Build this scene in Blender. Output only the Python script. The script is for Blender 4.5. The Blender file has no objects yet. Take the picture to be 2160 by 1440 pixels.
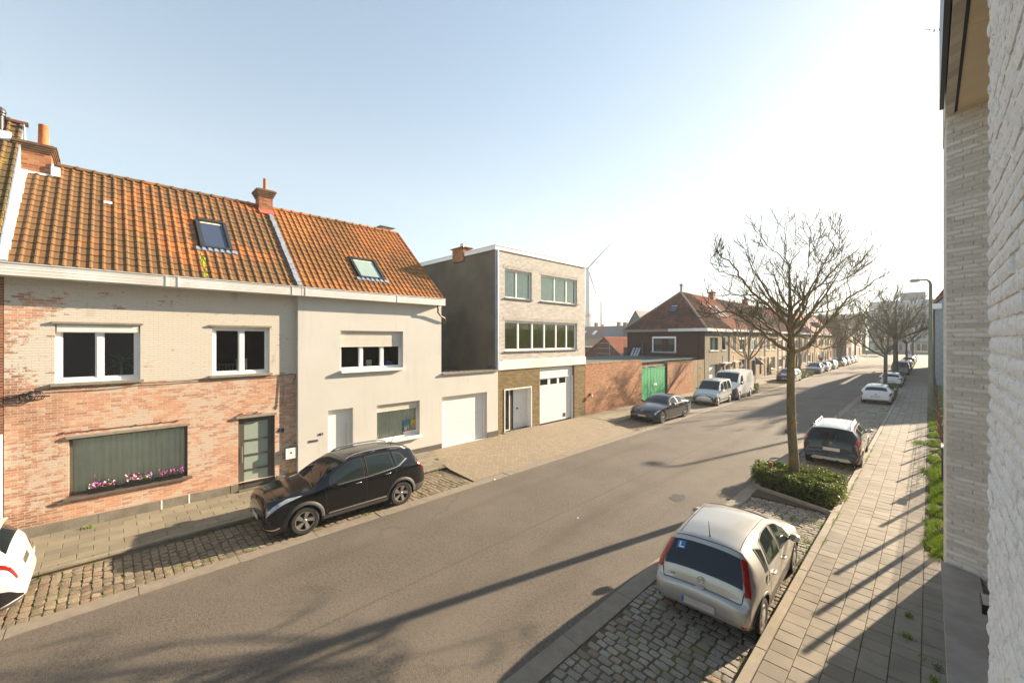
import bpy, bmesh, math, random
from mathutils import Vector, Matrix, noise
rad = math.radians
rnd = random.Random(7)
SC = bpy.context.scene
COL = SC.collection

# ------------------------------------------------------------------ objects
def tag(o, label=None, cat=None, group=None, kind=None):
    if label: o['label'] = label
    if cat: o['category'] = cat
    if group: o['group'] = group
    if kind: o['kind'] = kind
    return o

def thing(name, label, cat, loc=(0, 0, 0), rz=0, group=None):
    o = bpy.data.objects.new(name, None)
    o.empty_display_size = .3
    COL.objects.link(o)
    o.location = loc
    o.rotation_euler = (0, 0, rz)
    return tag(o, label, cat, group)

LOCAL = []          # roots whose parts are modelled about the root itself (cars)
def wloc(o):
    p = Vector((0, 0, 0))
    while o is not None and o not in LOCAL:
        p = p + o.location
        o = o.parent
    return p

def put(name, me, parent=None):
    o = bpy.data.objects.new(name, me)
    COL.objects.link(o)
    if parent is not None:
        o.parent = parent
    return o

def copy_thing(root, loc, rz, label, group=None, scale=None):
    r = root.copy()
    COL.objects.link(r)
    r.location = loc
    r.rotation_euler = (0, 0, rz)
    if scale: r.scale = scale
    r['label'] = label
    if group: r['group'] = group
    for ch in list(root.children):
        c = ch.copy(); COL.objects.link(c); c.parent = r
        for g in list(ch.children):
            d = g.copy(); COL.objects.link(d); d.parent = c
    return r

class MB:
    """collects faces of one mesh"""
    def __init__(s):
        s.v = []; s.f = []; s.m = []
    def add(s, vs, fs, mi=0):
        b = len(s.v)
        s.v.extend([tuple(p) for p in vs])
        for f in fs:
            s.f.append([b + i for i in f]); s.m.append(mi)
    def quad(s, a, b, c, d, mi=0):
        s.add([a, b, c, d], [(0, 1, 2, 3)], mi)
    def box(s, x0, y0, z0, x1, y1, z1, mi=0):
        if x0 > x1: x0, x1 = x1, x0
        if y0 > y1: y0, y1 = y1, y0
        if z0 > z1: z0, z1 = z1, z0
        s.add([(x0, y0, z0), (x1, y0, z0), (x1, y1, z0), (x0, y1, z0), (x0, y0, z1), (x1, y0, z1), (x1, y1, z1), (x0, y1, z1)],
              [(0, 3, 2, 1), (4, 5, 6, 7), (0, 1, 5, 4), (1, 2, 6, 5), (2, 3, 7, 6), (3, 0, 4, 7)], mi)
    def hexa(s, p, mi=0):
        """8 points: bottom ring then top ring"""
        s.add(p, [(0, 3, 2, 1), (4, 5, 6, 7), (0, 1, 5, 4), (1, 2, 6, 5), (2, 3, 7, 6), (3, 0, 4, 7)], mi)
    def tube(s, pts, rs, n=6, mi=0, cap=True):
        pts = [Vector(p) for p in pts]
        if not isinstance(rs, (list, tuple)): rs = [rs] * len(pts)
        b = len(s.v)
        up = Vector((0, 0, 1))
        prev = None
        for i, p in enumerate(pts):
            d = (pts[min(i + 1, len(pts) - 1)] - pts[max(i - 1, 0)])
            if d.length < 1e-9: d = Vector((0, 0, 1))
            d.normalize()
            if prev is None:
                ref = up if abs(d.z) < .9 else Vector((1, 0, 0))
                x = d.cross(ref).normalized()
            else:
                x = (prev - d * prev.dot(d))
                if x.length < 1e-6: x = d.cross(up)
                x.normalize()
            prev = x
            y = d.cross(x)
            for k in range(n):
                a = 2 * math.pi * k / n
                s.v.append(tuple(p + (x * math.cos(a) + y * math.sin(a)) * rs[i]))
        for i in range(len(pts) - 1):
            for k in range(n):
                k2 = (k + 1) % n
                s.f.append([b + i * n + k, b + i * n + k2, b + (i + 1) * n + k2, b + (i + 1) * n + k]); s.m.append(mi)
        if cap:
            s.f.append([b + k for k in range(n)][::-1]); s.m.append(mi)
            e = b + (len(pts) - 1) * n
            s.f.append([e + k for k in range(n)]); s.m.append(mi)
    def lathe(s, c, axis, prof, n=24, mi=0, close=False):
        """prof: list of (r, t) along axis"""
        c = Vector(c); ax = Vector(axis).normalized()
        ref = Vector((0, 0, 1)) if abs(ax.z) < .9 else Vector((1, 0, 0))
        x = ax.cross(ref).normalized(); y = ax.cross(x)
        b = len(s.v)
        for r, t in prof:
            for k in range(n):
                a = 2 * math.pi * k / n
                s.v.append(tuple(c + ax * t + (x * math.cos(a) + y * math.sin(a)) * max(r, 1e-4)))
        for i in range(len(prof) - 1):
            for k in range(n):
                k2 = (k + 1) % n
                s.f.append([b + i * n + k, b + i * n + k2, b + (i + 1) * n + k2, b + (i + 1) * n + k]); s.m.append(mi)
        if close:
            s.f.append([b + k for k in range(n)][::-1]); s.m.append(mi)
            e = b + (len(prof) - 1) * n
            s.f.append([e + k for k in range(n)]); s.m.append(mi)
    def mesh(s, name, mats, off=(0, 0, 0), smooth=False, ang=None, recalc=False):
        me = bpy.data.meshes.new(name)
        ox, oy, oz = off
        me.from_pydata([(a - ox, b - oy, c - oz) for a, b, c in s.v], [], s.f)
        if not isinstance(mats, (list, tuple)): mats = [mats]
        for m in mats: me.materials.append(m)
        if any(s.m): me.polygons.foreach_set('material_index', s.m)
        if recalc:
            bm = bmesh.new(); bm.from_mesh(me)
            bmesh.ops.recalc_face_normals(bm, faces=bm.faces[:])
            bm.to_mesh(me); bm.free()
        if smooth:
            me.polygons.foreach_set('use_smooth', [True] * len(me.polygons))
            if ang: me.set_sharp_from_angle(angle=rad(ang))
        me.update()
        return me
    def build(s, name, mats, parent=None, smooth=False, ang=None, recalc=False):
        if not s.f: return None
        off = wloc(parent) if parent is not None else (0, 0, 0)
        return put(name, s.mesh(name, mats, off, smooth, ang, recalc), parent)

class Fr:
    """facade frame: u along the wall, v up, w outward"""
    def __init__(s, o, u, w, v=(0, 0, 1)):
        s.o = Vector(o); s.u = Vector(u); s.w = Vector(w); s.v = Vector(v)
    def p(s, u, v, w=0):
        q = s.o + s.u * u + s.w * w + s.v * v
        return (q.x, q.y, q.z)
    def box(s, mb, u0, v0, w0, u1, v1, w1, mi=0):
        mb.hexa([s.p(u0, v0, w0), s.p(u1, v0, w0), s.p(u1, v0, w1), s.p(u0, v0, w1),
                 s.p(u0, v1, w0), s.p(u1, v1, w0), s.p(u1, v1, w1), s.p(u0, v1, w1)], mi)
    def wall(s, mb, u0, u1, v0, v1, holes, depth=.16, w=0, mi=0, rmi=None):
        if rmi is None: rmi = mi
        us = sorted(set([u0, u1] + [min(max(h[k], u0), u1) for h in holes for k in (0, 1)]))
        vs = sorted(set([v0, v1] + [min(max(h[k], v0), v1) for h in holes for k in (2, 3)]))
        for i in range(len(us) - 1):
            for j in range(len(vs) - 1):
                cu = (us[i] + us[i + 1]) / 2; cv = (vs[j] + vs[j + 1]) / 2
                if any(h[0] < cu < h[1] and h[2] < cv < h[3] for h in holes): continue
                mb.quad(s.p(us[i], vs[j], w), s.p(us[i + 1], vs[j], w), s.p(us[i + 1], vs[j + 1], w), s.p(us[i], vs[j + 1], w), mi)
        for h in holes:
            a, b, c, d = h[:4]
            for (p, q, r, t) in (((a, c), (a, d), 0, 0), ((b, c), (b, d), 0, 0), ((a, c), (b, c), 0, 0), ((a, d), (b, d), 0, 0)):
                mb.quad(s.p(p[0], p[1], w), s.p(q[0], q[1], w), s.p(q[0], q[1], w - depth), s.p(p[0], p[1], w - depth), rmi)

def FX(x, z=0):      # facades on the far side of the street: u = world y
    return Fr((x, 0, z), (0, 1, 0), (1, 0, 0))
def FY(y, z=0):      # walls that face back down the street: u = world x
    return Fr((0, y, z), (1, 0, 0), (0, -1, 0))

# ------------------------------------------------------------------ materials
def nmat(name):
    m = bpy.data.materials.new(name)
    m.use_nodes = True
    nt = m.node_tree
    for n in list(nt.nodes): nt.nodes.remove(n)
    out = nt.nodes.new('ShaderNodeOutputMaterial')
    b = nt.nodes.new('ShaderNodeBsdfPrincipled')
    nt.links.new(b.outputs[0], out.inputs[0])
    return m, nt, b, out

def nd(nt, t, ins=None, **kw):
    n = nt.nodes.new('ShaderNode' + t)
    for k, v in kw.items(): setattr(n, k, v)
    if ins:
        for k, v in ins.items():
            if hasattr(v, 'is_output') or isinstance(v, bpy.types.NodeSocket):
                nt.links.new(v, n.inputs[k])
            else:
                n.inputs[k].default_value = v
    return n

def c4(c):
    return (c[0], c[1], c[2], 1)

def mixc(nt, fac, a, b, mode='MIX'):
    n = nt.nodes.new('ShaderNodeMix'); n.data_type = 'RGBA'; n.blend_type = mode
    for sock, v in ((n.inputs[0], fac), (n.inputs[6], a), (n.inputs[7], b)):
        if isinstance(v, bpy.types.NodeSocket): nt.links.new(v, sock)
        elif isinstance(v, (int, float)): sock.default_value = v
        else: sock.default_value = c4(v)
    return n.outputs[2]

def math_(nt, op, a, b=0.0, c=None):
    n = nt.nodes.new('ShaderNodeMath'); n.operation = op
    for i, v in enumerate((a, b, c)):
        if v is None: continue
        if isinstance(v, bpy.types.NodeSocket): nt.links.new(v, n.inputs[i])
        else: n.inputs[i].default_value = v
    return n.outputs[0]

def ramp(nt, fac, stops):
    n = nt.nodes.new('ShaderNodeValToRGB')
    nt.links.new(fac, n.inputs[0])
    e = n.color_ramp.elements
    while len(e) > 1: e.remove(e[-1])
    for i, (p, c) in enumerate(stops):
        if not isinstance(c, (tuple, list)): c = (c, c, c)
        if i == 0: e[0].position = p; e[0].color = c4(c)
        else:
            x = e.new(p); x.color = c4(c)
    return n.outputs[0]

def wpos(nt):
    return nt.nodes.new('ShaderNodeNewGeometry').outputs['Position']

def noise_(nt, vec, scale, detail=4, rough=.55, dist=0):
    n = nd(nt, 'TexNoise', {'Scale': scale, 'Detail': detail, 'Roughness': rough, 'Distortion': dist})
    if vec is not None: nt.links.new(vec, n.inputs['Vector'])
    return n.outputs[0]

def stretch(nt, vec, s):
    n = nd(nt, 'Mapping', {'Scale': s}); nt.links.new(vec, n.inputs['Vector'])
    return n.outputs[0]

def bump(nt, b, h, strength=.3, dist=.01):
    n = nd(nt, 'Bump', {'Strength': strength, 'Distance': dist, 'Height': h})
    nt.links.new(n.outputs[0], b.inputs['Normal'])
    return n

def simple(name, col, rough=.6, metal=0, var=.12, scale=3, bmp=0, bscale=60, bdist=.004, island=0, coat=0, spec=.5, col2=None, obj=False, spot=0, streak=0):
    m, nt, b, out = nmat(name)
    vec = nt.nodes.new('ShaderNodeTexCoord').outputs['Object'] if obj else wpos(nt)
    n1 = noise_(nt, vec, scale, 5)
    c = mixc(nt, ramp(nt, n1, [(.3, 0), (.7, 1)]), [x * (1 - var) for x in col], [min(1, x * (1 + var)) for x in col])
    if col2 is not None:
        n2 = noise_(nt, vec, scale * .37, 6, .65)
        c = mixc(nt, ramp(nt, n2, [(.45, 0), (.65, 1)]), c, col2)
    if streak:
        s1 = noise_(nt, stretch(nt, vec, (1, 1, .09)), 5, 6, .65); s2 = noise_(nt, vec, .8, 4)
        c = mixc(nt, math_(nt, 'MULTIPLY', math_(nt, 'MULTIPLY', ramp(nt, s1, [(.5, 0), (.72, 1)]), ramp(nt, s2, [(.42, 0), (.62, 1)])), streak), c, [x * .55 for x in col])
        c = mixc(nt, math_(nt, 'MULTIPLY', ramp(nt, noise_(nt, vec, .45, 5, .6), [(.42, 0), (.66, 1)]), streak * .3), c, [x * .75 for x in col])
    if spot:
        n3 = noise_(nt, vec, bscale * .8, 2, .5)
        c = mixc(nt, math_(nt, 'MULTIPLY', ramp(nt, n3, [(.35, 1), (.55, 0)]), spot), c, [x * .35 for x in col])
    if island:
        g = nt.nodes.new('ShaderNodeNewGeometry')
        f = math_(nt, 'MULTIPLY_ADD', g.outputs['Random Per Island'], island * 2, 1 - island)
        cc = nd(nt, 'CombineColor', {0: f, 1: f, 2: f})
        c = mixc(nt, 1.0, c, cc.outputs[0], 'MULTIPLY')
    nt.links.new(c, b.inputs['Base Color'])
    b.inputs['Roughness'].default_value = rough
    b.inputs['Metallic'].default_value = metal
    b.inputs['Specular IOR Level'].default_value = spec
    if coat:
        b.inputs['Coat Weight'].default_value = coat
        b.inputs['Coat Roughness'].default_value = .03
    if bmp:
        bump(nt, b, noise_(nt, vec, bscale, 4), bmp, bdist)
    return m

def uvz(nt, swap=False):
    """(x+y, z) from world position: wall coordinates for walls square to the street"""
    p = nd(nt, 'SeparateXYZ', {0: wpos(nt)})
    u = math_(nt, 'ADD', p.outputs[0], p.outputs[1])
    c = nd(nt, 'CombineXYZ', {0: u, 1: p.outputs[2], 2: 0.0})
    return c.outputs[0], p

def brickn(nt, vec, bw, bh, ms, smooth=.15, off=.5):
    n = nd(nt, 'TexBrick', {'Vector': vec, 'Color1': (0, 0, 0, 1), 'Color2': (1, 1, 1, 1), 'Mortar': (.5, .5, .5, 1),
                            'Scale': 1.0, 'Mortar Size': ms, 'Mortar Smooth': smooth, 'Bias': 0.0, 'Brick Width': bw, 'Row Height': bh}, offset=off)
    return n.outputs[0], n.outputs[1]

def brick(name, stops, mortar, bw=.21, bh=.065, ms=.009, bmp=.5, stain=None, rough=.85, ground=False, big=.12):
    m, nt, b, out = nmat(name)
    if ground: vec = wpos(nt)
    else: vec, _ = uvz(nt)
    wob = noise_(nt, wpos(nt), 9, 2)
    w2 = nd(nt, 'VectorMath', {0: vec, 1: nd(nt, 'CombineXYZ', {0: math_(nt, 'MULTIPLY', wob, .012), 1: math_(nt, 'MULTIPLY', wob, .01)}).outputs[0]}, operation='ADD')
    r, fac = brickn(nt, w2.outputs[0], bw, bh, ms)
    c = ramp(nt, r, stops)
    n1 = noise_(nt, wpos(nt), 40, 3)
    c = mixc(nt, math_(nt, 'MULTIPLY', n1, .3), c, [x * .6 for x in stops[0][1]])
    c = mixc(nt, fac, c, mortar)
    n2 = noise_(nt, wpos(nt), 1.1, 5)
    c = mixc(nt, math_(nt, 'MULTIPLY', ramp(nt, n2, [(.35, 0), (.7, 1)]), big * 2), c, [x * .55 for x in mortar])
    if stain:
        n3 = noise_(nt, stretch(nt, wpos(nt), (1, 1, .35)), 1.6, 6, .65)
        c = mixc(nt, ramp(nt, n3, [(stain[1], 0), (stain[1] + .12, 1)]), c, stain[0])
    nt.links.new(c, b.inputs['Base Color'])
    b.inputs['Roughness'].default_value = rough
    b.inputs['Specular IOR Level'].default_value = .25
    h = math_(nt, 'SUBTRACT', math_(nt, 'MULTIPLY', n1, .35), fac)
    bump(nt, b, h, bmp, .012)
    return m

M = {}
def mk():
    W = (.80, .79, .76)
    M['pvc'] = simple('white_pvc', (.80, .81, .80), .35, var=.04)
    M['white_paint'] = simple('white_paint', (.78, .77, .73), .5, var=.06, bmp=.05)
    M['gutter'] = simple('gutter_white', (.72, .71, .69), .45, streak=.35, var=.08, scale=1.2, col2=(.60, .58, .53))
    M['cream'] = simple('cream_render', (.585, .57, .525), .9, streak=.30, var=.03, scale=1.2, bmp=.35, bscale=170, bdist=.003, spec=.2)
    M['plinth_dark'] = simple('plinth_brown', (.10, .085, .075), .8, var=.1, bmp=.2)
    M['plinth'] = simple('plinth_concrete', (.22, .195, .155), .9, var=.2, scale=3, bmp=.4, bscale=50, col2=(.13, .12, .085), spot=.3)
    M['stone'] = simple('sill_stone', (.26, .23, .18), .85, var=.2, scale=6, bmp=.3)
    M['bluestone'] = simple('bluestone_sill', (.12, .10, .085), .8, var=.2, scale=6, bmp=.2)
    M['zinc'] = simple('zinc', (.34, .39, .46), .5, metal=.3, var=.15, scale=5, bmp=.25, bscale=20)
    M['lead'] = simple('white_flashing', (.62, .65, .70), .6, var=.15, scale=8, bmp=.4, bscale=18)
    M['dark'] = simple('dark_metal', (.035, .036, .04), .4, var=.1, spec=.5)
    M['taupe'] = simple('taupe_aluminium', (.085, .075, .062), .45, var=.06)
    M['black'] = simple('black_plastic', (.012, .012, .013), .5, var=.1)
    M['room'] = simple('dark_room', (.018, .015, .012), .9, var=.4, scale=2)
    M['olive'] = simple('olive_blind', (.50, .44, .16), .7, var=.08)
    M['net'] = simple('net_curtain', (.96, .95, .88), .9, var=.05)
    M['green_curtain'] = simple('green_curtain', (.62, .72, .54), .9, var=.05)
    M['shutter'] = simple('shutter_cream', (.62, .59, .52), .5, var=.04)
    M['gdoor'] = simple('garage_door_white', (.76, .76, .74), .45, streak=.14, var=.02, bmp=.04, bscale=200)
    M['frost'] = simple('frosted_glass', (.30, .36, .31), .25, var=.03)
    M['terracotta'] = simple('terracotta_pot', (.52, .14, .045), .75, var=.25, scale=12, bmp=.1)
    M['pinkfl'] = simple('pink_flashing', (.42, .11, .07), .8, var=.2, scale=8)
    M['render_dark'] = dark_render()
    M['green'] = simple('green_gate', (.0, .29, .10), .6, var=.18, streak=.4, scale=1.5)
    M['wood'] = wood()
    M['bark'] = bark()
    M['bark_far'] = simple('bark_grey', (.12, .10, .065), .9, var=.35, scale=6, obj=True)
    M['twig'] = simple('twig_olive', (.14, .115, .065), .85, var=.3, scale=10)
    M['conc'] = simple('gutter_concrete', (.25, .21, .16), .9, var=.14, scale=5, bmp=.3, bscale=90, spot=.3)
    M['kerb'] = simple('kerb_concrete', (.29, .25, .19), .9, var=.18, scale=4, bmp=.3, bscale=90, island=.1, spot=.25)
    M['slab'] = simple('pavement_slab', (.235, .205, .16), .9, var=.14, scale=2.2, bmp=.25, bscale=120, island=.13, spot=.2)
    M['slab_left'] = simple('pavement_slab_left', (.24, .21, .145), .9, var=.12, scale=2, bmp=.25, bscale=120, island=.16, spot=.15)
    M['cobble'] = cobble('cobble_grey', (.29, .255, .21), (.42, .37, .31))
    M['cobble_left'] = cobble('cobble_brown', (.27, .215, .145), (.38, .31, .22))
    M['asphalt'] = asphalt()
    M['joint'] = joint()
    M['soil'] = simple('soil', (.07, .05, .035), .95, var=.4, scale=20, bmp=.6, bscale=40, bdist=.02)
    M['grass'] = leafm('grass_blades', (.11, .20, .02), (.27, .35, .04))
    M['lawn'] = simple('lawn', (.09, .14, .025), .95, var=.3, scale=8, bmp=.5, bscale=60, bdist=.02)
    M['leaf'] = leafm('hedge_leaf', (.035, .065, .010), (.20, .245, .035))
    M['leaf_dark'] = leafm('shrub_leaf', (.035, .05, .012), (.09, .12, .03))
    M['klinker'] = klinker()
    M['brick_pier'] = brick('brick_pale_pier', [(0, (.56, .51, .45)), (.5, (.70, .65, .58)), (1, (.80, .77, .71))], (.62, .57, .50), .24, .075, .010, .7, stain=((.38, .31, .24), .78), big=.03)
    M['brick_white_near'] = nearbrick()
    M['brick48'] = brick48()
    M['brick_nbr'] = brick('brick_red_neighbour', [(0, (.20, .06, .03)), (1, (.38, .13, .06))], (.35, .28, .2))
    M['brick_chim'] = brick('brick_chimney', [(0, (.22, .06, .025)), (.6, (.42, .14, .05)), (1, (.50, .24, .10))], (.30, .20, .13), stain=((.12, .085, .05), .66))
    M['brick_cap'] = brick('brick_chimney_cap', [(0, (.14, .07, .04)), (1, (.26, .14, .07))], (.16, .11, .07), stain=((.20, .15, .03), .52))
    M['brick_white'] = brick('brick_white_glazed', [(0, (.52, .49, .44)), (.5, (.64, .60, .54)), (1, (.74, .70, .64))], (.20, .185, .165), .2, .066, .009, .7, big=.04)
    M['brick_yb'] = brick('brick_yellow_brown', [(0, (.07, .04, .025)), (.5, (.16, .095, .04)), (1, (.26, .19, .06))], (.30, .24, .12), .2, .066, .011, .5)
    M['brick_wall'] = brick('brick_orange_wall', [(0, (.26, .09, .04)), (.5, (.46, .19, .08)), (1, (.56, .30, .15))], (.36, .25, .16), .2, .062, .009, .6, big=.2)
    M['brick_hip'] = brick('brick_brown_paint', [(0, (.075, .035, .028)), (1, (.11, .055, .04))], (.05, .03, .025), .2, .062, .008, .5, stain=((.06, .03, .025), .6))
    M['brick_tan'] = brick('brick_tan', [(0, (.34, .21, .09)), (1, (.50, .34, .16))], (.45, .36, .24), .2, .065, .01, .4, big=.18)
    M['brick_red'] = brick('brick_dull_red', [(0, (.18, .07, .05)), (1, (.30, .12, .08))], (.25, .18, .14))
    M['brick_brown'] = brick('brick_dark_brown', [(0, (.12, .06, .035)), (1, (.22, .12, .07))], (.2, .15, .1))
    M['stucco_grey'] = simple('stucco_grey_olive', (.17, .15, .10), .95, var=.15, scale=2, bmp=.6, bscale=90, bdist=.01, col2=(.22, .19, .13))
    M['stucco_beige'] = simple('stucco_beige', (.50, .42, .30), .95, var=.08, scale=2, bmp=.2)
    M['stucco_tan'] = simple('stucco_tan', (.42, .32, .18), .95, var=.08, scale=2, bmp=.2)
    M['stucco_pink'] = simple('stucco_pink', (.55, .36, .27), .95, var=.06, bmp=.2)
    M['stucco_white'] = simple('stucco_white', (.62, .60, .54), .95, var=.06, bmp=.2)
    M['tile'] = tile('roof_tile_orange', (.46, .155, .04), (.34, .12, .04), (.14, .09, .04), moss=(.42, .25, .015), mossamt=.42, dirt=.58)
    M['tile2'] = tile('roof_tile_gold', (.42, .165, .045), (.35, .135, .045), (.20, .10, .035), moss=(.42, .24, .015), mossamt=.46, dirt=.5)
    M['tile_moss'] = tile('roof_tile_mossy', (.16, .09, .04), (.20, .12, .05), (.10, .07, .03), moss=(.36, .25, .02), mossamt=.52, dirt=.5)
    M['tile_brown'] = tile('roof_tile_brown', (.22, .07, .035), (.13, .05, .03), (.07, .04, .025), moss=(.14, .10, .03), mossamt=.4, dirt=.52)
    M['tile_red'] = tile('roof_tile_red', (.40, .12, .06), (.32, .10, .05), (.16, .07, .04), moss=(.2, .12, .04), mossamt=.33, dirt=.3)
    M['tile_far'] = simple('roof_far_brown', (.15, .08, .06), .9, var=.2, scale=1)
    M['slate_far'] = simple('roof_far_slate', (.10, .11, .12), .8, var=.2, scale=1)
    M['flatroof'] = simple('green_flat_roof', (.05, .085, .07), .9, var=.15, scale=2, bmp=.2)
    M['slate_side'] = slate()
    M['ledge'] = simple('ledge_stone', (.33, .28, .235), .75, var=.16, scale=3, col2=(.25, .205, .17), bmp=.3, bscale=110, bdist=.002)
    M['soffit'] = simple('soffit_panel', (.82, .70, .50), .7, var=.06, scale=2, bmp=.08)
    M['post_green'] = simple('lamp_post_green', (.15, .17, .12), .7, var=.15, scale=1.5)
    M['lamp_glass'] = simple('lamp_lens', (.55, .45, .25), .2, var=.05)
    M['pole_far'] = simple('pole_grey', (.35, .35, .34), .6, var=.05)
    M['turbine'] = simple('turbine_white', (.42, .46, .50), .5, var=.02)
    M['red_band'] = simple('red_paint', (.55, .05, .03), .5, var=.04)
    M['blue_sign'] = simple('blue_paint', (.02, .14, .45), .4, var=.04)
    M['yellow'] = simple('yellow_paint', (.65, .38, .01), .5, var=.04)
    M['steel'] = simple('brushed_steel', (.55, .54, .52), .3, metal=.9, var=.05)
    M['pink'] = simple('petal_pink', (.62, .06, .30), .6, var=.2, scale=60)
    M['violet'] = simple('petal_violet', (.20, .07, .42), .6, var=.2, scale=60)
    M['petal'] = simple('petal_white', (.7, .66, .6), .6, var=.1, scale=60)
    M['glass'] = glassm('window_glass', .98)
    M['glass_dark'] = darkglass('window_glass_dark')
    M['glass_teal'] = simple('window_glass_teal', (.30, .40, .36), .05, var=.1, scale=2)
    M['skyglass'] = darkglass('rooflight_glass', (.05, .07, .12))
    M['apt'] = simple('apartment_beige', (.40, .33, .23), .9, var=.06, scale=.6)
    M['apt2'] = simple('apartment_blue', (.36, .40, .44), .8, var=.06, scale=.6)
    M['scaff'] = simple('scaffold_tube', (.42, .44, .46), .45, metal=.6, var=.1)

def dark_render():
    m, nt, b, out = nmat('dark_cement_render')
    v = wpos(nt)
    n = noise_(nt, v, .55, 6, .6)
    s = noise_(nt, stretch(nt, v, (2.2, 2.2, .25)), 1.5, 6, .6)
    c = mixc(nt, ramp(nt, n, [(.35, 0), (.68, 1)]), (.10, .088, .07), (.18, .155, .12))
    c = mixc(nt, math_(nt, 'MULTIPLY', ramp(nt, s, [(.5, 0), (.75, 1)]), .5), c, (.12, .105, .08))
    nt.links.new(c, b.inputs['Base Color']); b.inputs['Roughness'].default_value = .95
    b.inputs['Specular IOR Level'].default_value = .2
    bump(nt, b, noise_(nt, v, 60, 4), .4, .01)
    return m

def wood():
    m, nt, b, out = nmat('weathered_planks')
    v = wpos(nt)
    g = noise_(nt, stretch(nt, v, (9, 9, .6)), 5, 6, .6)
    c = ramp(nt, g, [(.3, (.22, .15, .075)), (.55, (.40, .30, .17)), (.8, (.47, .37, .23))])
    gi = nt.nodes.new('ShaderNodeNewGeometry').outputs['Random Per Island']
    f = math_(nt, 'MULTIPLY_ADD', gi, .3, .82)
    c = mixc(nt, 1.0, c, nd(nt, 'CombineColor', {0: f, 1: f, 2: f}).outputs[0], 'MULTIPLY')
    nt.links.new(c, b.inputs['Base Color']); b.inputs['Roughness'].default_value = .85
    bump(nt, b, g, .4, .006)
    return m

def bark():
    m, nt, b, out = nmat('bark_mossy')
    v = wpos(nt)
    g = noise_(nt, stretch(nt, v, (3, 3, .9)), 9, 7, .7)
    n2 = noise_(nt, v, 3.1, 4)
    c = ramp(nt, g, [(.3, (.055, .045, .025)), (.55, (.12, .10, .06)), (.8, (.19, .16, .10))])
    p = nd(nt, 'SeparateXYZ', {0: v})
    f = ramp(nt, n2, [(.52, 0), (.64, 1)])
    c = mixc(nt, math_(nt, 'MULTIPLY', f, .7), c, (.22, .15, .01))
    nt.links.new(c, b.inputs['Base Color']); b.inputs['Roughness'].default_value = .95
    bump(nt, b, g, .8, .02)
    return m

def cobble(name, a, d):
    m, nt, b, out = nmat(name)
    v = wpos(nt)
    gi = nt.nodes.new('ShaderNodeNewGeometry').outputs['Random Per Island']
    c = mixc(nt, gi, a, d)
    c = mixc(nt, ramp(nt, math_(nt, 'FRACT', math_(nt, 'MULTIPLY', gi, 7.3)), [(.85, 0), (.9, 1)]), c, (.30, .20, .13))
    n = noise_(nt, v, 38, 5, .7)
    c = mixc(nt, ramp(nt, n, [(.38, .7), (.6, 0)]), c, [x * .55 for x in a])
    n2 = noise_(nt, v, 1.3, 4)
    c = mixc(nt, math_(nt, 'MULTIPLY', ramp(nt, n2, [(.4, 0), (.65, 1)]), .45), c, [x * .5 for x in a])
    nt.links.new(c, b.inputs['Base Color']); b.inputs['Roughness'].default_value = .85
    b.inputs['Specular IOR Level'].default_value = .3
    bump(nt, b, n, .9, .012)
    return m

def joint():
    m, nt, b, out = nmat('joint_soil_moss')
    v = wpos(nt)
    n = noise_(nt, v, 2.1, 5, .6)
    n2 = noise_(nt, v, 45, 3)
    c = mixc(nt, ramp(nt, n, [(.48, 0), (.6, 1)]), (.12, .095, .06), (.12, .15, .025))
    c = mixc(nt, math_(nt, 'MULTIPLY', n2, .6), c, (.055, .045, .03))
    nt.links.new(c, b.inputs['Base Color']); b.inputs['Roughness'].default_value = .95
    bump(nt, b, n2, .6, .01)
    return m

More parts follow.
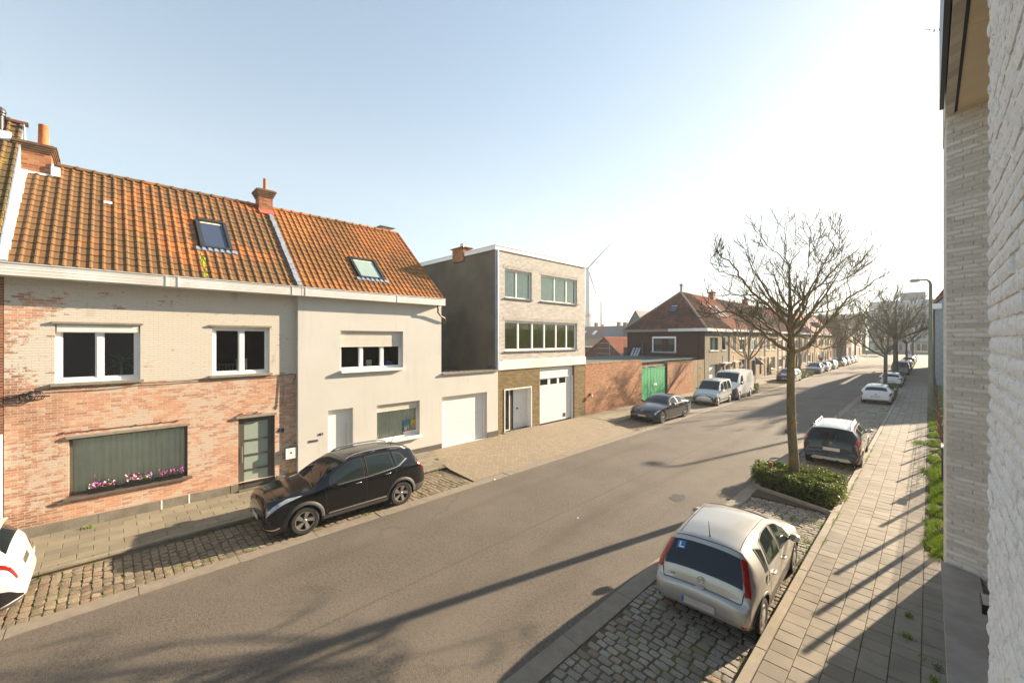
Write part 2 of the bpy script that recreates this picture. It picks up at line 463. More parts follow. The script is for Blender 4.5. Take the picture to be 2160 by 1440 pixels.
def asphalt():
    m, nt, b, out = nmat('asphalt')
    v = wpos(nt)
    n1 = noise_(nt, v, 55, 4, .75)
    vo = nd(nt, 'TexVoronoi', {'Vector': v, 'Scale': 130.0}).outputs[0]
    n2 = noise_(nt, stretch(nt, v, (1.0, .18, 1)), 1.4, 5, .6)
    n3 = noise_(nt, v, .45, 5, .6)
    c = ramp(nt, n1, [(.28, (.055, .047, .036)), (.5, (.155, .132, .102)), (.75, (.27, .232, .18))])
    g1 = noise_(nt, v, 20, 4, .8)
    c = mixc(nt, ramp(nt, g1, [(.36, .9), (.54, 0)]), c, (.06, .05, .04))
    c = mixc(nt, ramp(nt, noise_(nt, v, 31, 3, .8), [(.58, 0), (.72, .6)]), c, (.30, .26, .21))
    c = mixc(nt, math_(nt, 'MULTIPLY', ramp(nt, n2, [(.42, 0), (.68, 1)]), .35), c, (.10, .087, .07))
    c = mixc(nt, math_(nt, 'MULTIPLY', ramp(nt, n3, [(.42, 0), (.66, 1)]), .45), c, (.20, .17, .135))
    p0 = nd(nt, 'SeparateXYZ', {0: v})
    for cx, w_, k in ((6.3, .55, .5), (9.1, .3, .22), (5.0, .3, .22)):
        dd = math_(nt, 'ABSOLUTE', math_(nt, 'ADD', p0.outputs[0], cx))
        c = mixc(nt, math_(nt, 'MULTIPLY', math_(nt, 'MULTIPLY', ramp(nt, dd, [(0, 1), (w_, 0)]), ramp(nt, n2, [(.38, .2), (.62, 1)])), k), c, (.075, .065, .052))
    # worn centre seam and a few wandering cracks
    p = nd(nt, 'SeparateXYZ', {0: v})
    wob = noise_(nt, v, 1.6, 4)
    d = math_(nt, 'ABSOLUTE', math_(nt, 'ADD', p.outputs[0], math_(nt, 'MULTIPLY_ADD', wob, .12, 7.0)))
    seam = ramp(nt, d, [(0, .85), (.018, .5), (.05, 0)])
    c = mixc(nt, math_(nt, 'MULTIPLY', seam, math_(nt, 'MULTIPLY_ADD', n3, 1.6, -.35)), c, (.06, .054, .045))
    cr = nd(nt, 'TexVoronoi', {'Vector': nd(nt, 'VectorMath', {0: v, 1: nd(nt, 'CombineXYZ', {0: wob, 1: n1}).outputs[0]}, operation='ADD').outputs[0], 'Scale': .23}, feature='DISTANCE_TO_EDGE').outputs[0]
    crm = math_(nt, 'MULTIPLY', ramp(nt, cr, [(0, 1), (.0028, .6), (.005, 0)]), ramp(nt, n3, [(.5, 0), (.6, .8)]))
    c = mixc(nt, crm, c, (.04, .036, .03))
    nt.links.new(c, b.inputs['Base Color']); b.inputs['Roughness'].default_value = .82
    b.inputs['Specular IOR Level'].default_value = .35
    bump(nt, b, math_(nt, 'SUBTRACT', n1, math_(nt, 'MULTIPLY', vo, .8)), .7, .012)
    return m

def leafm(name, a, d):
    m, nt, b, out = nmat(name)
    gi = nt.nodes.new('ShaderNodeNewGeometry').outputs['Random Per Island']
    c = ramp(nt, gi, [(0, a), (.6, [(x + y) / 2 for x, y in zip(a, d)]), (1, d)])
    nt.links.new(c, b.inputs['Base Color']); b.inputs['Roughness'].default_value = .5
    t = nd(nt, 'BsdfTranslucent', {'Color': c})
    mx = nd(nt, 'MixShader', {0: .3, 1: b.outputs[0], 2: t.outputs[0]})
    nt.links.new(mx.outputs[0], out.inputs[0])
    return m

def klinker():
    m, nt, b, out = nmat('driveway_pavers')
    v = wpos(nt)
    r, fac = brickn(nt, v, .2, .1, .007)
    n = noise_(nt, v, .8, 5)
    c = ramp(nt, r, [(0, (.27, .21, .14)), (1, (.37, .30, .205))])
    c = mixc(nt, fac, c, (.13, .10, .06))
    c = mixc(nt, math_(nt, 'MULTIPLY', ramp(nt, n, [(.4, 0), (.65, 1)]), .4), c, (.28, .235, .165))
    n1 = noise_(nt, v, 60, 3)
    c = mixc(nt, math_(nt, 'MULTIPLY', n1, .35), c, (.18, .14, .09))
    nt.links.new(c, b.inputs['Base Color']); b.inputs['Roughness'].default_value = .9
    bump(nt, b, math_(nt, 'SUBTRACT', math_(nt, 'MULTIPLY', n1, .3), fac), .6, .008)
    return m

def nearbrick():
    m, nt, b, out = nmat('brick_white_painted')
    v = wpos(nt)
    gi = nt.nodes.new('ShaderNodeNewGeometry').outputs['Random Per Island']
    n = noise_(nt, stretch(nt, v, (1, .5, 1)), 42, 6, .7)
    n2 = noise_(nt, v, 4, 5)
    c = mixc(nt, ramp(nt, n, [(.36, .55), (.5, 0)]), (.80, .785, .755), (.45, .41, .37))
    c = mixc(nt, math_(nt, 'MULTIPLY', gi, .25), c, (.62, .60, .57))
    c = mixc(nt, ramp(nt, n2, [(.6, 0), (.8, .5)]), c, (.36, .34, .31))
    nt.links.new(c, b.inputs['Base Color']); b.inputs['Roughness'].default_value = .9
    b.inputs['Specular IOR Level'].default_value = .2
    bump(nt, b, n, .7, .006)
    return m

def brick48():
    """red brick, whitewashed: nearly whole above the cable, mostly worn off below"""
    m, nt, b, out = nmat('brick_whitewashed')
    vec, p = uvz(nt)
    v = wpos(nt)
    wob = noise_(nt, v, 9, 2)
    w2 = nd(nt, 'VectorMath', {0: vec, 1: nd(nt, 'CombineXYZ', {0: math_(nt, 'MULTIPLY', wob, .014), 1: math_(nt, 'MULTIPLY', wob, .012)}).outputs[0]}, operation='ADD').outputs[0]
    r, fac = brickn(nt, w2, .205, .0615, .0075)
    bare = ramp(nt, r, [(0, (.26, .075, .035)), (.35, (.50, .17, .07)), (.75, (.58, .25, .11)), (1, (.58, .36, .18))])
    # wash cover 0..1
    n1 = noise_(nt, stretch(nt, v, (1, 1, 2.2)), 7, 6, .72)
    n2 = noise_(nt, v, 1.1, 5, .65)
    z = p.outputs[2]; y = p.outputs[1]
    up = ramp(nt, math_(nt, 'MULTIPLY_ADD', z, 1.0, -3.1), [(.51, 0), (.55, 1)])
    leftw = ramp(nt, math_(nt, 'MULTIPLY_ADD', y, .2, .5), [(.14, 1), (.31, .5), (.36, 0)])      # worn towards the left end
    rightw = ramp(nt, math_(nt, 'MULTIPLY_ADD', y, .2, 0.0), [(.77, 0), (.84, .45)])
    base = math_(nt, 'MULTIPLY_ADD', up, .23, .47)
    base = math_(nt, 'SUBTRACT', base, math_(nt, 'MULTIPLY', math_(nt, 'MULTIPLY', leftw, .16), up))
    base = math_(nt, 'SUBTRACT', base, math_(nt, 'MULTIPLY', math_(nt, 'MULTIPLY', rightw, .22), up))
    low = ramp(nt, math_(nt, 'MULTIPLY', z, .2), [(.2, -.0), (.62, .0)])
    t = math_(nt, 'ADD', base, math_(nt, 'MULTIPLY_ADD', n2, 1.1, -.55))
    t = math_(nt, 'ADD', t, math_(nt, 'MULTIPLY_ADD', r, .18, -.09))
    t = math_(nt, 'ADD', t, math_(nt, 'MULTIPLY', fac, .28))
    d = math_(nt, 'SUBTRACT', t, n1)
    cover = ramp(nt, math_(nt, 'MULTIPLY_ADD', d, 1.0, .5), [(.48, 0), (.53, 1)])
    wash = mixc(nt, up, (.57, .46, .36), (.61, .565, .485))
    wash = mixc(nt, math_(nt, 'MULTIPLY', fac, .25), wash, (.42, .36, .28))
    bare = mixc(nt, fac, bare, (.50, .40, .29))
    # dusty film over the lower bricks
    bare = mixc(nt, .36, bare, (.64, .47, .36))
    dk = noise_(nt, stretch(nt, v, (1, 1, .5)), 1.7, 6, .7)
    bare = mixc(nt, math_(nt, 'MULTIPLY', leftw, ramp(nt, dk, [(.45, 0), (.6, .75)])), bare, (.17, .075, .04))
    c = mixc(nt, cover, bare, wash)
    c = mixc(nt, math_(nt, 'MULTIPLY', ramp(nt, dk, [(.62, 0), (.78, 1)]), .5), c, (.20, .15, .10))
    nt.links.new(c, b.inputs['Base Color']); b.inputs['Roughness'].default_value = .9
    b.inputs['Specular IOR Level'].default_value = .2
    n4 = noise_(nt, v, 50, 3)
    bump(nt, b, math_(nt, 'SUBTRACT', math_(nt, 'MULTIPLY', n4, .35), fac), .75, .012)
    return m

def tile(name, a, d, dirtc, moss, mossamt, dirt):
    m, nt, b, out = nmat(name)
    v = wpos(nt)
    gi = nt.nodes.new('ShaderNodeNewGeometry').outputs['Random Per Island']
    c = mixc(nt, gi, a, d)
    n = noise_(nt, v, .42, 5, .55)
    t = math_(nt, 'MULTIPLY_ADD', gi, .09, -.045)
    c = mixc(nt, math_(nt, 'MULTIPLY', ramp(nt, math_(nt, 'ADD', n, t), [(1 - dirt - .06, 0), (1 - dirt + .08, 1)]), .85), c, dirtc)
    n2 = noise_(nt, v, 14, 6, .75)
    n3 = noise_(nt, v, 1.0, 3)
    mm = math_(nt, 'ADD', n2, math_(nt, 'MULTIPLY_ADD', n3, .5, -.25))
    c = mixc(nt, ramp(nt, mm, [(1 - mossamt + .05, 0), (1 - mossamt + .15, .85)]), c, moss)
    nt.links.new(c, b.inputs['Base Color']); b.inputs['Roughness'].default_value = .8
    b.inputs['Specular IOR Level'].default_value = .3
    bump(nt, b, noise_(nt, v, 70, 3), .3, .004)
    return m

def slate():
    m, nt, b, out = nmat('grey_diamond_slates')
    p = nd(nt, 'SeparateXYZ', {0: wpos(nt)})
    a = math_(nt, 'ADD', p.outputs[0], p.outputs[1])
    u = math_(nt, 'MULTIPLY_ADD', p.outputs[2], .9, a)
    w = math_(nt, 'MULTIPLY_ADD', p.outputs[2], -.9, a)
    lu = math_(nt, 'PINGPONG', u, .3); lw = math_(nt, 'PINGPONG', w, .3)
    l = math_(nt, 'MINIMUM', lu, lw)
    n = noise_(nt, wpos(nt), 1.2, 4)
    c = mixc(nt, n, (.24, .27, .29), (.34, .37, .39))
    c = mixc(nt, ramp(nt, l, [(0, 1), (.02, 0)]), c, (.13, .145, .155))
    nt.links.new(c, b.inputs['Base Color']); b.inputs['Roughness'].default_value = .7
    return m

def glassm(name, tr):
    m, nt, b, out = nmat(name)
    g = nd(nt, 'BsdfGlossy', {'Color': (1, 1, 1, 1), 'Roughness': .005})
    t = nd(nt, 'BsdfTransparent', {'Color': (tr * .95, tr * 1.02, tr * .96, 1)})
    f = nd(nt, 'Fresnel', {'IOR': 1.55})
    mx = nd(nt, 'MixShader', {0: f.outputs[0], 1: t.outputs[0], 2: g.outputs[0]})
    nt.links.new(mx.outputs[0], out.inputs[0])
    return m

def darkglass(name, c=(.012, .014, .014)):
    m, nt, b, out = nmat(name)
    b.inputs['Base Color'].default_value = c4(c)
    b.inputs['Roughness'].default_value = .02
    b.inputs['Specular IOR Level'].default_value = .5
    n = noise_(nt, nt.nodes.new('ShaderNodeTexCoord').outputs['Object'], 1.2, 1)
    bump(nt, b, n, .03, .05)
    return m

def paint(name, col, metal=.0, rough=.32, film=1.0):
    m, nt, b, out = nmat(name)
    v = nt.nodes.new('ShaderNodeTexCoord').outputs['Object']
    n = noise_(nt, v, 1.6, 4)
    c = mixc(nt, n, [x * .93 for x in col], [min(1, x * 1.05) for x in col])
    n2 = noise_(nt, v, 26, 5, .7)                                   # road film on the paint
    p = nd(nt, 'SeparateXYZ', {0: v})
    lo = ramp(nt, p.outputs[2], [(.2, .5 * film), (.75, .06 * film)])
    c = mixc(nt, math_(nt, 'MULTIPLY', lo, n2), c, (.20, .17, .13))
    nt.links.new(c, b.inputs['Base Color'])
    b.inputs['Metallic'].default_value = metal
    b.inputs['Roughness'].default_value = rough
    b.inputs['Coat Weight'].default_value = .8
    b.inputs['Specular IOR Level'].default_value = .2
    nt.links.new(math_(nt, 'MULTIPLY_ADD', n2, .05, .015), b.inputs['Coat Roughness'])
    return m

mk()
# ------------------------------------------------------------------ world, light, camera
SUN_AZ, SUN_EL = rad(15.0), rad(18.8)
world = bpy.data.worlds.new('World'); SC.world = world
world.use_nodes = True
wnt = world.node_tree
bg = wnt.nodes['Background']
sky = wnt.nodes.new('ShaderNodeTexSky')
sky.sky_type = 'NISHITA'; sky.sun_disc = False
sky.sun_elevation = SUN_EL; sky.sun_rotation = SUN_AZ
sky.altitude = 0; sky.air_density = 1.0; sky.dust_density = .6; sky.ozone_density = 1.0
mxs = wnt.nodes.new('ShaderNodeMix'); mxs.data_type = 'RGBA'; mxs.blend_type = 'MULTIPLY'; mxs.inputs[0].default_value = 1; mxs.inputs[7].default_value = (1.14, 1.19, 1.17, 1)
k1 = wnt.nodes.new('ShaderNodeVectorMath'); k1.operation = 'MULTIPLY_ADD'; k1.inputs[1].default_value = (1 / 7,) * 3; k1.inputs[2].default_value = (1, 1, 1)
wnt.links.new(sky.outputs[0], k1.inputs[0])
k2 = wnt.nodes.new('ShaderNodeVectorMath'); k2.operation = 'DIVIDE'; wnt.links.new(sky.outputs[0], k2.inputs[0]); wnt.links.new(k1.outputs[0], k2.inputs[1])
wnt.links.new(k2.outputs[0], mxs.inputs[6]); wnt.links.new(mxs.outputs[2], bg.inputs[0])
bg.inputs[1].default_value = 0.077
sd = Vector((math.sin(SUN_AZ) * math.cos(SUN_EL), math.cos(SUN_AZ) * math.cos(SUN_EL), math.sin(SUN_EL)))
sl = bpy.data.lights.new('sun', 'SUN'); sl.energy = 5.0; sl.angle = rad(0.55); sl.color = (1.0, .81, .59)
so = bpy.data.objects.new('sun', sl); COL.objects.link(so)
so.rotation_euler = sd.to_track_quat('Z', 'Y').to_euler(); so.location = sd * 60
cam = bpy.data.cameras.new('camera'); co = bpy.data.objects.new('camera', cam); COL.objects.link(co)
co.location = (0, 0, 4.75); co.rotation_euler = (rad(90), 0, math.atan2(880, 865))
cam.lens = 36 * 865 / 2160; cam.sensor_width = 36; cam.shift_y = -4 / 2160
cam.clip_start = .03; cam.clip_end = 3000
SC.camera = co
SC.view_settings.view_transform = 'Standard'; SC.view_settings.look = 'None'
SC.view_settings.gamma = 1; SC.view_settings.exposure = 2.08

# ------------------------------------------------------------------ ground
def sheet(name, x0, y0, x1, y1, z, m, kind='structure'):
    mb = MB(); mb.quad((x0, y0, z), (x1, y0, z), (x1, y1, z), (x0, y1, z))
    return tag(mb.build(name, m), kind=kind)

def poly(name, pts, z, m):
    mb = MB(); mb.add([(x, y, z) for x, y in pts], [tuple(range(len(pts)))])
    return tag(mb.build(name, m), kind='structure')

def inpoly(x, y, pts):
    c = False; n = len(pts)
    for i in range(n):
        x1, y1 = pts[i]; x2, y2 = pts[(i + 1) % n]
        if (y1 > y) != (y2 > y) and x < (x2 - x1) * (y - y1) / (y2 - y1) + x1: c = not c
    return c

def stones(name, pts, sx, sy, z, m, gap=.012, jit=.012, dome=.012, hz=.008, seed=1, stagger='x', inset=.08, low=.03, skip=0):
    """individually laid stones filling a polygon; rows run along x"""
    r = random.Random(seed)
    xs = [p[0] for p in pts]; ys = [p[1] for p in pts]
    mb = MB()
    y = min(ys); row = 0
    while y < max(ys):
        h = sy * r.uniform(.94, 1.06) if jit > .004 else sy
        x = min(xs) - (sx * .5 if row % 2 else 0) - sx
        if stagger == 'r': x = min(xs) - r.random() * sx
        while x < max(xs) + sx:
            w = sx * (r.uniform(.82, 1.2) if jit > .004 else 1)
            cx, cy = x + w / 2, y + h / 2
            if stagger == 'y': cx, cy = x + w / 2, y + h / 2
            if inpoly(cx, cy, pts) and r.random() >= skip:
                a, b_ = w / 2 - gap / 2, h / 2 - gap / 2
                zz = z + r.uniform(-hz, hz)
                tx, ty = r.uniform(-hz, hz), r.uniform(-hz, hz)
                ring0 = []; ring1 = []
                for k, (ux, uy) in enumerate(((-1, -1), (0, -1), (1, -1), (1, 0), (1, 1), (0, 1), (-1, 1), (-1, 0))):
                    e = 1 if (k % 2 == 1) else .93
                    jx, jy = r.uniform(-jit, jit), r.uniform(-jit, jit)
                    px = min(max(cx + ux * a * e + jx, min(xs)), max(xs)); py = cy + uy * b_ * e + jy
                    ring0.append((px, py, zz - low))
                    ring1.append((cx + (px - cx) * (1 - inset), cy + (py - cy) * (1 - inset), zz + tx * ux + ty * uy))
                c0 = (cx + r.uniform(-jit, jit), cy + r.uniform(-jit, jit), zz + dome * r.uniform(.3, 1))
                fs = [(k, (k + 1) % 8, 8 + (k + 1) % 8, 8 + k) for k in range(8)] + [(8 + k, 8 + (k + 1) % 8, 16) for k in range(8)]
                mb.add(ring0 + ring1 + [c0], fs)
            x += w
        y += h; row += 1
    return tag(mb.build(name, m, smooth=jit > .004, ang=50), kind='structure')

def slabs(name, pts, sx, sy, z, m, gap=.008, hz=.002, seed=1, bev=.006, along='y', thick=.03):
    """flat concrete flags in columns along y with staggered joints"""
    r = random.Random(seed)
    xs = [p[0] for p in pts]; ys = [p[1] for p in pts]
    mb = MB(); x = min(xs); col = 0
    while x < max(xs) - sx * .3:
        w = min(sx, max(xs) - x)
        y = min(ys) - (sy * .5 if col % 2 else 0)
        while y < max(ys):
            y0 = max(y, min(ys)); y1 = min(y + sy, max(ys))
            if y1 - y0 > .04 and inpoly(x + w / 2, (y0 + y1) / 2, pts):
                zz = z + r.uniform(-hz, hz); g = gap / 2; t1, t2 = r.uniform(-hz, hz), r.uniform(-hz, hz)
                o = [(x + g, y0 + g, zz - thick), (x + w - g, y0 + g, zz - thick), (x + w - g, y1 - g, zz - thick), (x + g, y1 - g, zz - thick)]
                md = [(a, b, zz - bev * .6) for a, b, _ in o]
                i = g + bev
                tp = [(x + i, y0 + i, zz + t1), (x + w - i, y0 + i, zz + t2), (x + w - i, y1 - i, zz - t1), (x + i, y1 - i, zz - t2)]
                fs = [(k, (k + 1) % 4, 4 + (k + 1) % 4, 4 + k) for k in range(4)] + [(4 + k, 4 + (k + 1) % 4, 8 + (k + 1) % 4, 8 + k) for k in range(4)] + [(8, 9, 10, 11)]
                mb.add(o + md + tp, fs)
            y += sy
        x += sx; col += 1
    return tag(mb.build(name, m), kind='structure')

def kerbs(name, x0, x1, y0, y1, z0, z1, m, L=1.0, seed=1):
    mb = MB(); r = random.Random(seed); y = y0
    while y < y1 - .05:
        e = min(y + L, y1)
        dz = r.uniform(-.006, .006); b = .012
        mb.hexa([(x0, y + .004, z0), (x1, y + .004, z0), (x1, e - .004, z0), (x0, e - .004, z0),
                 (x0 + b, y + .006, z1 + dz), (x1 - b, y + .006, z1 + dz), (x1 - b, e - .006, z1 + dz), (x0 + b, e - .006, z1 + dz)])
        y = e
    return tag(mb.build(name, m), kind='structure')

sheet('ground', -900, -300, 900, 900, -.09, M['lawn'])
sheet('road', -10.62, -40, -3.8, 400, 0, M['asphalt'])
sheet('side_street', -60, 150, 60, 196, .004, M['asphalt'])
sheet('parking_bed_left', -12.6, -14, -10.3, 150, -.008, M['joint'])
sheet('parking_bed_right', -4.1, -6, -1.7, 150, -.008, M['joint'])
# concrete gutters along both edges of the carriageway
kerbs('gutter_strip_left', -10.66, -10.28, -6, 150, -.05, .012, M['conc'], 1.6, 3)
kerbs('gutter_strip_right', -4.14, -3.78, -6, 150, -.05, .012, M['conc'], 1.6, 4)
# parking bays in rough stone setts
LB1 = [(-12.5, -4.5), (-10.66, -4.5), (-10.66, 8.7), (-12.5, 8.3)]
stones('parking_bay_setts', LB1, .185, .148, .0, M['cobble_left'], seed=3, jit=.008, dome=.008, gap=.010)
LB2 = [(-12.5, 20.3), (-10.66, 19.4), (-10.66, 26.9), (-12.5, 26.9)]
stones('parking_bay_setts', LB2, .185, .148, .0, M['cobble_left'], seed=4, gap=.010)
LB3 = [(-12.5, 31.0), (-10.66, 30.4), (-10.66, 54), (-12.5, 54)]
stones('parking_bay_setts', LB3, .185, .148, .0, M['cobble_left'], seed=5, gap=.010)
RB1 = [(-3.78, 1), (-1.86, 1), (-1.86, 13.85), (-3.78, 14.55)]
stones('parking_bay_setts', RB1, .205, .135, .0, M['cobble'], seed=6, gap=.013, jit=.008, dome=.012, hz=.006)
RB2 = [(-3.78, 16.6), (-1.86, 16.6), (-1.86, 48), (-3.78, 48)]
stones('parking_bay_setts', RB2, .205, .135, .0, M['cobble'], seed=8, gap=.010)
sheet('parking_bay_far', -12.5, 54, -10.66, 150, .0, M['cobble_left'])
sheet('parking_bay_far', -3.78, 48, -1.86, 150, .0, M['cobble'])
# driveway of small pavers, flush with the road
mb = MB()
for (a, b_) in (((-14.8, 9.6, 20.55, .098), (-12.5, 8.86, 20.42, .085)), ((-12.5, 8.86, 20.42, .085), (-12.1, 8.8, 20.1, .05)), ((-12.1, 8.8, 20.1, .05), (-10.66, 8.72, 19.38, .012))):
    mb.quad((a[0], a[1], a[3]), (b_[0], b_[1], b_[3]), (b_[0], b_[2], b_[3]), (a[0], a[2], a[3]))
tag(mb.build('driveway', M['klinker']), kind='structure')
poly('driveway', [(-12.5, 26.92), (-10.66, 26.92), (-10.66, 30.38), (-12.5, 30.98)], .014, M['slab_left'])
# pavements and kerbs
sheet('pavement_bed_left', -14.9, -14, -12.4, 9.6, .075, M['joint'])
slabs('pavement_left', [(-14.78, -6), (-12.52, -6), (-12.52, 8.9), (-14.78, 9.6)], .30, .50, .105, M['slab_left'], seed=2)
kerbs('kerb_left', -12.56, -12.44, -14, 8.5, -.05, .115, M['kerb'], 1.0, 5)
slabs('pavement_left', [(-14.78, 20.5), (-12.62, 20.5), (-12.62, 70), (-14.78, 70)], .30, .50, .105, M['slab_left'], seed=12)
sheet('pavement_bed_left', -14.9, 20.5, -12.5, 152, .08, M['slab_left'])
kerbs('kerb_left', -12.62, -12.46, 20.4, 150, -.05, .115, M['kerb'], 1.0, 6)
kerbs('kerb_right', -1.86, -1.70, -6, 150, -.05, .105, M['kerb'], 1.0, 7)
sheet('pavement_bed_right', -1.70, -6, .1, 60, .07, M['joint'])
slabs('pavement_right', [(-1.70, -1), (-.08, -1), (-.08, 60), (-1.70, 60)], .324, .30, .10, M['slab'], seed=9, gap=.008, hz=.003)
sheet('pavement_right_far', -1.70, 60, .25, 150, .10, M['slab'])
slabs('pavement_right', [(-.08, -1), (.2, -1), (.2, 12.8), (-.08, 12.8)], .28, .30, .10, M['slab'], seed=10)
sheet('verge_soil', -.08, 12.8, .6, 60, .095, M['soil'])
sheet('lawn', .6, 12.3, 40, 60, .09, M['lawn'])
sheet('lawn', .2, -6, 9, 12.9, .05, M['soil'])
# tar patch and old joint lines on the carriageway
M['tar'] = simple('tar_patch', (.045, .04, .035), .7, var=.2, bmp=.4)
def blob(name, cx, cy, rx, ry, z, m, seed, n=14):
    r = random.Random(seed); pts = []
    for k in range(n):
        a = 2 * math.pi * k / n; q = r.uniform(.75, 1.15)
        pts.append((cx + math.cos(a) * rx * q, cy + math.sin(a) * ry * q))
    return poly(name, pts, z, m)
blob('road_repair', -7.95, 33.3, .28, .75, .005, M['tar'], 2)
blob('road_repair', -5.3, 12.2, .22, .35, .005, M['tar'], 9)
blob('road_repair', -9.8, 21.3, .12, .5, .005, M['tar'], 5)

def drain(x, y, label, rz=0):
    t = thing('drain_cover', label, 'drain cover', (x, y, .014), rz)
    f = MB(); f.box(-.22, -.22, -.02, .22, .22, .006)
    f.build('frame', M['conc'], t)
    g = MB()
    for k in range(7):
        u = -.17 + k * .057
        g.box(u - .012, -.17, -.01, u + .012, .17, .012)
    g.build('grate', M['dark'], t)
drain(-10.5, 14.75, 'iron drain grate in the gutter beside the paver driveway')
drain(-3.96, 19.3, 'iron drain grate in the gutter beside the black and silver estate car')

def litter(x, y, z, s, label, seed):
    r = random.Random(seed); mb = MB()
    p = [(x + math.cos(a) * s * r.uniform(.6, 1.1), y + math.sin(a) * s * r.uniform(.5, 1.2), z + r.uniform(.004, .03)) for a in (0, 1.3, 2.4, 3.6, 5)]
    b = len(mb.v); mb.add(p + [(x, y, z + .035)], [(k, (k + 1) % 5, 5) for k in range(5)])
    mb.add([(a, b_, z + .002) for a, b_, _ in p], [(4, 3, 2, 1, 0)])
    tag(mb.build('paper_scrap', M['petal']), label, 'litter')
litter(-10.42, 24.2, .012, .13, 'crumpled white paper scrap in the gutter beside the black saloon', 1)
litter(-10.3, 9.3, .012, .035, 'tiny white paper scrap in the gutter by the paver driveway', 2)
litter(-6.55, 8.9, .004, .03, 'tiny white speck of paper in the middle of the road', 3)

# ------------------------------------------------------------------ planting
def blades(mb, x, y, z, h, w, r, lean=.5):
    a = r.uniform(0, 6.28); b = r.uniform(0, 6.28); l = r.uniform(.1, lean) * h
    dx, dy = math.cos(a) * w, math.sin(a) * w
    ex, ey = math.cos(b) * l, math.sin(b) * l
    mb.add([(x - dx, y - dy, z), (x + dx, y + dy, z), (x + dx * .6 + ex * .4, y + dy * .6 + ey * .4, z + h * .6), (x - dx * .6 + ex * .4, y - dy * .6 + ey * .4, z + h * .6),
            (x + ex, y + ey, z + h)], [(0, 1, 2, 3), (3, 2, 4)])

gb = MB(); gr = random.Random(21)
for i in range(30000):
    y = 12.6 + gr.random() ** 1.5 * 40
    x = gr.uniform(-.03, .62)
    nn = noise.noise(Vector((x * 2.2, y * .9, 3)))
    if nn < -.22 + max(0, .1 - x) * 2.5: continue
    k = (1 + .9 * max(0, nn))
    blades(gb, x, y, .09, gr.uniform(.05, .13) * k, gr.uniform(.004, .009) * (1 + y / 25), gr, .9)
for (cx, cy, n, s, h) in ((.05, 13.3, 260, .2, .13), (.08, 14.8, 260, .2, .13), (.03, 20.5, 350, .25, .16), (.08, 12.6, 100, .12, .09), (-.25, 9.6, 60, .05, .07), (-.3, 26, 400, .3, .1),
                       (.05, 8.0, 50, .05, .07), (.03, 7.55, 80, .06, .10)):
    for i in range(n):
        x, y = gr.gauss(cx, s * .5), gr.gauss(cy, s)
        if x < cx - s: continue
        blades(gb, x, y, .1, gr.uniform(.5, 1) * h, .007, gr, 1.1)
tag(gb.build('verge_grass', M['grass']), 'bright green grass verge along the foot of the dark fence', 'grass', kind='stuff')
# weeds and moss in the joints
wb = MB()
def weeds(x0, y0, x1, y1, n, h, seed, zz=.0, thr=.0, sc=1.5):
    r = random.Random(seed)
    for i in range(n):
        x, y = r.uniform(x0, x1), r.uniform(y0, y1)
        if noise.noise(Vector((x * sc, y * sc, seed))) < thr: continue
        for k in range(3): blades(wb, x + r.gauss(0, .015), y + r.gauss(0, .015), zz, r.uniform(.3, 1) * h, .006, r, 1.2)
weeds(-2.25, 5, -1.86, 14, 1100, .045, 1, thr=.05)
weeds(-3.7, 9, -1.9, 14.2, 1800, .035, 2, thr=.18)
weeds(-3.7, 16.7, -1.9, 48, 4500, .035, 6, thr=.12)
weeds(-11.0, -2, -10.66, 8.6, 500, .035, 3, thr=.12)
weeds(-12.5, -2, -12.36, 8, 260, .04, 4, thr=.15)
weeds(-1.72, 11, -1.66, 30, 330, .05, 5, .1, thr=.1)
weeds(-.1, 5, -.02, 13, 60, .05, 8, .1, thr=.25)
tag(wb.build('joint_weeds', M['grass']), 'small weeds and moss growing between the paving setts', 'weeds', kind='stuff')
def tuft(x, y, z, label, n=60, h=.11, s=.05, seed=3):
    r = random.Random(seed); mb = MB()
    for i in range(n): blades(mb, r.gauss(x, s), r.gauss(y, s), z, r.uniform(.4, 1) * h, .006, r, 1.0)
    tag(mb.build('grass_tuft', M['grass']), label, 'grass tuft')
tuft(-14.55, -.35, .1, 'small grass tuft at the foot of the concrete plinth of the whitewashed house')
tuft(-.25, 8.9, .1, 'small grass tuft in the pavement joint near the stone ledge', 50, .08, .04, 4)

def leafcloud(mb, r, n, fpos, size, up=.6):
    """small folded leaves at positions from fpos(r)"""
    for i in range(n):
        p = fpos(r)
        if p is None: continue
        x, y, z = p
        s = size * r.uniform(.6, 1.3)
        d = Vector((r.gauss(0, 1), r.gauss(0, 1), r.gauss(up, .8))).normalized()
        t = d.cross(Vector((r.gauss(0, 1), r.gauss(0, 1), r.gauss(0, 1))))
        if t.length < .01: continue
        t.normalize(); q = d.cross(t)
        P = Vector(p)
        a = P - t * s; b = P + q * s * .45 + d * s * .12; c = P + t * s; e = P - q * s * .45 + d * s * .12
        mb.add([a, b, c, e], [(0, 1, 2), (0, 2, 3)])

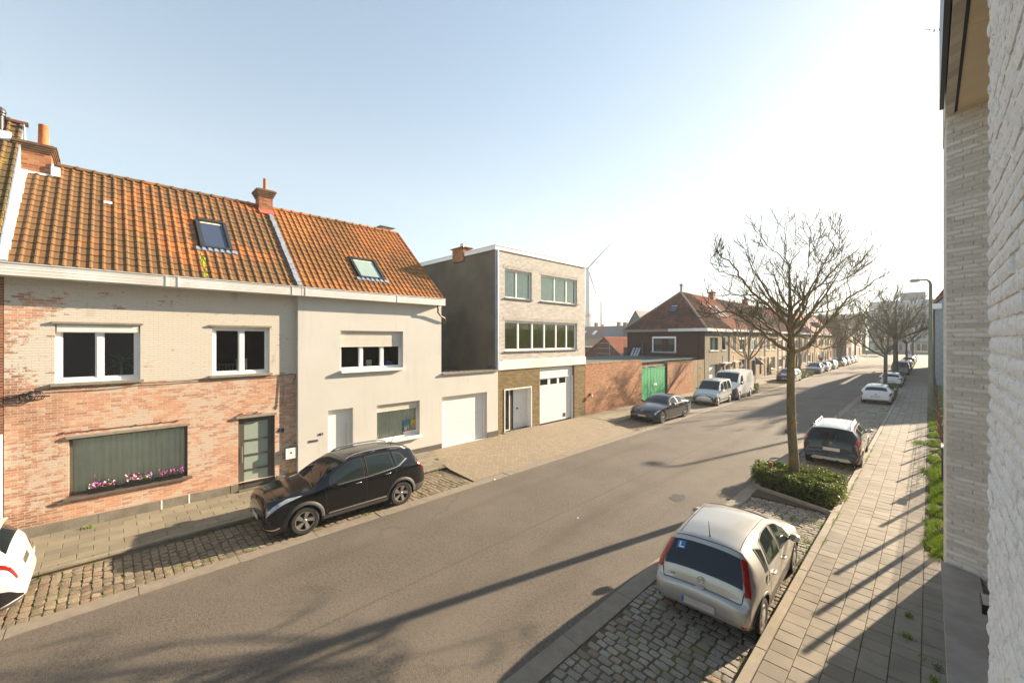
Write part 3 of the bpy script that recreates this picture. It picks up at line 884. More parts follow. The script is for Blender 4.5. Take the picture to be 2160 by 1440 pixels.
def hedge(name, label, pts, z0, z1, n, size, group=None, seed=1, mat='leaf', lumps=.12, twigs=60):
    r = random.Random(seed)
    xs = [p[0] for p in pts]; ys = [p[1] for p in pts]
    cx, cy = sum(xs) / len(xs), sum(ys) / len(ys)
    t = thing(name, label, 'hedge' if 'hedge' in name else 'shrub', (cx, cy, 0), 0, group)
    def top(x, y):
        e = 0
        return z1 + lumps * noise.noise(Vector((x * 2.3, y * 2.3, seed))) + .04 * noise.noise(Vector((x * 9, y * 9, seed)))
    def fpos(r):
        for _ in range(12):
            x, y = r.uniform(min(xs) - .1, max(xs) + .1), r.uniform(min(ys) - .1, max(ys) + .1)
            bx = cx + (x - cx) * .93; by = cy + (y - cy) * .93
            if not inpoly(bx, by, pts): continue
            edge = not inpoly(cx + (x - cx) * 1.17, cy + (y - cy) * 1.17, pts)
            h = top(x, y)
            if edge:
                ex = .16 * noise.noise(Vector((x * 4, y * 4, z1)))
                q = r.random() ** .75
                z = z0 + .08 + (h - z0 - .05) * q
                if noise.noise(Vector((x * 3, y * 3, z * 3))) < -.28: return None
            else:
                z = h - abs(r.gauss(0, .045))
            return (x, y, z)
        return None
    mb = MB(); leafcloud(mb, r, n, fpos, size)
    mb.build('foliage', M[mat], t)
    tw = MB()
    for k in range(twigs):
        a = r.uniform(min(xs), max(xs)); b = r.uniform(min(ys), max(ys))
        if not inpoly(a, b, pts): continue
        p = Vector((a, b, z0)); pl = [p.copy()]
        d = Vector((r.gauss(0, .5), r.gauss(0, .5), 1)).normalized()
        for j in range(4):
            d = (d + Vector((r.gauss(0, .3), r.gauss(0, .3), r.gauss(0, .15)))).normalized()
            p = p + d * (z1 - z0) * .26
            q = Vector((min(max(p.x, min(xs)), max(xs)), min(max(p.y, min(ys)), max(ys)), p.z)); pl.append(q)
        tw.tube(pl, [.012, .01, .008, .006, .004], 4)
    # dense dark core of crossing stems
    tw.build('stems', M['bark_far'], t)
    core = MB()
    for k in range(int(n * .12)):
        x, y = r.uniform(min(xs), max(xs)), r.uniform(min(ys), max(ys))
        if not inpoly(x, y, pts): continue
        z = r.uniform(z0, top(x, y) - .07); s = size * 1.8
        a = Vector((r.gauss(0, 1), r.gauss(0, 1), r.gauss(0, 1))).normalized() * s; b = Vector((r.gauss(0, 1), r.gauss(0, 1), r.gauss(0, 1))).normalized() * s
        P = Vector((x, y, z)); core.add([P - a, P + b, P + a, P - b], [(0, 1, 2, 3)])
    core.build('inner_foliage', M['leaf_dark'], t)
    return t

# planting bed under the big tree
sheet('planting_bed', -3.8, 13.9, -1.82, 16.5, .035, M['soil'])
mb = MB()
mb.hexa([(-3.92, 14.66, -.03), (-1.80, 13.86, -.03), (-1.76, 13.96, -.03), (-3.88, 14.78, -.03), (-3.92, 14.66, .11), (-1.80, 13.86, .11), (-1.76, 13.96, .11), (-3.88, 14.78, .11)])
mb.hexa([(-3.92, 14.7, -.03), (-3.80, 14.8, -.03), (-3.80, 16.5, -.03), (-3.92, 16.5, -.03), (-3.92, 14.7, .1), (-3.80, 14.8, .1), (-3.80, 16.5, .1), (-3.92, 16.5, .1)])
tag(mb.build('bed_kerb', M['kerb']), kind='structure')
mb = MB(); mb.box(-3.9, 16.42, -.03, -1.84, 16.53, .09); tag(mb.build('bed_kerb', M['kerb']), kind='structure')
HP = [(-4.02, 14.98), (-2.0, 14.28), (-1.76, 14.7), (-1.80, 15.95), (-2.4, 16.22), (-3.6, 16.25), (-4.06, 15.9)]
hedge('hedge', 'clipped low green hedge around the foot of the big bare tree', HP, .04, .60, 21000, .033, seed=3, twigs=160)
mb = MB(); mb.tube([(-3.6, 15.3, .1), (-3.6, 15.3, .70)], [.05, .05], 10); mb.tube([(-3.6, 15.3, .70), (-3.6, 15.3, .78)], [.062, .045], 10)
M['rust'] = simple('rusty_red', (.20, .05, .035), .8, var=.2)
tag(mb.build('marker_post', M['rust']), 'short dark red post standing in the hedge under the big tree', 'post')
# ------------------------------------------------------------------ building parts
def curtain(mb, fr, u0, u1, v0, v1, w, amp=.02, wl=.11, seed=1, gather=None):
    r = random.Random(seed); n = max(6, int((u1 - u0) / .022)); rows = 6
    ph = r.uniform(0, 6)
    b = len(mb.v)
    for j in range(rows + 1):
        v = v0 + (v1 - v0) * j / rows
        for i in range(n + 1):
            f = i / n
            g = 1
            if gather: g = 1 - gather * math.sin((1 - j / rows) * math.pi * .5) ** 1.5
            u = u0 + (u1 - u0) * f * g
            x = (u - u0) / wl * 6.283
            mb.v.append(fr.p(u, v, w + amp * (math.sin(x / g + ph + .6 * math.sin(x * .31)) + .4 * math.sin(x * 2.3 + j * .1))))
    for j in range(rows):
        for i in range(n):
            a = b + j * (n + 1) + i
            mb.f.append([a, a + 1, a + n + 2, a + n + 1]); mb.m.append(0)

def window(parent, fr, h, depth=.12, cols=(.5,), rows=(), fm='pvc', gm='glass_dark', ft=.07, mt=.06, sill=None, lintel=None, shutter=0.0,
           back=None, sillm='stone', lintelm='stone', name='window', rim=None, sillw=.06, shut_m='shutter', shut_w=-.07, inset=.03, seed=1, sash=True):
    u0, u1, v0, v1 = h
    f = MB(); w0, w1 = -depth - .07, -depth
    fr.box(f, u0, v0, w0, u0 + ft, v1, w1); fr.box(f, u1 - ft, v0, w0, u1, v1, w1)
    fr.box(f, u0 + ft, v0, w0, u1 - ft, v0 + ft, w1); fr.box(f, u0 + ft, v1 - ft, w0, u1 - ft, v1, w1)
    edges = [u0 + ft]
    for c in cols:
        u = u0 + (u1 - u0) * c
        fr.box(f, u - mt / 2, v0 + ft, w0, u + mt / 2, v1 - ft, w1)
        edges += [u - mt / 2, u + mt / 2]
    edges.append(u1 - ft)
    for c in rows:
        v = v0 + (v1 - v0) * c
        fr.box(f, u0 + ft, v - mt / 2, w0 + .003, u1 - ft, v + mt / 2, w1 - .003)
    if sash:      # opening sash set 15 mm back inside each bay
        s = .035
        for k in range(0, len(edges), 2):
            a, b = edges[k], edges[k + 1]
            fr.box(f, a, v0 + ft, w0 + .01, a + s, v1 - ft, w1 - .018); fr.box(f, b - s, v0 + ft, w0 + .01, b, v1 - ft, w1 - .018)
            fr.box(f, a + s, v0 + ft, w0 + .01, b - s, v0 + ft + s, w1 - .018); fr.box(f, a + s, v1 - ft - s, w0 + .01, b - s, v1 - ft, w1 - .018)
    wo = f.build(name, M[fm], parent)
    g = MB(); wg = w0 + .03
    g.quad(fr.p(u0 + ft, v0 + ft, wg), fr.p(u1 - ft, v0 + ft, wg), fr.p(u1 - ft, v1 - ft, wg), fr.p(u0 + ft, v1 - ft, wg))
    g.build('pane', M[gm], wo)
    if back:
        r = MB(); D = -depth - 1.6; e = .3
        r.quad(fr.p(u0 - e, v0 - e, D), fr.p(u1 + e, v0 - e, D), fr.p(u1 + e, v1 + e, D), fr.p(u0 - e, v1 + e, D))
        for (a, b, c, d) in ((u0 - e, v0 - e, u0 - e, v1 + e), (u1 + e, v0 - e, u1 + e, v1 + e), (u0 - e, v0 - e, u1 + e, v0 - e), (u0 - e, v1 + e, u1 + e, v1 + e)):
            r.quad(fr.p(a, b, D), fr.p(c, d, D), fr.p(c, d, w0 - .005), fr.p(a, b, w0 - .005))
        for (a, b, c, d) in ((u0 - e, u0, v0 - e, v1 + e), (u1, u1 + e, v0 - e, v1 + e), (u0, u1, v0 - e, v0), (u0, u1, v1, v1 + e)):
            r.quad(fr.p(a, c, w0 - .005), fr.p(b, c, w0 - .005), fr.p(b, d, w0 - .005), fr.p(a, d, w0 - .005))
        r.build('interior', M['room'], wo)
        if back in ('net', 'green_curtain', 'frost', 'olive'):
            c = MB()
            if back == 'olive':
                v = v0 + ft
                while v < v1 - ft:
                    fr.box(c, u0 + ft, v, w0 - .04, u1 - ft, v + .016, w0 - .02); v += .024
            else: curtain(c, fr, u0 + ft * .6, u1 - ft * .6, v0 + .02, v1 - .02, w0 - .05, .028, .13, seed)
            c.build('blind' if back == 'olive' else 'curtain', M[back], wo, smooth=back != 'olive')
    if shutter > 0:
        s = MB(); v = v1; bot = v1 - (v1 - v0) * shutter
        while v > bot + .01:
            fr.box(s, u0 + inset, v - .046, shut_w - .015, u1 - inset, v - .004, shut_w + .004)
            fr.box(s, u0 + inset, v - .006, shut_w - .012, u1 - inset, v, shut_w - .006); v -= .048
        fr.box(s, u0 + inset, v - .012, shut_w - .02, u1 - inset, v + .004, shut_w + .01)
        s.build('roller_shutter', M[shut_m], wo)
    if sill is not None:
        s = MB(); fr.box(s, u0 - sillw, v0 - sill, -depth + .0, u1 + sillw, v0 - .002, .07)
        s.build('sill', M[sillm], wo)
    if lintel is not None:
        s = MB(); fr.box(s, u0 - .05, v1 + .002, .003, u1 + .05, v1 + lintel, .05)
        s.build('lintel', M[lintelm], wo)
    return wo

def garage_door(parent, fr, h, depth, panels=7, windows=None, name='garage_door', gm=None):
    u0, u1, v0, v1 = h; mb = MB(); w1 = -depth; H = (v1 - v0) / panels
    for k in range(panels):
        a, b = v0 + k * H, v0 + (k + 1) * H
        if windows and k == panels - 1 - windows[0]:
            xs = [u0] + [x for q in windows[1] for x in q] + [u1]
            for i in range(0, len(xs), 2): fr.box(mb, xs[i], a + .006, w1 - .04, xs[i + 1], b - .006, w1)
            for q in windows[1]:
                fr.box(mb, q[0], a + .006, w1 - .04, q[1], a + windows[2], w1); fr.box(mb, q[0], b - windows[3], w1 - .04, q[1], b - .006, w1)
        else:
            fr.box(mb, u0, a + .006, w1 - .04, u1, b - .006, w1)
            if windows: fr.box(mb, u0 + .004, a + H * .5 - .004, w1 - .02, u1 - .004, a + H * .5 + .004, w1 + .004)
    fr.box(mb, u0, v0, w1 - .05, u1, v1, w1 - .012)
    o = mb.build(name, M['gdoor'], parent)
    if windows:
        g = MB(); k = panels - 1 - windows[0]; a, b = v0 + k * H, v0 + (k + 1) * H
        for q in windows[1]: g.quad(fr.p(q[0], a, w1 - .008), fr.p(q[1], a, w1 - .008), fr.p(q[1], b, w1 - .008), fr.p(q[0], b, w1 - .008))
        g.build('pane', M['glass_dark'], o)
    return o

def tiles(mb, fr, ulen, vlen, tw, tl, clip=None, holes=(), seed=1, h=.028, mi=0, u0=0):
    """interlocking pantiles, each its own little sheet, laid in courses"""
    r = random.Random(seed)
    prof = [(0, .004), (.06, -.002), (.60, -.002), (.68, .012), (.76, h), (.88, h * .94), (.97, .012), (1.02, .004)]
    nu = int(round(ulen / tw)); nv = int(math.ceil(vlen / tl))
    tw = ulen / nu
    for j in range(nv):
        for i in range(nu):
            a = u0 + i * tw; v = j * tl
            cu, cv = a + tw / 2, v + tl / 2
            if clip and not inpoly(cu, cv, clip): continue
            if any(q[0] < cu < q[1] and q[2] < cv < q[3] for q in holes): continue
            e = r.uniform(-.004, .004); s = r.uniform(-.004, .004)
            v1 = min(v + tl + .02, vlen + .02)
            A = [fr.p(a + p * tw, v + e - .006, hh + .030 + s) for p, hh in prof]
            B = [fr.p(a + p * tw, v1, hh + .006) for p, hh in prof]
            L = [fr.p(a + p * tw, v + e, hh + .006) for p, hh in prof]
            n = len(prof)
            mb.add(A + B + L, [(k, k + 1, n + k + 1, n + k) for k in range(n - 1)] + [(2 * n + k, 2 * n + k + 1, k + 1, k) for k in range(n - 1)], mi)

def ridge_row(mb, p0, p1, r=.11, L=.36, mi=0, seed=1):
    p0, p1 = Vector(p0), Vector(p1); n = max(1, int((p1 - p0).length / L)); d = (p1 - p0) / n; rr = random.Random(seed)
    side = d.cross(Vector((0, 0, 1))).normalized(); up = side.cross(d).normalized()
    for k in range(n):
        a = p0 + d * k; b = p0 + d * (k + 1.06); q = rr.uniform(-.006, .006)
        A = []; B = []; C = []
        for j in range(7):
            t = math.pi * (j / 6) * 1.0
            o = side * math.cos(t) + up * math.sin(t)
            A.append(a + o * r + up * (q - .02)); B.append(b + o * (r * 1.0) + up * (q - .02)); C.append(a + d * .16 + o * r + up * (q - .02))
        E_ = [a + (p - a) * 1.22 for p in A]; F_ = [(a + d * .16) + (p - (a + d * .16)) * 1.22 for p in C]
        mb.add(A + B, [(j, j + 1, 8 + j, 7 + j) for j in range(6)], mi)
        mb.add(E_ + F_ + A + C, [(j, j + 1, 8 + j, 7 + j) for j in range(6)] + [(14 + j, 15 + j, j + 1, j) for j in range(6)] + [(7 + j, 8 + j, 22 + j, 21 + j) for j in range(6)], mi)

def slope_frame(xe, ze, xr, zr):
    v = Vector((xr - xe, 0, zr - ze)).normalized()
    w = Vector((0, 1, 0)).cross(v) * -1
    if w.z < 0: w = -w
    return Fr((xe, 0, ze), (0, 1, 0), w, v)

def rooflight(parent, fr, u0, u1, v0, v1, gm='skyglass', flash=True, lift=.10):
    f = MB(); t = .085
    fr.box(f, u0, v0, 0, u0 + t, v1, lift); fr.box(f, u1 - t, v0, 0, u1, v1, lift)
    fr.box(f, u0 + t, v0, 0, u1 - t, v0 + t, lift); fr.box(f, u0 + t, v1 - t * 1.4, 0, u1 - t, v1, lift + .025)
    a = t + .035
    fr.box(f, u0 + t, v0 + t, .0, u0 + a, v1 - t, lift - .03); fr.box(f, u1 - a, v0 + t, 0, u1 - t, v1 - t, lift - .03)
    fr.box(f, u0 + a, v0 + t, 0, u1 - a, v0 + a, lift - .03)
    o = f.build('rooflight', M['dark'], parent)
    g = MB(); g.quad(fr.p(u0 + t, v0 + t, lift - .05), fr.p(u1 - t, v0 + t, lift - .05), fr.p(u1 - t, v1 - t, lift - .05), fr.p(u0 + t, v1 - t, lift - .05))
    g.build('pane', M[gm], o)
    b = MB(); fr.box(b, u0 + a, v1 - t - .11, lift - .049, u1 - a, v1 - t, lift - .04)
    b.build('blind', M['soffit'], o)
    if flash:
        s = MB(); n = 14; r = random.Random(4)
        L = (u1 - u0 + .24) / n
        for k in range(n):
            q = u0 - .12 + k * L; z = .05 if k % 2 else .075
            fr.box(s, q, v0 - .15 - r.uniform(0, .02), .012, q + L, v0 + .01, z)
        s.build('flashing', M['zinc'], o)
    return o

def chimney(parent, x0, y0, z0, x1, y1, z1, m, capm, cap=.17, pots=(), flash=None, pr=.115):
    c = MB(); c.box(x0, y0, z0, x1, y1, z1)
    o = c.build('chimney', M[m], parent)
    k = MB(); n = 4
    for i in range(n):
        e = .03 + .028 * i; z = z1 - cap + i * cap / n
        k.box(x0 - e, y0 - e, z, x1 + e, y1 + e, z + cap / n - .001)
    k.box(x0 - .05, y0 - .05, z1, x1 + .05, y1 + .05, z1 + .035)
    k.build('chimney_cap', M[capm], o)
    for (px, py, h, tilt) in pots:
        p = MB(); p.lathe((px, py, z1 + .02), (tilt, 0, 1), [(pr, 0), (pr * .95, h * .3), (pr * .93, h * .31), (pr * .86, h * .97), (pr * .9, h * .98), (pr * .9, h), (pr * .7, h), (pr * .66, h * .6)], 16)
        p.build('chimney_pot', M['terracotta'], o, smooth=True, ang=40)
    if flash:
        f = MB(); e = .025
        for q in flash: f.box(*q)
        f.build('flashing', M['lead'], o)
    return o

def gutter(parent, fr, u0, u1, z0, z1, w0=.005, w1=.5, m='gutter', joints=(), name='gutter'):
    g = MB()
    fr.box(g, u0, z0, w0, u1, z0 + .012, w1)                         # soffit board
    fr.box(g, u0, z0 + .012, w1 - .022, u1, z1, w1)                   # front board
    for k in range(1, 4):
        z = z0 + (z1 - z0) * k / 4
        fr.box(g, u0 + .002, z - .004, w1, u1 - .002, z + .004, w1 + .006)
    fr.box(g, u0, z1 - .02, w1, u1, z1, w1 + .022)
    fr.box(g, u0, z0 + .012, w0, u0 + .012, z1 - .01, w1 - .022); fr.box(g, u1 - .012, z0 + .012, w0, u1, z1 - .01, w1 - .022)
    fr.box(g, u0 + .012, z1 - .12, w0, u1 - .012, z1 - .1, w1 - .022)
    for u in joints: fr.box(g, u - .02, z0 - .004, w1 + .002, u + .02, z1 + .004, w1 + .013)
    return g.build(name, M[m], parent)

def shell(parent, y0, y1, xf, xb, ze, xr, zr, m, mr='tile_far', sides=True):
    """side gables, rear wall and the boarded roof under the tiles"""
    s = MB()
    for y in (y0, y1):
        s.add([(xf, y, 0), (xb, y, 0), (xb, y, ze), (xr, y, zr), (xf, y, ze)], [(0, 1, 2, 3, 4)])
    s.quad((xb, y0, 0), (xb, y1, 0), (xb, y1, ze), (xb, y0, ze))
    s.build('side_wall', M[m], parent)
    r = MB()
    r.quad((xb, y0, ze), (xb, y1, ze), (xr, y1, zr), (xr, y0, zr))
    r.quad((xf, y0, ze), (xf, y1, ze), (xr, y1, zr), (xr, y0, zr))
    return r

XF = -14.8
F = FX(XF)
def text(parent, s, fr, u, v, w, size, m, name='lettering', ext=.004, bold=False):
    cu = bpy.data.curves.new(name, 'FONT'); cu.body = s; cu.size = size; cu.extrude = ext
    cu.align_x = 'CENTER'; cu.align_y = 'CENTER'
    if bold: cu.offset = size * .02
    o = bpy.data.objects.new(name, cu); COL.objects.link(o)
    dg = bpy.context.evaluated_depsgraph_get()
    me = bpy.data.meshes.new_from_object(o.evaluated_get(dg))
    bpy.data.objects.remove(o)
    off = wloc(parent) if parent else Vector((0, 0, 0))
    for vtx in me.vertices:
        p = fr.p(u + vtx.co.x, v + vtx.co.y, w + vtx.co.z)
        vtx.co = (p[0] - off.x, p[1] - off.y, p[2] - off.z)
    me.materials.clear(); me.materials.append(m)
    return put(name, me, parent)

# ------------------------------------------------------------------ house 48
h48 = thing('brick_house', 'whitewashed red brick house numbered 48 with a long window and flower boxes', 'house', (XF, 1.4, 0))
W1 = (-.93, .60, 3.69, 5.13); W2 = (2.17, 3.67, 3.69, 5.13); WB = (-.70, 1.60, .87, 2.31); D48 = (2.82, 3.82, .13, 2.33)
wl = MB(); F.wall(wl, -1.71, 4.47, .36, 6.3, [W1, W2, WB, D48], .16)
F.wall(wl, -1.71, 4.47, 0, .36, [(2.82, 3.82, .13, .36)], .16)
wl.build('front_wall', M['brick48'], h48)
r = shell(h48, -1.71, 4.47, XF, -22.3, 6.44, -18.5, 9.96, 'brick_red')
r.build('roof_deck', M['tile_far'], h48)
for a, b in ((-1.71, -.2), (-.19, 1.02), (1.04, 1.62), (1.66, 2.60), (2.62, 2.81), (3.87, 4.46)): pl = MB(); F.box(pl, a, 0, .003, b, .345, .045); pl.build('plinth', M['plinth'], h48)
pl = MB(); F.box(pl, 2.82, .0, .0, 3.86, .15, .14); pl.build('doorstep', M['plinth'], h48)
for u in (1.0, 1.6): pl = MB(); F.box(pl, u + .012, .105, .02, u + .048, .345, .05); pl.build('plinth_patch', M['white_paint'], h48)
window(h48, F, W1, .10, (.5,), ft=.09, mt=.10, sill=.07, lintel=.055, back='dark', gm='glass', sillw=.07)
sb = MB(); F.box(sb, -.90, 4.93, -.1, .57, 5.12, -.02)
for k in range(4): F.box(sb, -.90, 4.95 + k * .045, -.02, .57, 4.975 + k * .045, -.012)
sb.build('shutter_box', M['white_paint'], h48)
window(h48, F, W2, .10, (.5,), ft=.08, mt=.10, sill=.07, lintel=.055, back='dark', gm='glass', sillw=.07)
window(h48, F, WB, .12, (), fm='taupe', ft=.055, sill=.07, lintel=.07, back='net', gm='glass', sillw=.10, sash=False, sillm='bluestone')
rb = MB()
for v in (1.12, 1.35, 1.58, 1.82, 2.06): F.box(rb, -.65, v, -.188, 1.55, v + .010, -.180)
rb.build('blind_cord', M['net'], h48)
M['palm'] = simple('palm_leaf', (.10, .22, .12), .5, var=.2)
rb = MB(); rr = random.Random(5)        # large potted palm just inside the upstairs window
pc = Vector(F.p(.24, 4.12, -.50))
for k in range(22):
    a = rr.uniform(0, 6.28); el = rr.uniform(-.3, 1.1)
    d = Vector((math.cos(a) * math.cos(el) * .5, math.sin(a) * math.cos(el), math.sin(el))); p = pc.copy(); L = rr.uniform(.3, .55)
    for j in range(7):
        q = p + d * L / 7; s = Vector((0, 0, 1)).cross(d).normalized() * .1 * math.sin((j + 1) / 8 * 3.14)
        for sg in (-1, 1): rb.add([p, p + d * .03, q + s * sg + Vector((0, 0, -.02))], [(0, 1, 2)])
        p = q; d = (d + Vector((0, 0, -.16))).normalized()
rb.tube([F.p(.24, 3.62, -.5), F.p(.24, 4.14, -.5)], .03, 6)
rb.build('potted_palm', M['palm'], None)
tag(bpy.data.objects['potted_palm'], 'dark green palm plant behind the left upstairs window of the whitewashed house', 'plant')
ch = thing('chair', 'chair back with thin bars and a white cushion inside the right upstairs window', 'chair', F.p(2.75, 3.2, -.5))
z = MB()
for k in range(9): z.tube([F.p(2.45 + k * .075, 3.3, -.45), F.p(2.42 + k * .085, 3.98, -.5)], .010, 5)
z.tube([F.p(2.38, 3.98, -.5), F.p(3.12, 3.98, -.5)], .018, 6); z.build('backrest', M['stone'], ch)
z = MB(); F.box(z, 2.83, 3.8, -.42, 3.12, 4.15, -.34); z.build('cushion', M['petal'], ch, smooth=False)
# front door
door = MB(); u0, u1, v0, v1 = D48
F.box(door, u0, v0, -.15, u0 + .05, v1, -.07); F.box(door, u1 - .05, v0, -.15, u1, v1, -.07); F.box(door, u0 + .05, v1 - .06, -.15, u1 - .05, v1, -.07)
F.box(door, u0 + .05, v0, -.14, u0 + .17, v1 - .06, -.09); F.box(door, u1 - .17, v0, -.14, u1 - .05, v1 - .06, -.09)
for k, (a, b) in enumerate(((.13, .27), (.68, .72), (1.14, 1.18), (1.60, 1.64), (2.19, 2.27))): F.box(door, u0 + .17, a, -.14, u1 - .17, b, -.085)
dd = door.build('door', M['taupe'], h48)
g = MB(); g.quad(F.p(u0 + .17, .27, -.12), F.p(u1 - .17, .27, -.12), F.p(u1 - .17, 2.19, -.12), F.p(u0 + .17, 2.19, -.12)); g.build('pane', M['frost'], dd)
hb = MB(); hb.tube([F.p(u0 + .11, .95, -.05), F.p(u0 + .11, 1.45, -.05)], .014, 8); hb.build('handle', M['steel'], dd)
lb = MB(); F.box(lb, u0 - .06, v1 + .003, .003, u1 + .04, v1 + .08, .06); lb.build('lintel', M['stone'], dd)
t48 = text(h48, '48', F, 3.99, 1.79, .012, .19, M['black'], 'house_number', .006, True)
gutter(h48, F, -3.6, 4.46, 6.18, 6.47, joints=(1.1, 1.35, 4.2))
# roof
RF = slope_frame(-14.62, 6.50, -18.5, 10.0)
VL = math.hypot(3.88, 3.5)
sk1 = (2.02, 2.86, 1.58, 3.28)
t = MB(); tiles(t, RF, 6.11, VL, .228, .292, holes=[(sk1[0] - .02, sk1[1] + .02, sk1[2] - .1, sk1[3])], seed=5, u0=-1.65)
t.build('roof', M['tile'], h48)
t = MB(); ridge_row(t, (-18.5, -1.1, 9.99), (-18.5, 4.2, 9.99), seed=2); t.build('ridge_tiles', M['tile'], h48)
rooflight(h48, RF, *sk1)
z = MB(); rr = random.Random(9); v = 0
while v < VL - .1:
    q = rr.uniform(-.012, .012)
    RF.box(z, -1.79 + q, v, .02, -1.64 + q, v + .145, .075 + rr.uniform(-.01, .012)); v += .15
z.build('verge_flashing', M['lead'], h48)
z = MB(); v = 0
while v < VL - .5:
    q = rr.uniform(-.012, .012)
    RF.box(z, 4.42 + q, v, .02, 4.56 + q, v + .145, .085 + rr.uniform(-.008, .01)); v += .15
z.build('party_flashing', M['zinc'], h48)
z = MB(); RF.box(z, -.11, 3.33, .05, .07, 3.47, .062); z.build('roof_patch', M['white_paint'], h48)
M['moss'] = simple('bright_moss', (.22, .30, .01), .95, var=.3, scale=20, bmp=.5)
z = MB()
for k in range(26):
    v = .15 + rr.random() * 1.2; u = 2.0 + rr.gauss(.0, .035); s = rr.uniform(.02, .06)
    z.add([RF.p(u - s, v, .035), RF.p(u, v - s * 1.6, .035), RF.p(u + s, v, .035), RF.p(u, v + s * 1.6, .035), RF.p(u, v, .052)], [(0, 1, 4), (1, 2, 4), (2, 3, 4), (3, 0, 4)])
z.build('moss_patch', M['moss'], h48)
chimney(h48, -18.95, -1.82, 9.0, -17.9, -1.19, 10.33, 'brick_chim', 'brick_cap', .22, [(-18.35, -1.38, .72, .0)],
        flash=[(-17.9, -1.86, 9.36, -17.868, -1.15, 9.53), (-18.98, -1.19, 9.4, -17.87, -1.155, 9.86), (-17.95, -1.2, 9.5, -17.84, -1.02, 9.78)], pr=.12)
chimney(h48, -18.75, 4.15, 9.4, -18.2, 4.62, 10.58, 'brick_chim', 'brick_cap', .26, [(-18.42, 4.40, .50, 0)], pr=.07)
z = MB(); z.box(-18.78, 4.12, 9.4, -18.17, 4.65, 9.86); RF.box(z, 4.12, 4.55, .03, 4.62, 5.0, .09); z.build('pink_flashing', M['pinkfl'], h48)
# small things on the facade
mbx = thing('mailbox', 'white letter box with a small dark crest on the whitewashed brick wall', 'mailbox', F.p(4.26, 1.0, 0))
z = MB(); F.box(z, 4.10, .84, .01, 4.43, 1.20, .11); z.build('case', M['dark'], mbx)
z = MB(); F.box(z, 4.105, .845, .111, 4.425, 1.195, .118); z.build('front', M['pvc'], mbx)
z = MB(); c = F.p(4.27, 1.03, .12); z.lathe(c, (1, 0, 0), [(.001, .004), (.022, .003), (.026, 0)], 10); z.tube([F.p(4.27, 1.05, .122), F.p(4.27, 1.075, .122)], .008, 5); z.build('emblem', M['black'], mbx)
z = MB(); F.box(z, 4.22, .38, .046, 4.33, .50, .06); F.box(z, 4.235, .43, .061, 4.315, .435, .064); F.box(z, 4.235, .46, .061, 4.315, .465, .064)
tag(z.build('gas_sign', M['yellow']), 'small yellow utility marker low on the brick wall beside the grey front door', 'sign')
# overhead service cable pinned along the facade, with a coil at the left
def cable(pts, r, label, parent=None, name='cable'):
    mb = MB(); mb.tube(pts, r, 5); return tag(mb.build(name, M['black']), label, 'cable')
rr = random.Random(12)
pts = [F.p(-3, 3.5, .04), F.p(-1.9, 3.42, .05), F.p(-1.55, 3.46, .05), F.p(-1.2, 3.53, .05), F.p(-.95, 3.58, .06)]
for k in range(16): pts.append(F.p(-.9 + k * .33, 3.575 + .008 * math.sin(k * 1.7) + .001 * k, .085 if k < 5 else .05))
pts += [F.p(4.3, 3.62, .05), F.p(4.42, 3.58, .06), F.p(4.40, 3.45, .05), F.p(4.33, 3.33, .05), F.p(4.36, 3.27, .06)]
cable(pts, .011, 'black cable pinned along the whitewashed house below the upstairs windows')
coil = MB()
for k in range(5):
    cu, cv, R_ = -1.25 + rr.uniform(-.15, .15), 3.42 + rr.uniform(-.03, .03), rr.uniform(.07, .13)
    coil.tube([F.p(cu + math.cos(a / 9 * 6.283) * R_ * 1.3, cv + math.sin(a / 9 * 6.283) * R_, .05 + .01 * k) for a in range(10)], .008, 4)
coil.tube([F.p(-1.7, 3.38, .05), F.p(-1.45, 3.44, .06), F.p(-1.0, 3.40, .07)], .014, 5)
tag(coil.build('cable_coil', M['black']), 'tangled coil of black cable hung on the wall left of the upstairs window', 'cable')
cable([F.p(4.07, 3.62, .04), F.p(4.09, 3.3, .05), F.p(4.06, 2.9, .05), F.p(4.04, 2.65, .05), F.p(4.08, 2.58, .07), F.p(4.13, 2.62, .08), F.p(4.12, 2.72, .08)], .012,
      'short black cable end hanging in a hook beside the party wall')
z = MB(); z.tube([F.p(-.85, 2.47, .015), F.p(.4, 2.475, .02), F.p(1.4, 2.47, .015)], .008, 5); z.tube([F.p(2.75, 2.43, .015), F.p(3.5, 2.44, .015)], .007, 5)
for u in (-.8, -.3, .5, 1.0, 1.35, 2.9, 3.3): F.box(z, u, 2.46, .0, u + .03, 2.50, .03)
tag(z.build('awning_rail', M['rust']), 'thin rusty rail fixed above the long front window', 'rail')
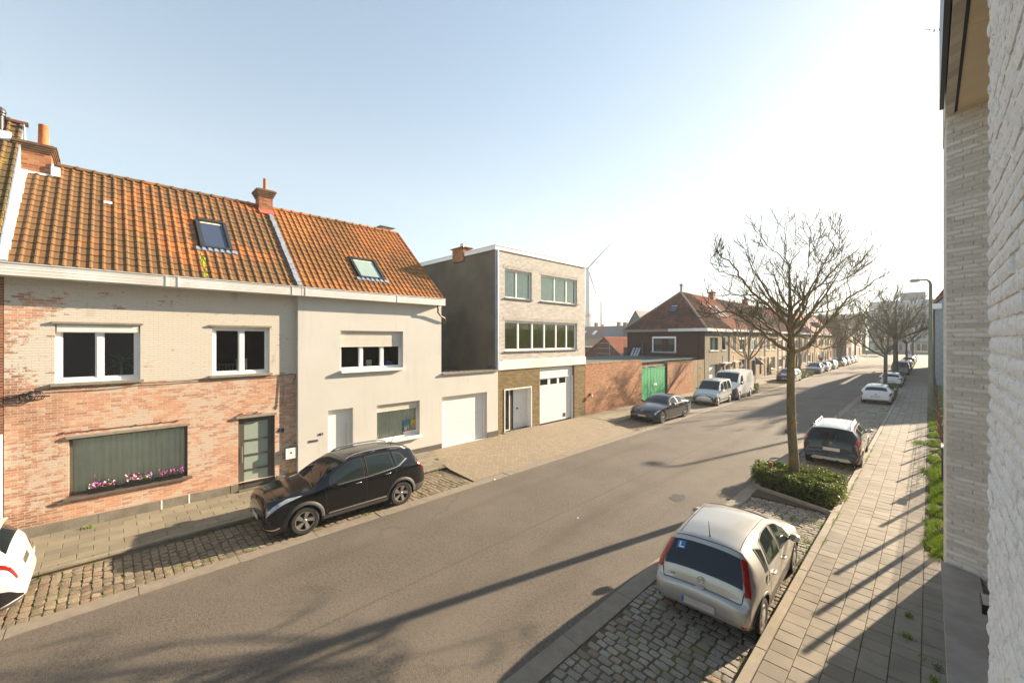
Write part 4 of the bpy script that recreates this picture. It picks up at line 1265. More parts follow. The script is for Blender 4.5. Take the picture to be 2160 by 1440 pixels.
def flowerbox(u, n, seed, label, mats):
    t = thing('flower_box', label, 'flower box', F.p(u, .88, .0), 0, 'flower boxes on the long sill')
    n = int(n * .8); z = MB(); a = .27
    lo = [F.p(u - a + .03, .875, -.10), F.p(u + a - .03, .875, -.10), F.p(u + a - .03, .875, .05), F.p(u - a + .03, .875, .05)]
    hi = [F.p(u - a, 1.0, -.115), F.p(u + a, 1.0, -.115), F.p(u + a, 1.0, .075), F.p(u - a, 1.0, .075)]
    z.hexa(lo + hi); F.box(z, u - a - .01, .985, .076, u + a + .01, 1.003, .09); z.build('trough', M['black'], t)
    r = random.Random(seed); lf = MB()
    leafcloud(lf, r, 420, lambda r: F.p(u + r.uniform(-.25, .25), 1.0 + abs(r.gauss(0, .05)), -.02 + r.uniform(-.07, .09)), .02); lf.build('foliage', M['leaf'], t)
    fl = MB()
    for k in range(n):
        P = Vector(F.p(u + r.uniform(-.26, .26), 1.03 + abs(r.gauss(0, .06)), .0 + r.uniform(-.07, .11))); s = r.uniform(.014, .022)
        d = Vector((1, r.gauss(0, .5), .6 + r.gauss(0, .4))).normalized(); x = d.cross(Vector((0, 0, 1))).normalized(); y = d.cross(x)
        mi = r.choice(mats); ring = [P + (x * math.cos(q * 1.2566) + y * math.sin(q * 1.2566)) * s for q in range(5)]
        b = len(fl.v); fl.add([P + d * .008] + ring, [(0, 1 + q, 1 + (q + 1) % 5) for q in range(5)], mi)
    fl.build('flowers', [M['pink'], M['violet'], M['petal']], t)
flowerbox(-.13, 75, 1, 'black flower box of mostly pink flowers at the left of the long sill', [0, 0, 1, 2])
flowerbox(.57, 75, 2, 'black flower box of mixed pink and white flowers in the middle of the long sill', [0, 0, 2, 1])
flowerbox(1.24, 65, 3, 'black flower box of pink and violet flowers at the right end of the long sill', [0, 1, 1, 0])

# ------------------------------------------------------------------ neighbour at the far left
nb = thing('brick_house', 'dark red brick house at the left edge with a mossy roof and black flue', 'house', (XF, -4.5, 0))
wl = MB(); F.wall(wl, -8, -1.72, 0, 6.3, [(-4.5, -2.9, 3.6, 5.1), (-4.5, -2.9, .9, 2.4)], .15); wl.build('front_wall', M['brick_nbr'], nb)
window(nb, F, (-4.5, -2.9, 3.6, 5.1), sill=.07); window(nb, F, (-4.5, -2.9, .9, 2.4), sill=.07)
r = shell(nb, -8, -1.79, XF, -22.6, 6.46, -18.62, 10.95, 'brick_red'); r.build('roof_deck', M['tile_far'], nb)
RN = slope_frame(-14.62, 6.55, -18.62, 11.05)
t = MB(); tiles(t, RN, 6.2, math.hypot(4, 4.5), .225, .29, seed=8, u0=-7.99); t.build('roof', M['tile_moss'], nb)
t = MB(); ridge_row(t, (-18.62, -8, 11.04), (-18.62, -1.72, 11.04), seed=4); t.build('ridge_tiles', M['tile_brown'], nb)
z = MB(); v = 0; rr = random.Random(5)
while v < 5.9:
    RN.box(z, -1.79, v, -.5, -1.765, v + .28, .03 + rr.uniform(0, .01)); v += .29
z.build('side_slates', M['zinc'], nb)
z = MB(); z.lathe((-18.3, -2.18, 10.4), (0, 0, 1), [(.075, 0), (.075, .62), (.11, .64), (.11, .68), (.085, .70), (.115, .72), (.115, .76), (.09, .84), (.03, .88)], 16); z.build('flue', M['dark'], nb, smooth=True, ang=35)
z = MB(); RN.box(z, -2.42, 4.9, .03, -1.95, 5.3, .085); z.build('flashing', M['lead'], nb)
# drainpipe in front of the joint
z = MB(); z.tube([F.p(-1.76, .1, .07), F.p(-1.76, 2.6, .07)], .04, 8); z.build('downpipe', M['gutter'], nb)

# ------------------------------------------------------------------ cream rendered house
FC = FX(-14.66)
cr = thing('rendered_house', 'smooth cream rendered house with a half closed shutter and attached garage', 'house', (XF, 9, 0))
CW1 = (5.92 - .05, 8.34, 3.65, 5.07); CD = (5.44, 6.32, .12, 2.28); CW2 = (7.24, 9.10, .86, 2.26); CG = (10.2, 12.75, .11, 2.28)
z = MB(); FC.wall(z, 4.47, 10.16, 0, 6.24, [CW1, CD, CW2], .20); FC.wall(z, 10.16, 13.45, 0, 3.24, [CG], .18)
z.quad((-14.66, 10.16, 3.2), (-22.4, 10.16, 3.2), (-22.4, 10.16, 6.4), (-14.66, 10.16, 6.4))
z.quad((-14.66, 4.47, 0), (-14.85, 4.47, 0), (-14.85, 4.47, 6.24), (-14.66, 4.47, 6.24))
z.quad((-14.66, 13.45, 0), (-14.85, 13.45, 0), (-14.85, 13.45, 3.24), (-14.66, 13.45, 3.24))
z.build('front_wall', M['cream'], cr)
r = shell(cr, 4.48, 10.14, -14.67, -22.3, 6.44, -18.5, 9.96, 'cream'); r.build('roof_deck', M['tile_far'], cr)
z = MB(); z.quad((-14.7, 10.2, 3.12), (-22, 10.2, 3.12), (-22, 13.3, 3.12), (-14.7, 13.3, 3.12)); z.build('garage_roof', M['flatroof'], cr)
for q in ((6.34, 10.18, .3), (4.48, 5.42, .3), (12.77, 13.46, .36)): z = MB(); FC.box(z, q[0], 0, .003, q[1], q[2], .02); z.build('plinth', M['plinth_dark'], cr)
window(cr, FC, CW1, .17, (.333, .667), ft=.06, mt=.10, back='dark', gm='glass', sill=.06, sillm='pvc', sillw=.0, shutter=.40, shut_w=-.12, inset=.0)
z = MB(); FC.box(z, 5.86, 3.56, .002, 8.36, 3.645, .14); z.build('window_ledge', M['pvc'], cr)
window(cr, FC, CW2, .17, (), ft=.06, back='net', gm='glass', sill=.05, sillm='pvc', sillw=.0, shutter=.20, shut_w=-.12, inset=.0, sash=False, seed=7)
z = MB(); FC.box(z, 7.22, .76, .002, 9.15, .855, .13); z.build('window_ledge', M['pvc'], cr)
z = MB()
for v in (1.1, 1.33, 1.56, 1.79): FC.box(z, 7.3, v, -.26, 9.0, v + .012, -.25)
z.build('blind_cord', M['net'], cr)
# things on the inner sill upstairs
z = MB(); FC.box(z, 7.00, 3.72, -.42, 7.22, 3.98, -.40); z.build('picture_frame', M['petal']); tag(bpy.data.objects['picture_frame'], 'small white picture frame standing inside the upstairs window of the cream house', 'picture frame')
z = MB(); FC.box(z, 7.75, 3.74, -.5, 8.1, 3.86, -.35); FC.box(z, 7.8, 3.86, -.47, 8.02, 3.9, -.38); tag(z.build('folded_cloth', M['blue_sign']), 'folded blue cloth lying inside the upstairs window of the cream house', 'cloth')
M['poster_blue'] = simple('poster_blue', (.01, .20, .32), .5, var=.1)
M['poster_yellow'] = simple('poster_yellow', (.60, .38, .01), .5, var=.05)
M['skin'] = simple('poster_skin', (.35, .18, .10), .6, var=.1)
def poster(u, v, m, people, label, seed):
    t = thing('poster', label, 'poster', FC.p(u, v, -.17)); w = -.196
    z = MB(); FC.box(z, u - .17, v, w, u + .17, v + .56, w + .004); z.build('sheet', M[m], t)
    z = MB(); z.hexa([FC.p(u - .17, v + .001, w + .005), FC.p(u + .17, v + .001, w + .005), FC.p(u + .17, v + .001, w + .006), FC.p(u - .17, v + .001, w + .006),
                      FC.p(u - .17, v + .12, w + .005), FC.p(u + .17, v + .14, w + .005), FC.p(u + .17, v + .14, w + .006), FC.p(u - .17, v + .12, w + .006)]); z.build('white_band', M['petal'], t)
    z = MB(); s = MB()
    for (du, hh, sc) in people:
        c = u + du
        pts = [(-.055, .13), (.055, .13), (.062, .13 + hh * .55), (.045, .13 + hh * .72), (-.045, .13 + hh * .72), (-.062, .13 + hh * .55)]
        b = [FC.p(c + a * sc, v + q, w + .0065) for a, q in pts]; z.add(b, [tuple(range(6))])
        s.add([FC.p(c + math.cos(k) * .022 * sc, v + .13 + hh * .86 + math.sin(k) * .032 * sc, w + .0068) for k in (0, .8, 1.6, 2.4, 3.2, 4, 4.8, 5.6)], [tuple(range(8))])
        s.add([FC.p(c - .012 * sc, v + .15, w + .0068), FC.p(c + .012 * sc, v + .15, w + .0068), FC.p(c + .02 * sc, v + .13 + hh * .7, w + .0068), FC.p(c - .02 * sc, v + .13 + hh * .7, w + .0068)], [(0, 1, 2, 3)], 1)
    z.build('figures', M['black'], t); s.build('faces', [M['skin'], M['petal']], t)
poster(8.62, .92, 'poster_blue', [(-.09, .26, 1), (.0, .30, 1), (.09, .30, 1), (-.045, .22, .8)], 'blue poster of dark suited figures in the ground floor window of the cream house', 1)
poster(8.95, .92, 'poster_yellow', [(-.05, .28, 1.2), (.045, .34, 1.3)], 'yellow poster of two dark figures in the ground floor window of the cream house', 2)
# door
z = MB(); u0, u1, v0, v1 = CD
FC.box(z, u0, v0, -.2, u1, v1, -.15); FC.box(z, u1 - .1, v0, -.15, u1, v1, -.12); dd = z.build('door', M['gdoor'], cr)
z = MB(); z.tube([FC.p(u1 - .20, .45, -.09), FC.p(u1 - .20, 1.75, -.09)], .016, 8); z.tube([FC.p(u1 - .2, .6, -.15), FC.p(u1 - .2, .6, -.09)], .009, 5); z.tube([FC.p(u1 - .2, 1.6, -.15), FC.p(u1 - .2, 1.6, -.09)], .009, 5); z.build('handle', M['steel'], dd)
gd = garage_door(cr, FC, CG, .16, 7)
z = MB(); FC.box(z, 12.63, .1, -.155, 12.75, 2.28, -.10); z.build('door_jamb', M['white_paint'], cr)
z = MB(); FC.box(z, 4.80, 1.27, .002, 5.10, 1.345, .012); z.build('letter_slot', M['taupe'], cr)
z = MB(); FC.box(z, 5.14, 1.47, .002, 5.27, 1.54, .02); z.build('doorbell', M['dark'], cr)
z = MB(); FC.box(z, 5.20, 1.49, .021, 5.225, 1.515, .026); z.build('bell_button', M['petal'], cr)
gutter(cr, F, 4.475, 10.12, 6.18, 6.47, w0=.145, joints=(4.6, 7.9))
t = MB(); sk2 = (6.82, 7.88, .86, 2.22)
tiles(t, RF, 5.66, VL, .205, .292, holes=[(sk2[0] - .02, sk2[1] + .02, sk2[2] - .1, sk2[3])], seed=6, u0=4.55); t.build('roof', M['tile2'], cr)
t = MB(); ridge_row(t, (-18.5, 4.65, 9.99), (-18.5, 10.1, 9.99), seed=3); t.build('ridge_tiles', M['tile2'], cr)
z = MB(); v = 0
while v < VL - .1: RF.box(z, 10.205, v, -.10, 10.235, v + .29, .06); v += .292
z.build('verge_tiles', M['tile2'], cr)
rooflight(cr, RF, *sk2, gm='glass_teal')
chimney(cr, -19.4, 9.5, 9.2, -18.75, 10.1, 10.3, 'cream', 'zinc', .06)
z = MB(); z.tube([F.p(9.78, 6.2, .42), F.p(9.82, 6.02, .40), F.p(9.86, 5.9, .32), F.p(10.05, 5.74, .27), F.p(10.25, 5.66, .26), F.p(10.32, 5.55, .22), F.p(10.33, 5.45, .12)], .035, 8)
z.build('downpipe', M['dark'], cr, smooth=True)
z = MB(); rr = random.Random(2)
for k in range(11):
    u = 10.22 + k * .295
    z.hexa([FC.p(u, 3.24, -.35), FC.p(u + .31, 3.24, -.35), FC.p(u + .31, 3.24, .10), FC.p(u, 3.24, .10), FC.p(u, 3.33 + rr.uniform(0, .01), -.35), FC.p(u + .31, 3.30, -.35), FC.p(u + .31, 3.285, .10), FC.p(u, 3.31, .10)])
z.build('coping', M['stone'], cr)
z = MB(); z.tube([FC.p(12.95, 3.3, -.2), FC.p(12.94, 3.95, -.2)], .008, 4)
for k in range(3): z.tube([FC.p(13.1 + math.cos(a) * .1, 3.42 + math.sin(a) * .06, -.15 - .03 * k) for a in (0, 1, 2, 3, 4, 5, 6.28)], .009, 4)
z.tube([FC.p(13.25, 3.45, -.15), FC.p(13.4, 3.35, -.05), FC.p(13.6, 3.2, .02)], .01, 4)
tag(z.build('cable_coil', M['black']), 'small black cable coil and whip on the coping above the garage', 'cable')

# ------------------------------------------------------------------ three storey block
ts = thing('flat_roof_house', 'tall flat roofed house of pale glazed brick over a yellow brown brick ground floor', 'house', (XF, 17, 0))
H3 = [(14.05, 16.02, 6.84, 8.28), (16.75, 20.02, 6.84, 8.28), (14.05, 20.02, 4.17, 5.70)]
z = MB(); F.wall(z, 13.62, 20.82, 3.72, 9.15, H3, .14); F.wall(z, 13.42, 13.62, 3.72, 9.15, [], .1)
z.quad(F.p(20.82, 3.3, 0), F.p(20.82, 3.3, -9), F.p(20.82, 9.15, -9), F.p(20.82, 9.15, 0)); z.build('upper_wall', M['brick_white'], ts)
z = MB()
for h in H3:   # soldier courses over the openings
    u = h[0] - .1
    while u < h[1] + .1: F.box(z, u + .004, h[3] + .012, .002, u + .06, h[3] + .21, .008); u += .068
    z.build('soldier_course', M['brick_white'], ts); z = MB()
z = MB(); F.box(z, 13.6, 3.25, -.02, 20.84, 3.70, .06); F.box(z, 13.9, 3.70, .0, 20.82, 3.745, .03); z.build('concrete_band', M['gutter'], ts)
D3 = (14.0, 16.0, .14, 2.28); G3 = (16.66, 19.75, .10, 3.22)
z = MB(); F.wall(z, 13.45, 20.82, .0, 3.25, [D3, G3], .22); 
z.quad(F.p(20.82, 0, 0), F.p(20.82, 0, -9), F.p(20.82, 3.25, -9), F.p(20.82, 3.25, 0)); z.quad(F.p(13.45, 0, 0), F.p(13.45, 0, -1), F.p(13.45, 3.25, -1), F.p(13.45, 3.25, 0))
z.build('ground_floor_wall', M['brick_yb'], ts)
z = MB()
zb = 9.15
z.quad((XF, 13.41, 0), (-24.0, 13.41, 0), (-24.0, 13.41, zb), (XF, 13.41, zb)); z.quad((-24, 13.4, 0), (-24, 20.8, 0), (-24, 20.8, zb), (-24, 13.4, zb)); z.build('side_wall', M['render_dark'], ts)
z = MB(); z.quad((XF, 13.4, 9.1), (-24, 13.4, 9.1), (-24, 20.8, 9.1), (XF, 20.8, 9.1)); z.build('flat_roof', M['flatroof'], ts)
z = MB(); z.box(XF + .06, 13.36, 9.14, XF - .02, 20.86, 9.33); z.box(XF + .09, 13.34, 9.33, XF - .1, 20.88, 9.36)
z.box(XF - .02, 13.36, 9.14, -24, 13.44, 9.33); z.box(XF - .1, 13.33, 9.33, -24, 13.5, 9.355); z.build('roof_edge', M['pvc'], ts)
z = MB(); F.box(z, 13.40, 3.3, -.01, 13.60, 9.14, .045); z.tube([F.p(13.46, 3.3, .10), F.p(13.46, 9.1, .10)], .05, 8); z.build('corner_trim', M['zinc'], ts)
window(ts, F, H3[0], .11, (.46,), ft=.07, mt=.07, back='net', gm='glass', sill=.06, sillw=.05, sash=False, sillm='bluestone')
window(ts, F, H3[1], .11, (.39, .72), ft=.07, mt=.07, back='net', gm='glass', sill=.06, sillw=.05, sash=False, seed=4, sillm='bluestone')
window(ts, F, H3[2], .11, (.175, .355, .52, .69, .85), ft=.07, mt=.08, back='olive', gm='glass', sill=.06, sillw=.05, sash=True, sillm='bluestone')
# entrance: white frame, narrow side light, panelled door
z = MB(); u0, u1, v0, v1 = D3
F.box(z, u0, v0, -.02, u0 + .05, v1, .03); F.box(z, u1 - .05, v0, -.02, u1, v1, .03); F.box(z, u0 + .05, v1 - .06, -.02, u1 - .05, v1, .03)
F.box(z, u1 - .052, v0, -.34, u1 - .045, v1, -.02); F.box(z, u0 + .05, v1 - .065, -.34, u1 - .05, v1 - .06, -.02)
z.build('door_surround', M['pvc'], ts)
z = MB(); wd = -.30
F.box(z, u0 + .62, v0, wd - .05, u1 - .03, v1 - .06, wd)
for (a, b, c, d) in ((.86, 1.55, 1.42, 2.02), (.86, 1.55, 1.02, 1.30), (.86, 1.55, .38, .92)):
    for q, e in ((0, .03), (.055, .015)):
        F.box(z, u0 + a + q, c - .0 + q * .6, wd, u0 + a + q + .02, d - q * .6, wd + e * .6); F.box(z, u0 + b - q - .02, c + q * .6, wd, u0 + b - q, d - q * .6, wd + e * .6)
        F.box(z, u0 + a + q + .02, c + q * .6, wd, u0 + b - q - .02, c + q * .6 + .02, wd + e * .6); F.box(z, u0 + a + q + .02, d - q * .6 - .02, wd, u0 + b - q - .02, d - q * .6, wd + e * .6)
dd = z.build('door', M['gdoor'], ts)
z = MB(); c = F.p(u0 + 1.2, 1.17, wd); z.lathe(c, (1, 0, 0), [(.05, 0), (.05, .02), (.02, .03), (.02, .06), (.035, .07), (.0, .085)], 10); z.build('knob', M['black'], dd)
z = MB(); F.box(z, u0 + .70, 1.1, wd, u0 + .73, 1.22, wd + .02); z.build('lock', M['steel'], dd)
window(ts, F, (u0 + .05, u0 + .6, v0, v1 - .06), .2, (), ft=.045, back='dark', gm='glass', sash=False, name='side_light')
z = MB(); curtain(z, F, u0 + .10, u0 + .46, v0 + .04, v1 - .1, -.33, .03, .13, 2, .55); z.build('curtain', M['green_curtain'], ts, smooth=True)
z = MB(); F.box(z, u0 - .1, .0, -.1, u1 + .05, .14, .16); z.build('doorstep', M['stone'], ts)
for q in ((16.6, -.2, 19.9, .10, .12), (19.95, 0, 20.84, .12, .04), (13.46, 0, 13.9, .1, .03), (16.08, 0, 16.59, .12, .03)): z = MB(); F.box(z, q[0], 0, q[1], q[2], q[3], q[4]); z.build('plinth', M['conc'], ts)
u0, u1 = 16.68, 19.72
z = MB(); F.box(z, u0, 2.62, -.2, u1, 3.2, -.13); F.box(z, u1 - .13, .1, -.2, u1, 2.62, -.06); F.box(z, u0, 2.60, -.13, u1 - .13, 2.63, -.10); z.build('fascia', M['gdoor'], ts)
gd = garage_door(ts, F, (u0, u1 - .15, .12, 2.6), .16, 6, windows=(0, [(16.86, 17.5), (17.72, 18.32), (18.5, 19.1)], .05, .06))
z = MB(); F.box(z, 18.84, .26, -.165, 19.10, .48, -.15); z.build('cat_flap', M['dark'], gd)
chimney(ts, -18.15, 13.30, 8.9, -17.2, 13.85, 9.62, 'brick_chim', 'brick_chim', .03)
z = MB(); z.lathe((-17.6, 13.55, 9.62), (0, 0, 1), [(.09, 0), (.09, .12), (.12, .13), (.12, .22), (.1, .26), (.01, .27)], 12); z.build('flue', M['steel'], ts, smooth=True, ang=40)
z = MB(); z.hexa([(-19.0, 14.0, 9.3), (-22.5, 14.0, 9.3), (-22.5, 16.5, 9.3), (-19.0, 16.5, 9.3), (-19.0, 14.0, 9.4), (-22.5, 14.0, 9.4), (-22.5, 16.5, 9.95), (-19.0, 16.5, 9.95)]); z.build('solar_panel', M['skyglass'], ts)

# ------------------------------------------------------------------ walls, gate, planks
def thingbox(name, label, cat, boxes, m, fr=F):
    z = MB()
    for b in boxes: fr.box(z, *b)
    return tag(z.build(name, M[m]), label, cat)
gw = thing('garden_wall', 'long orange brick garden wall between the tall house and the green gate', 'wall', (XF, 24.4, 0))
z = MB(); F.box(z, 20.85, 0, -.3, 27.92, 3.19, 0); z.build('wall', M['brick_wall'], gw)
z = MB(); u = 20.85
while u < 27.8: F.box(z, u + .003, 3.19, -.31, u + .065, 3.27, .01); u += .072
z.build('coping', M['brick_wall'], gw)
lm = thing('wall_lamp', 'small black outdoor lamp on the orange brick garden wall', 'lamp', F.p(21.33, 1.25, 0))
z = MB(); F.box(z, 21.28, 1.24, 0, 21.38, 1.42, .05); z.tube([F.p(21.33, 1.34, .04), F.p(21.33, 1.38, .14)], .02, 6); z.build('bracket', M['black'], lm)
z = MB(); z.lathe(F.p(21.33, 1.14, .15), (0, 0, 1), [(.04, 0), (.07, .04), (.08, .12), (.03, .2), (.03, .24)], 10); z.build('shade', M['petal'], lm)
gw2 = thing('garden_wall', 'short orange brick wall striped by tree shadows right of the green gate', 'wall', (XF, 34.6, 0))
z = MB(); F.box(z, 32.15, 0, -.3, 37.1, 2.80, 0); z.build('wall', M['brick_wall'], gw2)
z = MB(); F.box(z, 32.12, 2.80, -.32, 37.1, 2.88, .02); z.build('coping', M['brick_cap'], gw2)
gt = thing('gate', 'bright green double gate of sheet metal between two brick walls', 'gate', (XF, 30, 0))
for a, b in ((27.95, 29.98), (30.02, 32.0)):
    z = MB(); F.box(z, a, .12, -.12, b, 2.62, -.09)
    for k in range(1, 4): F.box(z, a + (b - a) * k / 4 - .012, .13, -.09, a + (b - a) * k / 4 + .012, 2.61, -.082)
    F.box(z, a, 2.55, -.09, b, 2.62, -.07)
    o = z.build('leaf_panel', M['green'], gt)
z = MB(); z.tube([F.p(29.9, 1.28, -.05), F.p(30.15, 1.32, -.04), F.p(30.3, 1.3, -.05)], .02, 6); z.tube([F.p(29.95, 1.28, -.05), F.p(29.93, 1.0, -.05)], .012, 5); z.build('latch', M['steel'], gt)
z = MB(); rr = random.Random(3)
for k in range(16): F.box(z, 27.95 + k * .26, 2.66 + rr.uniform(-.02, .03), -.6, 28.19 + k * .26, 2.72 + rr.uniform(-.01, .05), -.14)
z.build('coping_tiles', M['stone'], gt)
z = MB(); F.box(z, 32.0, .1, -.2, 32.14, 2.7, -.05); z.build('gate_post', M['dark'], gt)
wf = thing('plank_fence', 'tall pale timber plank fence beside the grey rendered corner house', 'fence', (XF, 38.5, 0))
z = MB(); u = 37.14; k = 0
while u < 39.9: F.box(z, u, .1, -.06, u + .13, 2.88 + .03 * math.sin(k * 2.1), -.03 if k % 2 else -.015); u += .142; k += 1
z.build('planks', M['wood'], wf)
z = MB(); F.box(z, 38.2, .1, -.012, 38.235, 2.5, .01); F.box(z, 37.12, .1, -.1, 37.14, 2.85, .0)
for v in (.8, 1.3, 2.1): F.box(z, 38.9, v, -.012, 38.95, v + .1, .01)
z.build('ironwork', M['taupe'], wf)
# flat green roof of the yard building behind the wall
yb = thing('yard_shed', 'low yard building with a dark green flat roof behind the garden walls', 'shed', (-19, 31, 0))
z = MB(); z.box(-23.0, 21.0, 0, -15.4, 39.6, 2.98); z.build('walls', M['brick_red'], yb)
z = MB(); z.box(-23.2, 20.95, 2.98, -15.25, 39.7, 3.06); z.build('roof', M['flatroof'], yb)
z = MB(); rr = random.Random(6)
ld = thing('ladder_rack', 'grey metal offcuts and ladders leaning on the brown brick side wall', 'ladders', (-21.5, 39.3, 3.06))
for k, x in enumerate((-21.95, -21.6, -21.3)): z.hexa([(x, 38.9, 3.06), (x + .22, 38.9, 3.06), (x + .22, 38.95, 3.06), (x, 38.95, 3.06), (x - .12, 39.8, 3.9), (x + .1, 39.8, 3.9), (x + .1, 39.84, 3.9), (x - .12, 39.84, 3.9)])
z.build('panels', M['scaff'], ld)
z = MB(); z.box(-21.0, 39.5, 3.06, -20.8, 39.7, 4.35); z.build('vent_pipe', M['dark'], ld)
# ------------------------------------------------------------------ corner house with the hipped roof
hh = thing('corner_house', 'corner house with hipped brown roof, dark brown side wall and grey rendered front', 'house', (XF, 43, 0))
S = FY(40.0)
HW = (-20.02, -17.55, 3.52, 5.06)
z = MB(); S.wall(z, -22.9, -14.8, 0, 5.62, [(-19.95, -19.0, 3.62, 4.85), (-18.45, -17.62, 3.62, 4.85)], .15); z.build('side_wall', M['brick_hip'], hh)
z = MB(); S.box(z, HW[0], HW[2], .0, HW[0] + .12, HW[3], .05); S.box(z, HW[1] - .12, HW[2], .0, HW[1], HW[3], .05); S.box(z, HW[0] + .12, HW[3] - .18, .0, HW[1] - .12, HW[3], .05)
z.build('window_surround', M['pvc'], hh)
window(hh, S, (-19.9, -19.02, 3.64, 4.84), .08, (), fm='dark', ft=.06, gm='glass_dark', sash=False)
window(hh, S, (-18.43, -17.66, 3.64, 4.84), .08, (), fm='dark', ft=.06, gm='glass_dark', sash=False)
z = MB(); S.box(z, -20.1, 3.42, .0, -17.5, 3.53, .09); z.build('sill', M['zinc'], hh)
z = MB(); z.tube([S.p(-15.4, 3.0, .04), S.p(-15.4, 5.5, .04)], .04, 6); z.build('downpipe', M['brick_hip'], hh)
HO = [(41.25, 43.4, 3.70, 4.95), (44.55, 45.55, 3.70, 4.95), (41.1, 43.35, .12, 2.32), (44.25, 45.2, .12, 2.25), (45.7, 46.2, .9, 2.1)]
z = MB(); F.wall(z, 40.0, 46.68, 0, 5.62, HO, .14); z.build('front_wall', M['stucco_grey'], hh)
z = MB(); F.box(z, 40.0, 5.2, .002, 46.68, 5.62, .015); z.build('frieze', M['slate_far'], hh)
window(hh, F, HO[0], .12, (.45,), fm='dark', ft=.06, back='net', gm='glass', sill=.1, sillm='pvc', sash=False)
window(hh, F, HO[1], .12, (), fm='dark', ft=.06, sill=.1, sillm='pvc', sash=False)
garage_door(hh, F, HO[2], .22, 4)
z = MB(); F.box(z, 44.25, .12, -.14, 45.2, 2.25, -.08); z.build('door', M['plinth_dark'], hh)
z = MB(); F.box(z, 43.9, 2.33, .0, 45.9, 2.42, .55); F.box(z, 44.85, 2.42, .0, 44.93, 3.1, .06); z.build('canopy', M['gutter'], hh)
window(hh, F, HO[4], .12, (), fm='dark', ft=.05, sash=False)
z = MB(); z.quad((-22.9, 40, 0), (-22.9, 46.7, 0), (-22.9, 46.7, 5.6), (-22.9, 40, 5.6)); z.build('rear_wall', M['brick_hip'], hh)
z = MB(); S.box(z, -23.3, 5.55, .0, -18.2, 5.75, .38); S.box(z, -23.3, 5.75, .36, -18.2, 5.80, .40); z.build('side_gutter', M['stone'], hh)
z = MB(); S.box(z, -18.19, 5.55, .0, -14.42, 5.83, .38); z.box(-14.79, 40.0, 5.55, -14.42, 46.68, 5.83); z.build('gutter', M['gutter'], hh)
ze, zr, xr = 5.80, 9.88, -18.85
z = MB(); z.add([(-23.2, 39.7, ze - .03), (-14.5, 39.7, ze - .03), (xr, 44.1, zr - .03)], [(0, 1, 2)]); z.add([(-14.5, 39.7, ze - .03), (-14.5, 46.7, ze - .03), (xr, 46.7, zr - .03), (xr, 44.1, zr - .03)], [(0, 1, 2, 3)])
z.add([(-23.2, 39.7, ze - .03), (-23.2, 46.7, ze - .03), (xr, 46.7, zr - .03), (xr, 44.1, zr - .03)], [(0, 1, 2, 3)]); z.build('roof_deck', M['tile_far'], hh)
vv = Vector((0, 4.4, 4.08)).normalized(); RH = Fr((-23.2, 39.68, ze), (1, 0, 0), (0, -vv.z, vv.y), vv)
t = MB(); L = math.hypot(4.4, 4.08); tiles(t, RH, 8.7, L, .22, .26, clip=[(0, 0), (8.7, 0), (4.35, L)], seed=11, holes=[(4.05, 4.95, 2.6, 3.75)]); t.build('hip_roof', M['tile_brown'], hh)
rooflight(hh, RH, 4.05, 4.95, 2.6, 3.75, flash=False)
RH2 = slope_frame(-14.48, ze, xr, zr); L2 = math.hypot(xr + 14.48, zr - ze)
t = MB(); tiles(t, RH2, 7.0, L2, .22, .26, clip=[(0, 0), (7, 0), (7, L2), (4.4, L2)], seed=12, u0=0, h=.03) if False else None
fr2 = Fr((-14.48, 39.7, ze), RH2.u, RH2.w, RH2.v)
t = MB(); tiles(t, fr2, 7.0, L2, .22, .26, clip=[(0, 0), (7, 0), (7, L2), (4.4, L2)], seed=12); t.build('front_roof', M['tile_brown'], hh)
t = MB(); ridge_row(t, (-14.5, 39.7, ze + .02), (xr, 44.1, zr + .02), seed=5); ridge_row(t, (-23.2, 39.7, ze + .02), (xr, 44.1, zr + .02), seed=6); ridge_row(t, (xr, 44.1, zr + .02), (xr, 46.7, zr + .02), seed=7); t.build('ridge_tiles', M['stone'], hh)
z = MB(); z.box(xr - .1, 44.2, 9.7, xr + .1, 44.42, 10.6); z.box(xr - .16, 44.14, 10.6, xr + .16, 44.48, 10.78); z.build('flue', M['stone'], hh)

